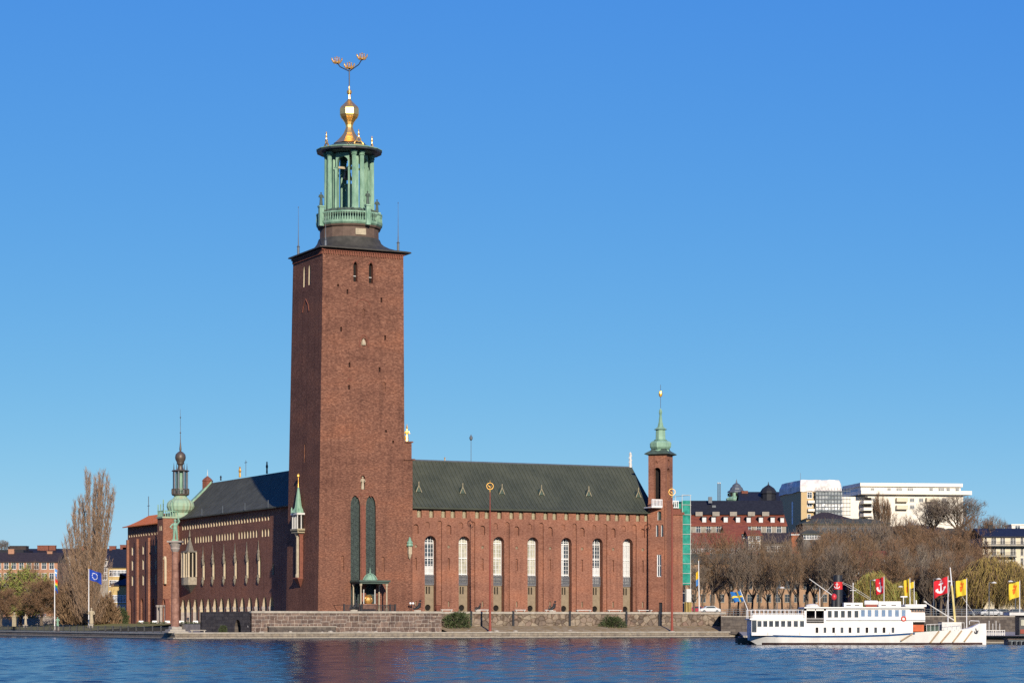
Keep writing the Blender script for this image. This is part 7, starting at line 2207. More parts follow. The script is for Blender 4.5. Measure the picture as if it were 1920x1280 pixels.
PR = {
    'street': tree_proto(11, 15.0, 8.5, .32, (M['bark'], M['twig_brown']), up=.55, twigs=4, limbs=6, twig_w=.042),
    'street2': tree_proto(12, 15.0, 7.5, .30, (M['bark'], M['twig_grey']), up=.8, twigs=3, limbs=6, twig_w=.042),
    'fork': tree_proto(13, 15.0, 9.5, .34, (M['bark'], M['twig_brown']), up=.3, twigs=3, limbs=5, trunk_r=.42, twig_w=.042),
    'round': tree_proto(14, 9.0, 8.0, .28, (M['bark'], M['twig_red']), up=.25, twigs=10, limbs=8, twig_l=.8, twig_w=.05),
    'wide': tree_proto(15, 10.5, 13.0, .24, (M['bark'], M['twig_grey']), up=.45, twigs=5, limbs=9, twig_l=.9, trunk_r=.3, twig_w=.042),
    'grove': tree_proto(16, 14.0, 9.0, .18, (M['bark'], M['twig_red']), up=.5, twigs=6, limbs=8, twig_w=.05),
    'pale': tree_proto(21, 14.0, 6.5, .3, (M['pale_bark'], M['twig_grey']), up=.9, twigs=3, limbs=5, trunk_r=.24, twig_w=.045),
    'budding': tree_proto(17, 10.0, 11.0, .2, (M['bark'], M['twig_brown'], M['willow_green']), up=.2, twigs=12, limbs=9, bud=.75, twig_w=.10, twig_l=.7),
    'poplar': poplar_proto(3, 34.5, 13.5, (M['bark'], M['twig_poplar'])),
    'slimpoplar': tree_proto(18, 10.0, 3.0, .1, (M['bark'], M['twig_red']), up=1.6, twigs=2, limbs=6, twig_w=.05),
    'willow': willow_proto(5, 11.0, 12.0, (M['bark'], M['willow'], M['twig_brown'])),
    'willow2': willow_proto(6, 8.5, 7.0, (M['bark'], M['willow'], M['willow_green']), n=5200),
    'pine': bush_proto("pine_bush", 8, 2.2, 4.2, (M['bark'], M['conifer']), n=1500, leaf=.36),
    'shrub': bush_proto("bare_shrub", 9, 4.5, 7.0, (M['bark'], M['twig_brown']), n=2600, leaf=.7),
    'hedge': bush_proto("evergreen_bush", 10, 3.2, 4.0, (M['bark'], M['conifer']), n=1600, leaf=.4),
}
PH = {'pale': 14.0, 'street': 15.0, 'street2': 15.0, 'fork': 15.0, 'round': 9.0, 'wide': 10.5, 'grove': 14.0, 'budding': 10.0, 'poplar': 34.5, 'slimpoplar': 10.0, 'willow': 11.0, 'willow2': 8.5, 'pine': 2.2, 'shrub': 4.5, 'hedge': 3.2}
USED = set()
RT = random.Random(77)
def plant(kind, name, cat, label, x, ytop, Y, zbase, group=None, wk=1.0, rz=None):
    h = WZ(ytop, Y) - zbase
    k = h / PH[kind]
    o = PR[kind] if kind not in USED else dup(PR[kind])
    USED.add(kind)
    o.name = name
    o.location = (WX(x, Y), Y, zbase)
    o.rotation_euler = (0, 0, RT.uniform(0, 6.28) if rz is None else rz)
    o.scale = (k * wk, k * wk, k)
    if "group" in o: del o["group"]
    return tag(o, label, cat, group)
# left shore
plant('poplar', "tall_poplar", "tree", "very tall bare poplar with many upright stems, left of the brick hall", 166, 881, 545, 2.2, wk=.93, rz=0)
plant('budding', "budding_tree", "tree", "round tree just turning yellow green at the far left", 38, 1055, 580, 2.2, wk=1.05)
plant('round', "bare_tree", "tree", "brown rounded bare tree at the left edge, in front of the greening tree", 2, 1098, 535, 2.0, wk=1.0)
plant('round', "bare_tree", "tree", "reddish brown bare tree between the greening tree and the striped flag", 78, 1080, 565, 2.2, wk=1.0)
plant('round', "bare_tree", "tree", "dark bare tree close behind the striped flagpole", 108, 1090, 600, 2.2, wk=.9)
plant('shrub', "bare_shrub", "shrub", "brown bare shrub right of the tall poplar", 200, 1122, 550, 2.3, wk=.65)
plant('shrub', "bare_shrub", "shrub", "brown bare shrub at the foot of the tall poplar", 140, 1105, 552, 2.3, wk=.6)
plant('hedge', "evergreen_bush", "bush", "dark evergreen bush beside the orange roofed block", 226, 1142, 560, 2.4)
plant('wide', "bare_tree", "tree", "faint bare tree top above the far roofs at the left edge", 3, 1012, 800, 25)
plant('grove', "bare_tree", "tree", "brown bare tree in front of the salmon house", 62, 1050, 640, 2.2, wk=.6)
plant('street2', "bare_tree", "tree", "brown bare tree just left of the tall poplar's stems", 122, 1035, 620, 2.2, wk=.7)
# bushes on the bank
plant('pine', "pine_bush", "bush", "dark dwarf pine at the foot of the terrace wall, right of the podium", 859, 1149.5, hw(UPR + 3, RV - 1.5, 0).y, 1.85, wk=1.0)
plant('pine', "pine_bush", "bush", "dark dwarf pine on the bank before the sixth tall window", 1149, 1157, hw(58, RV - 1.5, 0).y, 1.85, wk=1.25)
plant('hedge', "evergreen_bush", "bush", "small green bush at the foot of the dark podium wall", 418, 1173, hw(PU - 1, PV + 6, 0).y, 1.15, wk=1.2)
# street trees before the ochre house
grp = "street trees before the ochre house"
ST = [(1301, 1045, 'street2', "bare street tree close behind the green scaffold"), (1336, 1014, 'fork', "dark forked bare tree right of the white flagpole"), (1368, 1022, 'street', "bare street tree between the forked tree and the ship's flag"), (1398, 1004, 'street2', "bare street tree behind the ship's blue and yellow flag"),
      (1424, 1016, 'street', "bare street tree above the ship's stern deck"), (1452, 996, 'street2', "bare street tree behind the lamp at the ship's stern"), (1482, 1012, 'street', "bare street tree just left of the ship's raised boom"), (1512, 1020, 'fork', "bare street tree behind the tip of the ship's raised boom"),
      (1541, 1004, 'street', "bare street tree just left of the black funnel"), (1572, 1010, 'street2', "bare street tree right behind the black funnel"), (1603, 998, 'street', "bare street tree right of the black funnel"), (1350, 1060, 'street', "lower bare tree behind the forked tree"), (1440, 1050, 'street2', "lower bare tree behind the stern lamp")]
for i, (x, y, k, lab) in enumerate(ST):
    plant(k, "bare_tree", "tree", lab, x, y, 508 + 9 * (i % 3) + (22 if i > 10 else 0), SZ, grp, wk=RT.uniform(.85, 1.1))
for x, y, Y, k, lab in ((1317, 1035, 520, 'street', "bare street tree between the scaffold and the forked tree"), (1384, 1030, 538, 'street2', "thin bare street tree left of the ship's flag"), (1411, 1028, 542, 'street', "thin bare street tree over the end of the ship's stern"), (1466, 1024, 540, 'street', "thin bare street tree over the middle of the ship's stern deck"),
        (1497, 1000, 536, 'street2', "tall thin bare street tree left of the boom's tip"), (1527, 1022, 540, 'street', "thin bare street tree over the ship's open bay"), (1556, 1018, 538, 'street2', "thin bare street tree just left of the funnel's top"), (1588, 1014, 540, 'street', "thin bare street tree just right of the funnel's top"), (1618, 1006, 532, 'street', "bare street tree over the small willow's left side")):
    plant(k, "bare_tree", "tree", lab, x, y, Y, SZ, grp, wk=RT.uniform(.8, 1.0))
for i, (x, y, Y) in enumerate(((1672, 1035, 545), (1700, 1028, 540), (1733, 1020, 548), (1752, 1030, 538), (1783, 1034, 545), (1815, 1042, 540))):
    plant('pale', "pale_trunked_tree", "tree", ("slender pale trunked tree right of the small willow", "slender pale trunked tree above the folded yellow flag", "slender pale trunked tree left of the big red flag", "slender pale trunked tree behind the big red flag's outer end", "slender pale trunked tree behind the ship's mast", "slender pale trunked tree right of the big yellow flag")[i], x, y, Y, SZ, "pale trunked trees at the foot of the grove", wk=.9)
plant('willow2', "willow_tree", "tree", "small yellow green willow behind the ship's deck boxes", 1640, 1068, 498, SZ, wk=1.05)
plant('willow', "willow_tree", "tree", "large yellow willow behind the lamp right of the bow", 1868, 1036, 520, SZ, wk=1.05)
plant('willow', "willow_tree", "tree", "yellow willow at the right edge behind the last yellow flag", 1918, 1052, 512, SZ, wk=.8)
plant('willow2', "willow_tree", "tree", "low yellow green willow behind the wheelhouse flags", 1690, 1088, 505, SZ, wk=1.0)
# grove on the slope
plant('wide', "skyline_tree", "tree", "broad bare tree standing against the sky right of the white slab block", 1797, 929, 700, 27.0, wk=1.3, rz=.4)
plant('wide', "skyline_tree", "tree", "broad bare tree before the right end of the white slab block", 1748, 936, 705, 27.0, wk=1.15, rz=2.0)
plant('wide', "bare_tree", "tree", "small bare tree against the sky left of the cream apartment house", 1862, 968, 640, 14, wk=.6)
plant('slimpoplar', "slim_poplar", "tree", "slim bare poplar before the left half of the white slab block", 1650, 924, 690, 26.5)
plant('slimpoplar', "slim_poplar", "tree", "smaller slim bare poplar right of the other slim poplar", 1662, 936, 690, 26.5, wk=.8)
grp = "bare trees of the grove on the hillside"
GR = []
rg = random.Random(4)
for row, (Y, ylo, yhi, n, xa, xb) in enumerate(((530, 1030, 1065, 7, 1650, 1850), (560, 1000, 1045, 8, 1630, 1850), (600, 978, 1012, 8, 1665, 1850), (640, 958, 990, 8, 1685, 1840))):
    for i in range(n):
        x = xa + (xb - xa) * (i + .5) / n + rg.uniform(-8, 8)
        GR.append((x, rg.uniform(ylo, yhi), Y + rg.uniform(-10, 10)))
for i, (x, y, Y) in enumerate(GR):
    X = WX(x, Y)
    plant(('grove', 'street', 'grove', 'street2')[i % 4], "bare_tree", "tree", "bare brown tree in the dense grove on the hillside behind the ship's bow", x, y, Y, max(SZ - .5, hill_z(X, Y) - .5), grp, wk=rg.uniform(.9, 1.25))
for i, (x, y, Y, lab) in enumerate(((1525, 978, 606, "bare tree before the left end of the grey stone house"), (1545, 972, 612, "bare tree whose top reaches the slate roof's middle"), (1583, 976, 608, "bare tree before the third quarter of the grey stone house"), (1632, 970, 612, "bare tree before the right half of the grey stone house"), (1685, 962, 630, "bare tree right of the grey stone house"))):
    plant(('street', 'street2')[i % 2], "bare_tree", "tree", lab, x, y, Y, max(SZ, hill_z(WX(x, Y), Y) - .5), "trees before the grey stone house", wk=1.1)
for i, (x, y, Y, lab) in enumerate(((1500, 985, 600, "bare tree before the orange chimney on the hillside"), (1560, 990, 590, "bare tree before the grey stone house"), (1610, 985, 600, "bare tree right of the grey stone house's middle"), (1655, 975, 615, "bare tree at the right end of the grey stone house"), (1345, 985, 590, "bare tree before the red mansard roof"), (1415, 990, 585, "bare tree before the small cream house"), (1300, 992, 585, "bare tree touching the top of the green scaffold"))):
    plant(('street2', 'grove', 'street')[i % 3], "bare_tree", "tree", lab, x, y, Y, max(SZ, hill_z(WX(x, Y), Y) - .5), "single trees among the hillside houses", wk=.9)
# ------------------------------------------------------------------ the town behind
def pane_part(parent, s, z, w, h, frame, glass, depth=.12, y=0.0, mull=True, proto={}):
    key = (round(w, 2), round(h, 2), frame.name, glass.name, mull)
    if key in proto:
        o = proto[key].copy(); COL.objects.link(o); o.parent = parent; o.location = (s, y, z)
        for g_ in list(proto[key].children):
            d = g_.copy(); COL.objects.link(d); d.parent = o
        return o
    mb = MB(); e = max(.07, w * .09)
    mb.box(-w / 2 - e, -w / 2 + .02, -.09, .02, -e, h + e); mb.box(w / 2 - .02, w / 2 + e, -.09, .02, -e, h + e)
    mb.box(-w / 2 + .02, w / 2 - .02, -.09, .02, h - .02, h + e); mb.box(-w / 2 - e, w / 2 + e, -.14, .02, -e - .06, .02)
    if mull: mb.box(-e * .35, e * .35, -.075, .01, 0.02, h - .02); mb.box(-w / 2 + .02, w / 2 - .02, -.07, .008, h * .62, h * .62 + e * .7)
    o = mb.build("window", frame, parent); o.location = (s, y, z)
    p = MB(); p.box(-w / 2 + .021, w / 2 - .021, -.03, -.012, .021, h - .021); p.build("pane", glass, o)
    proto[key] = o
    return o
def house(name, label, x0, x1, ye, yr, Y, dep, zb, wallm, roofm, roof='gable', yaw=0.0, wins=(), ww=.9, wh=1.5, frame='white', glass='glass', eave=.4, cat="building", chim=(), rows=None, dormers=(), chimat='brick_trim', ins=None):
    """x0..x1 is the front in photo pixels; wins = [(x, y of the sill)] on the front; rows = (y list, count)."""
    b = P(x0, ye, Y); W = (x1 - x0) / FPX * Y / math.cos(yaw) * (1 + .0)
    if yaw: W = (x1 - x0) / FPX * Y / (math.cos(yaw) - (x1 - PCX) / FPX * math.sin(yaw))
    t = thing(name, label, cat, (b.x, Y, zb), yaw, org=False)
    He = WZ(ye, Y) - zb; Hr = WZ(yr, Y + (dep / 2 if roof != 'flat' else 0)) - zb
    mb = MB(); mb.box(0, W, 0, dep, 0, He); mb.build("wall", M[wallm] if isinstance(wallm, str) else wallm, t)
    rm = M[roofm] if isinstance(roofm, str) else roofm
    mb = MB(); e = eave
    if roof == 'gable':
        for (ya, yb_) in ((-e, dep / 2), (dep + e, dep / 2)):
            q = [(-e, ya, He + .003), (W + e, ya, He + .003), (W + e, yb_, Hr), (-e, yb_, Hr)]
            mb.add(q + [(a, b2, c + .25) for a, b2, c in q], [(0, 1, 2, 3), (4, 5, 6, 7), (0, 1, 5, 4), (1, 2, 6, 5), (3, 0, 4, 7)])
        mb.poly([(0, 0, He), (0, dep, He), (0, dep / 2, Hr)]); mb.poly([(W, 0, He), (W, dep, He), (W, dep / 2, Hr)])
    elif roof == 'hip':
        k = ins if ins else min(W * .3, dep * .5)
        E_ = [(-e, -e, He + .003), (W + e, -e, He + .003), (W + e, dep + e, He + .003), (-e, dep + e, He + .003)]
        r0, r1 = (k, dep / 2, Hr), (W - k, dep / 2, Hr)
        for q in ([E_[0], E_[1], r1, r0], [E_[2], E_[3], r0, r1], [E_[1], E_[2], r1], [E_[3], E_[0], r0], E_): mb.poly(q)
        mb.box(-e, W + e, -e - .02, -e + .2, He - .25, He)
    elif roof == 'flat':
        mb.box(-e, W + e, -e, dep + e, He + .003, max(Hr, He + .3))
    mb.build("roof", rm, t)
    def spx(x):          # along the front for a photo column
        u = (x - PCX) / FPX
        return (u * Y - b.x) / (math.cos(yaw) - u * math.sin(yaw))
    def zpx(x, y):
        s = spx(x); return WZ(y, Y + s * math.sin(yaw)) - zb
    if rows:
        ys, n, xa, xb = rows
        wins = list(wins) + [(xa + (xb - xa) * (i + .5) / n, y) for y in ys for i in range(n)]
    for (x, y) in wins: pane_part(t, spx(x), zpx(x, y), ww, wh, M[frame], M[glass])
    for (x, yt, w, h) in chim:
        mb = MB(); s = spx(x); z = WZ(yt, Y + dep / 2) - zb
        mb.box(s - w / 2, s + w / 2, dep / 2 - w * .4 - .6, dep / 2 + w * .4 - .6, z - h, z); mb.box(s - w / 2 - .1, s + w / 2 + .1, dep / 2 - w * .4 - .7, dep / 2 + w * .4 - .5, z + .003, z + .15); mb.build("chimney", M[chimat] if isinstance(chimat, str) else chimat, t)
    for (x, y, w, h) in dormers:
        s = spx(x); z = zpx(x, y)
        k = max(0.05, (z - He) / max(.1, Hr - He)); yy = -e + k * (dep / 2 + e) - .1
        mb = MB(); mb.box(s - w / 2, s + w / 2, yy, yy + 3.0, z, z + h); mb.box(s - w / 2 - .15, s + w / 2 + .15, yy - .15, yy + 3, z + h + .002, z + h + .18)
        d_ = mb.build("dormer", M['brownroof'], t)
        mb = MB(); mb.box(s - w / 2 + .12, s + w / 2 - .12, yy - .03, yy - .005, z + .1, z + h - .1); mb.build("pane", M['curtain_pale'], d_)
    return t, spx, zpx, He, W
M['salmon'] = plain("salmon_plaster", (.40, .21, .13), .85, var=.12)
M['ochre'] = plain("ochre_plaster", (.36, .225, .135), .85, var=.14)
M['yellowwall'] = plain("yellow_plaster", (.50, .36, .15), .85, var=.1)
M['greywall'] = plain("grey_beige_plaster", (.30, .27, .22), .85, var=.15)
M['rubblewall'] = two_tone("grey_brown_stone", (.085, .075, .065), (.165, .145, .125), .5, .9, lo=.35, hi=.65)
M['tan'] = plain("tan_plaster", (.52, .38, .20), .85, var=.06)
M['creamwall'] = plain("cream_render", (.66, .58, .42), .85, var=.06)
M['whitewall'] = plain("white_render", (.80, .74, .62), .8, var=.04)
M['redwall'] = plain("dark_red_plaster", (.17, .065, .045), .9, var=.25)
M['redroof'] = two_tone("red_roof_tile", (.20, .058, .034), (.31, .095, .05), .8, .8, lo=.35, hi=.7)
M['blackroof'] = plain("black_sheet_roof", (.022, .023, .028), .5, var=.25)
M['brownroof'] = plain("dark_brown_roof", (.05, .038, .034), .7, var=.3)
M['wrap'] = two_tone("white_tarpaulin", (.50, .46, .43), (.82, .76, .70), .45, .6, lo=.35, hi=.6, bmp=.9)
M['netgrey'] = two_tone("grey_scaffold_net", (.16, .19, .20), (.38, .40, .40), .55, .7, lo=.35, hi=.65, bmp=.4)
M['balcony'] = plain("dark_balcony_iron", (.04, .04, .045), .6)
# left
t, spx, zpx, He, W = house("salmon_house", "long salmon pink house with dark roof at the far left", -60, 108, 1054, 1037, 650, 16, 2, 'salmon', 'brownroof', 'gable', rows=((1066, 1086, 1106, 1126), 11, -52, 104), ww=1.15, wh=1.7, frame='offwhite', chim=((11, 1030, 1.6, 3), (84, 1034, 1.4, 2)), chimat='salmon')
house("pale_dormer_house", "pale yellowish roof storey with a row of small windows at the far left edge", -40, 42, 1040, 1030, 720, 14, 2, 'creamwall', 'blackroof', 'flat', rows=((1038.5,), 7, -30, 40), ww=1.2, wh=.8, chim=((28, 1024, 5, 3), (10, 1025, 1, 2)), chimat='brownroof')
house("dark_roofed_house", "long house with dark blue black roof and chimneys, behind the tall poplar", 40, 262, 1050, 1029.5, 735, 18, 2, 'greywall', 'blackroof', 'gable', rows=((1058, 1072, 1086), 13, 50, 250), ww=1.3, wh=1.7, chim=((66, 1023, 1.8, 3), (74, 1023, 2.6, 4), (89, 1023, 2, 3), (152, 1024, 2.2, 3), (203, 1024, 2, 3), (227, 1022, 3, 3), (232, 1026, 3, 4)))
house("grey_corner_house", "grey beige house with white windows behind the striped flagpole", 92, 132, 1050, 1043, 690, 14, 2, 'greywall', 'greywall', 'flat', rows=((1064, 1082, 1100), 3, 96, 130), ww=1.9, wh=2.4)
house("pink_gable_house", "light pinkish house glimpsed between the poplar stems", 116, 160, 1093, 1078, 640, 12, 2, 'salmon', 'brownroof', 'hip', rows=((1115, 1133), 4, 118, 158), ww=1.2, wh=1.5)
house("ochre_yellow_house", "yellow plastered house with big black roof, left of the orange tiled block", 203, 262, 1064, 1031, 650, 18, 2, 'yellowwall', 'blackroof', 'gable', rows=((1079, 1098, 1118, 1136), 5, 206, 240), ww=1.2, wh=1.5)
house("yellow_annex", "low yellow annex with dark hipped roof beside the orange tiled block", 208, 262, 1096, 1074, 610, 12, 2, 'yellowwall', 'blackroof', 'hip', rows=((1128, 1146), 5, 210, 240), ww=1.1, wh=1.7, ins=6)
# right: behind the scaffold
t, spx, zpx, He, W = house("mansard_house", "long house with red mansard roof and white dormers right of the green scaffold", 1292, 1474, 986, 962, 640, 18, 4, 'greywall', 'redroof', 'gable', eave=.3, rows=((998, 1012), 9, 1300, 1470), ww=1.2, wh=1.8, frame='offwhite',
    dormers=((1321.5, 979.5, 1.3, 1.6), (1339, 979.5, 1.3, 1.6), (1362, 979.5, 1.3, 1.6), (1385, 979.5, 1.3, 1.6), (1405, 980, 1.3, 1.6), (1428, 980, 1.3, 1.6), (1450, 980, 1.3, 1.6), (1468, 980, 1.2, 1.5)))
mb = MB(); zt0 = WZ(963.5, 645) - 4; zt1 = WZ(937.5, 650) - 4
mb.add([(-.2, 6.5, zt0), (W + .2, 6.5, zt0), (W + .2, 11.5, zt1), (-.2, 11.5, zt1), (-.2, 17, zt0), (W + .2, 17, zt0)], [(0, 1, 2, 3), (3, 2, 5, 4), (0, 3, 4), (1, 5, 2), (0, 4, 5, 1)])
mb.build("upper_roof", M['blackroof'], t)
for x in (1314, 1346, 1379, 1413, 1440):
    mb = MB(); s = spx(x); z = WZ(962.5, 645) - 4; mb.box(s - .95, s + .95, 5.8, 7.4, z - .6, z + .55); mb.build("chimney", M['greywall'], t)
for x, y in ((1344, 950), (1379, 955), (1337, 934)): mb = MB(); s = spx(x); z = WZ(y, 648) - 4; mb.box(s - .5, s + .5, 9, 10, z - 1.2, z + .5); mb.build("roof_vent", M['lead'], t)
t, spx, zpx, He, W = house("dark_roof_hall", "tall dark roofed building with a black turret dome, behind the red mansard house", 1392, 1482, 948, 923, 760, 22, 10, 'brownroof', 'blackroof', 'gable', chim=((1402, 921, 2, 3),))
s = spx(1444.5); zc_ = WZ(926, 762) - 10
mb = MB(); mb.lathe([(2.4, zc_ - 2), (2.4, zc_ + .2), (2.8, zc_ + .4), (2.5, zc_ + 1.2), (1.9, zc_ + 2.1), (.9, zc_ + 2.8), (.25, zc_ + 3.2), (.05, zc_ + 4.2)], (s, 6, 0), 10); mb.build("turret_dome", M['blackroof'], t)
tw = thing("domed_tower", "grey green stepped dome tower with small finial on the skyline", "tower", (WX(1381, 800), 800, 12))
X = WX(1381, 800); zz = lambda y: WZ(y, 800)
mb = MB(); mb.lathe([(3.4, 12), (3.4, zz(938)), (3.7, zz(937)), (3.7, zz(934)), (2.7, zz(931)), (2.7, zz(923))], (X, 800, 0), 8, rot=.4); mb.build("drum", M['copper'], tw)
mb = MB(); mb.lathe([(3.1, zz(923)), (3.0, zz(921)), (2.2, zz(918)), (2.1, zz(915)), (1.7, zz(912.5)), (1.4, zz(911)), (1.4, zz(909.5)), (.9, zz(907)), (.3, zz(905)), (.06, zz(898))], (X, 800, 0), 10); mb.build("dome", M['lead'], tw)
for k in range(8):
    a = .4 + math.pi / 8 + math.pi / 4 * k; c = Vector((X + 2.55 * math.cos(a), 800 + 2.55 * math.sin(a), zz(930)))
    mb = MB(); mb.box(c.x - .45, c.x + .45, c.y - .25, c.y + .25, c.z, zz(924.5)); mb.build("window", M['void'], tw)
for x, lab in ((1346.3, "left one of two slim grey chimneys on the skyline"), (1350, "right one of two slim grey chimneys on the skyline")):
    q = Vector((WX(x, 950), 950, 8)); t = thing("tall_chimney", lab, "chimney", tuple(q), group="twin chimneys"); mb = MB(); mb.tube([q, (q.x, q.y, WZ(904, 950))], [.32, .22], 8); mb.build("flue", M['lead'], t)
    mb = MB(); mb.lathe([(.3, WZ(906, 950)), (.3, WZ(904, 950))], (q.x, q.y, 0), 8); mb.build("flue_cap", M['offwhite'], t)
# the wrapped block
t, spx, zpx, He, W = house("wrapped_block", "tan apartment block wrapped in white tarpaulin and scaffold on the hilltop", 1502, 1576, 920, 918, 690, 24, 14, 'tan', 'tan', 'flat', yaw=R(8), eave=.02, wins=((1518, 933), (1518, 949)), ww=1.3, wh=1.6)
mb = MB(); n = 14
def lump(a, b, c): return .22 * noise.noise(Vector((a * .35, b * .35, c)))
zl0, zl1 = zpx(1505, 921), zpx(1505, 899)
loop = [(-.3 + W * k / n, -.3) for k in range(n + 1)] + [(W + .3, 24 * k / 8) for k in range(9)] + [(W - W * k / n, 24.3) for k in range(n + 1)] + [(-.35, 24 - 24 * k / 8) for k in range(9)]
NL = len(loop); vs = []
for j in range(7):
    f_ = j / 6
    for i, (a, b) in enumerate(loop):
        sh = .0 if f_ < .55 else (f_ - .55) * 1.6
        cx_, cy_ = W / 2, 12
        vs.append((a + (cx_ - a) * sh * .10 + lump(i, j, 1), b + (cy_ - b) * sh * .10 + lump(i, j, 5), zl0 + (zl1 - zl0) * f_ + .25 * noise.noise(Vector((i * .4, j, 9)))))
mb.add(vs, [(j * NL + i, j * NL + (i + 1) % NL, (j + 1) * NL + (i + 1) % NL, (j + 1) * NL + i) for j in range(6) for i in range(NL)])
mb.poly(vs[-NL:]); mb.build("tarpaulin", M['wrap'], t)
mb = MB(); s0_, s1_ = spx(1527), spx(1577)
for j in range(8):
    for i in range(14):
        q = [(s0_ + (s1_ - s0_) * a / 14, -1.3 + .25 * noise.noise(Vector((a * .5, b * .8, 2))), zpx(1550, 966) + (zl0 - zpx(1550, 966)) * b / 8) for a, b in ((i, j), (i + 1, j), (i + 1, j + 1), (i, j + 1))]
        mb.poly(q, 0 if j not in (2, 3) else 1)
mb.build("scaffold_net", [M['netgrey'], M['curtain_pale']], t)
mb = MB()
for k in range(12): s = s0_ + (s1_ - s0_ + 2.2) * k / 11; mb.tube([(s, -1.6, zpx(1550, 966)), (s, -1.6, zl0 + 1)], .07, 4)
for k in range(7): z = zpx(1550, 966) + (zl0 - zpx(1550, 966)) * k / 6; mb.box(s0_ - .2, s1_ + 2.4, -1.7, -1.0, z, z + .14)
mb.build("scaffold_tubes", M['lead'], t)["kind"] = "stuff"
for y0 in (938, 953.5): mb = MB(); mb.box(spx(1513.5), spx(1525.5), -1.2, -.003, zpx(1519, y0 + 5), zpx(1519, y0)); mb.build("balcony", M['whitewall'], t)
for x, y in ((2, 0),):
    for k, y0 in enumerate((943, 957, 972)):
        mb = MB(); z = zpx(1502, y0); mb.box(-.06, -.003, 9.0, 10.4, z - 1.2, z + .9); mb.build("side_window", M['white'], t)
mb = MB(); mb.tube([(spx(1506), 3, zl1), (spx(1506), 3, zl1 + 2.2)], .05, 4); mb.build("roof_aerial", M['lead'], t)
# the white slab block
t, spx, zpx, He, W = house("white_slab_block", "long white modern slab block with balconies on the hilltop", 1627, 1806, 928.5, 927, 720, 20, 18, 'whitewall', 'whitewall', 'flat', yaw=R(8), eave=.2,
    wins=[(1636, 940), (1636, 953), (1710, 940), (1710, 953), (1727, 940), (1655, 953), (1742, 952), (1770, 940), (1690, 940)], ww=1.3, wh=1.0, frame='offwhite', glass='lead')
mb = MB(); mb.box(-2.5, W + 2.2, -1.6, 21, He + .35, He + 1.5); mb.build("terrace_slab", M['whitewall'], t)
mb = MB(); zt_h = zpx(1630, 911); mb.box(-1.8, W - .4, 1.2, 19, He + 1.502, zt_h); mb.build("top_storey", M['whitewall'], t)
mb = MB(); mb.box(-2.2, W, .4, 20, zt_h + .003, zpx(1630, 904.5)); mb.build("roof_fascia", M['whitewall'], t)
for x in (1669, 1686, 1690, 1707, 1711, 1748, 1765, 1769, 1780, 1797, 1638):
    pane_part(t, spx(x), zpx(x, 920), 1.0, .9, M['offwhite'], M['lead'], y=1.17)
for (xa, xb, ys) in ((1679, 1700, (940.5, 954.5)),(1735, 1758, (940.5,))):
    for y in ys: mb = MB(); mb.box(spx(xa), spx(xb), -1.5, -.003, zpx(xa, y), zpx(xa, y - 7.5)); mb.build("balcony", M['creamwall'], t)
for k, y in enumerate((944, 957, 968)):
    mb = MB(); mb.box(-1.6, spx(1635), -1.2, 4.5, zpx(1628, y), zpx(1628, y - 6)); mb.build("corner_balcony", M['whitewall'], t)
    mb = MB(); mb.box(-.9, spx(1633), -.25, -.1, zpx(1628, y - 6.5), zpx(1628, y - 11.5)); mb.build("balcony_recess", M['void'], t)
mb = MB(); mb.box(-7.0, -.01, 3.0, 18, 0, zpx(1625, 930)); mb.build("stair_tower", M['whitewall'], t)
house("white_rear_block", "smaller white block between the wrapped block and the long white slab", 1597, 1632, 913.5, 912, 760, 14, 18, 'whitewall', 'whitewall', 'flat', yaw=R(8), eave=.3, wins=((1612, 940), (1606, 926), (1618, 926)), ww=1.8, wh=1.3, frame='offwhite')
# houses on the slope
house("grey_stone_house", "long grey stone house with dark slate roof below the white block", 1506, 1668, 981, 972, 640, 16, 12, 'rubblewall', 'slate', 'hip', ins=4, rows=((998, 1012), 11, 1512, 1662), ww=1.2, wh=1.2, frame='lead')
house("brown_roof_pavilion", "low tan house with curved dark roof just under the wrapped block", 1512, 1594, 972, 960, 668, 14, 14, 'tan', 'brownroof', 'hip', ins=5, wins=((1517, 972),), ww=.8, wh=1.2)
house("red_brick_house", "dark red house with small white windows behind the slate roofed ochre house", 1290, 1392, 1020, 1000, 612, 14, 5, 'redwall', 'redroof', 'gable', rows=((1036.5,), 8, 1294, 1390), ww=1.1, wh=1.1)
house("upper_red_house", "small dark red house above the dark red long house", 1360, 1402, 1000, 985, 628, 12, 6, 'redwall', 'redroof', 'gable', rows=((1008,), 3, 1364, 1400), ww=1.0, wh=1.2, frame='offwhite')
house("cream_house", "small cream house with white window frames among the bare trees", 1403, 1426, 1004, 995, 610, 10, 6, 'creamwall', 'redroof', 'gable', rows=((1014, 1027, 1038), 3, 1404, 1425), ww=.8, wh=1.2)
house("dark_gabled_house", "dark house with brown roof right of the small cream house", 1430, 1508, 1018, 1000, 618, 14, 6, 'rubblewall', 'brownroof', 'gable', rows=((1033,), 6, 1434, 1500), ww=1.0, wh=1.3, frame='offwhite')
house("orange_chimney_house", "narrow orange brick block standing among the hillside trees", 1484, 1500, 1003, 1001, 600, 5, 6, plain("orange_brick", (.34, .11, .05), .85, var=.2), 'offwhite', 'flat', eave=.1, chim=((1488, 999, .7, 1), (1496, 999, .7, 1)))
house("glazed_veranda_house", "low house with a row of white framed windows on the hillside", 1506, 1540, 1000, 993, 596, 8, 6, 'rubblewall', 'slate', 'hip', rows=((1010,), 6, 1507, 1537), ww=.75, wh=1.1)
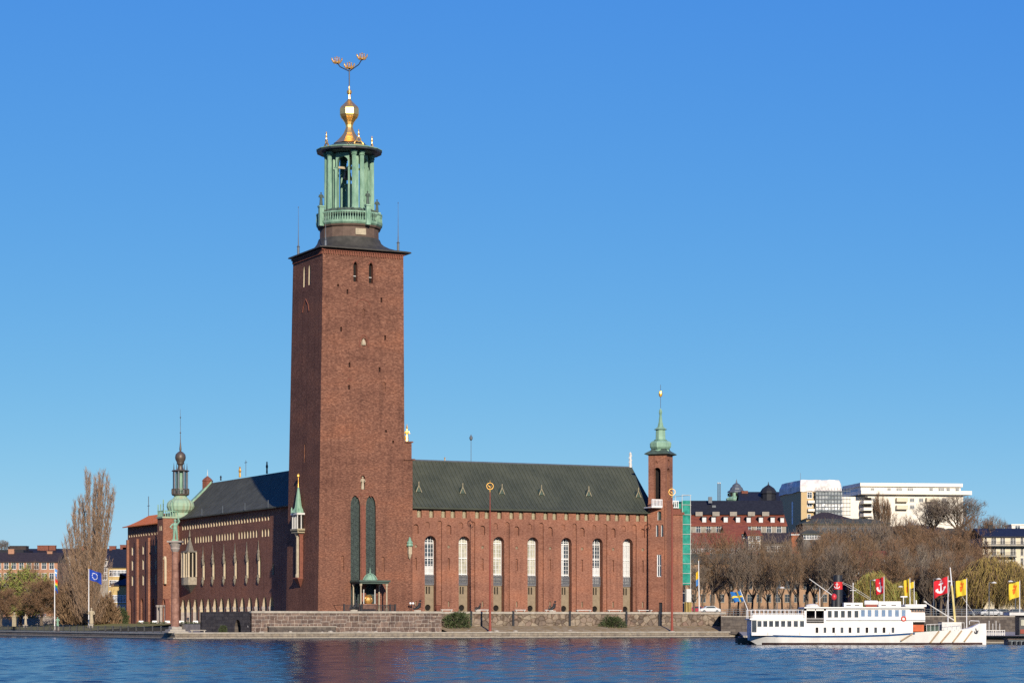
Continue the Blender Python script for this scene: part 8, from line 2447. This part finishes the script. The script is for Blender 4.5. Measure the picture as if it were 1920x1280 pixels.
house("slate_roofed_ochre_house", "long ochre house with grey slate roof behind the street trees", 1285, 1594, 1057, 1039, 575, 15, 3, 'ochre', 'slate', 'gable', rows=((1079, 1103, 1128), 17, 1292, 1590), ww=1.1, wh=1.8, frame='greywall', chim=((1330, 1036, 1.2, 2), (1420, 1036, 1.4, 2), (1500, 1036, 1.2, 2)))
house("red_roof_cottage", "small cottage with bright red roof among the trees, right of the ochre house", 1598, 1640, 1062, 1048, 560, 10, 4, 'salmon', 'redroof', 'gable', rows=((1078, 1098), 4, 1600, 1638), ww=1.0, wh=1.3)
house("upper_cottage", "red roofed cottage a little higher among the trees", 1606, 1664, 1046, 1034, 580, 10, 6, 'rubblewall', 'redroof', 'gable', rows=((1056,), 4, 1610, 1660), ww=1.1, wh=1.4)
house("grove_brick_house", "red brick house with tall pale windows half hidden in the grove", 1752, 1838, 1002, 990, 660, 14, 14, 'redwall', 'slate', 'hip', ins=5, rows=((1014, 1028), 7, 1756, 1834), ww=1.2, wh=1.7)
t, spx, zpx, He, W = house("cream_apartment_house", "cream apartment house with black roof and dark balconies at the right edge", 1842, 1990, 1007, 992, 600, 18, 4, 'creamwall', 'blackroof', 'gable', yaw=R(0), wins=[(x, y) for y in (1020.5, 1041, 1060, 1080) for x in (1848, 1861, 1865.5, 1878, 1882, 1897, 1902, 1916, 1922)], ww=.55, wh=1.9, glass='void', frame='offwhite', chim=((1869.5, 985, 1.1, 2.2), (1876.5, 991, .5, 1.5)), chimat='blackroof')
for (xa, xb, y) in ((1836, 1990, 1023), (1858, 1904, 1043), (1862, 1906, 1062)):
    mb = MB(); mb.box(spx(xa), spx(xb), -1.5, -.003, zpx(xa, y + 1.6), zpx(xa, y)); bl = mb.build("balcony", M['balcony'], t)
    mb = MB(); s = spx(xa)
    while s < spx(xb): mb.box(s - .025, s + .025, -1.5, -1.45, zpx(xa, y), zpx(xa, y) + 1.0); s += .3
    mb.box(spx(xa), spx(xb), -1.52, -1.44, zpx(xa, y) + .95, zpx(xa, y) + 1.02); mb.build("balcony_rail", M['balcony'], bl)["kind"] = "stuff"
house("white_roof_block", "small white block above the black roof at the right edge", 1897, 1960, 984, 982, 700, 10, 6, 'whitewall', 'whitewall', 'flat', eave=.2, wins=((1908, 991),), ww=1.4, wh=1.0)
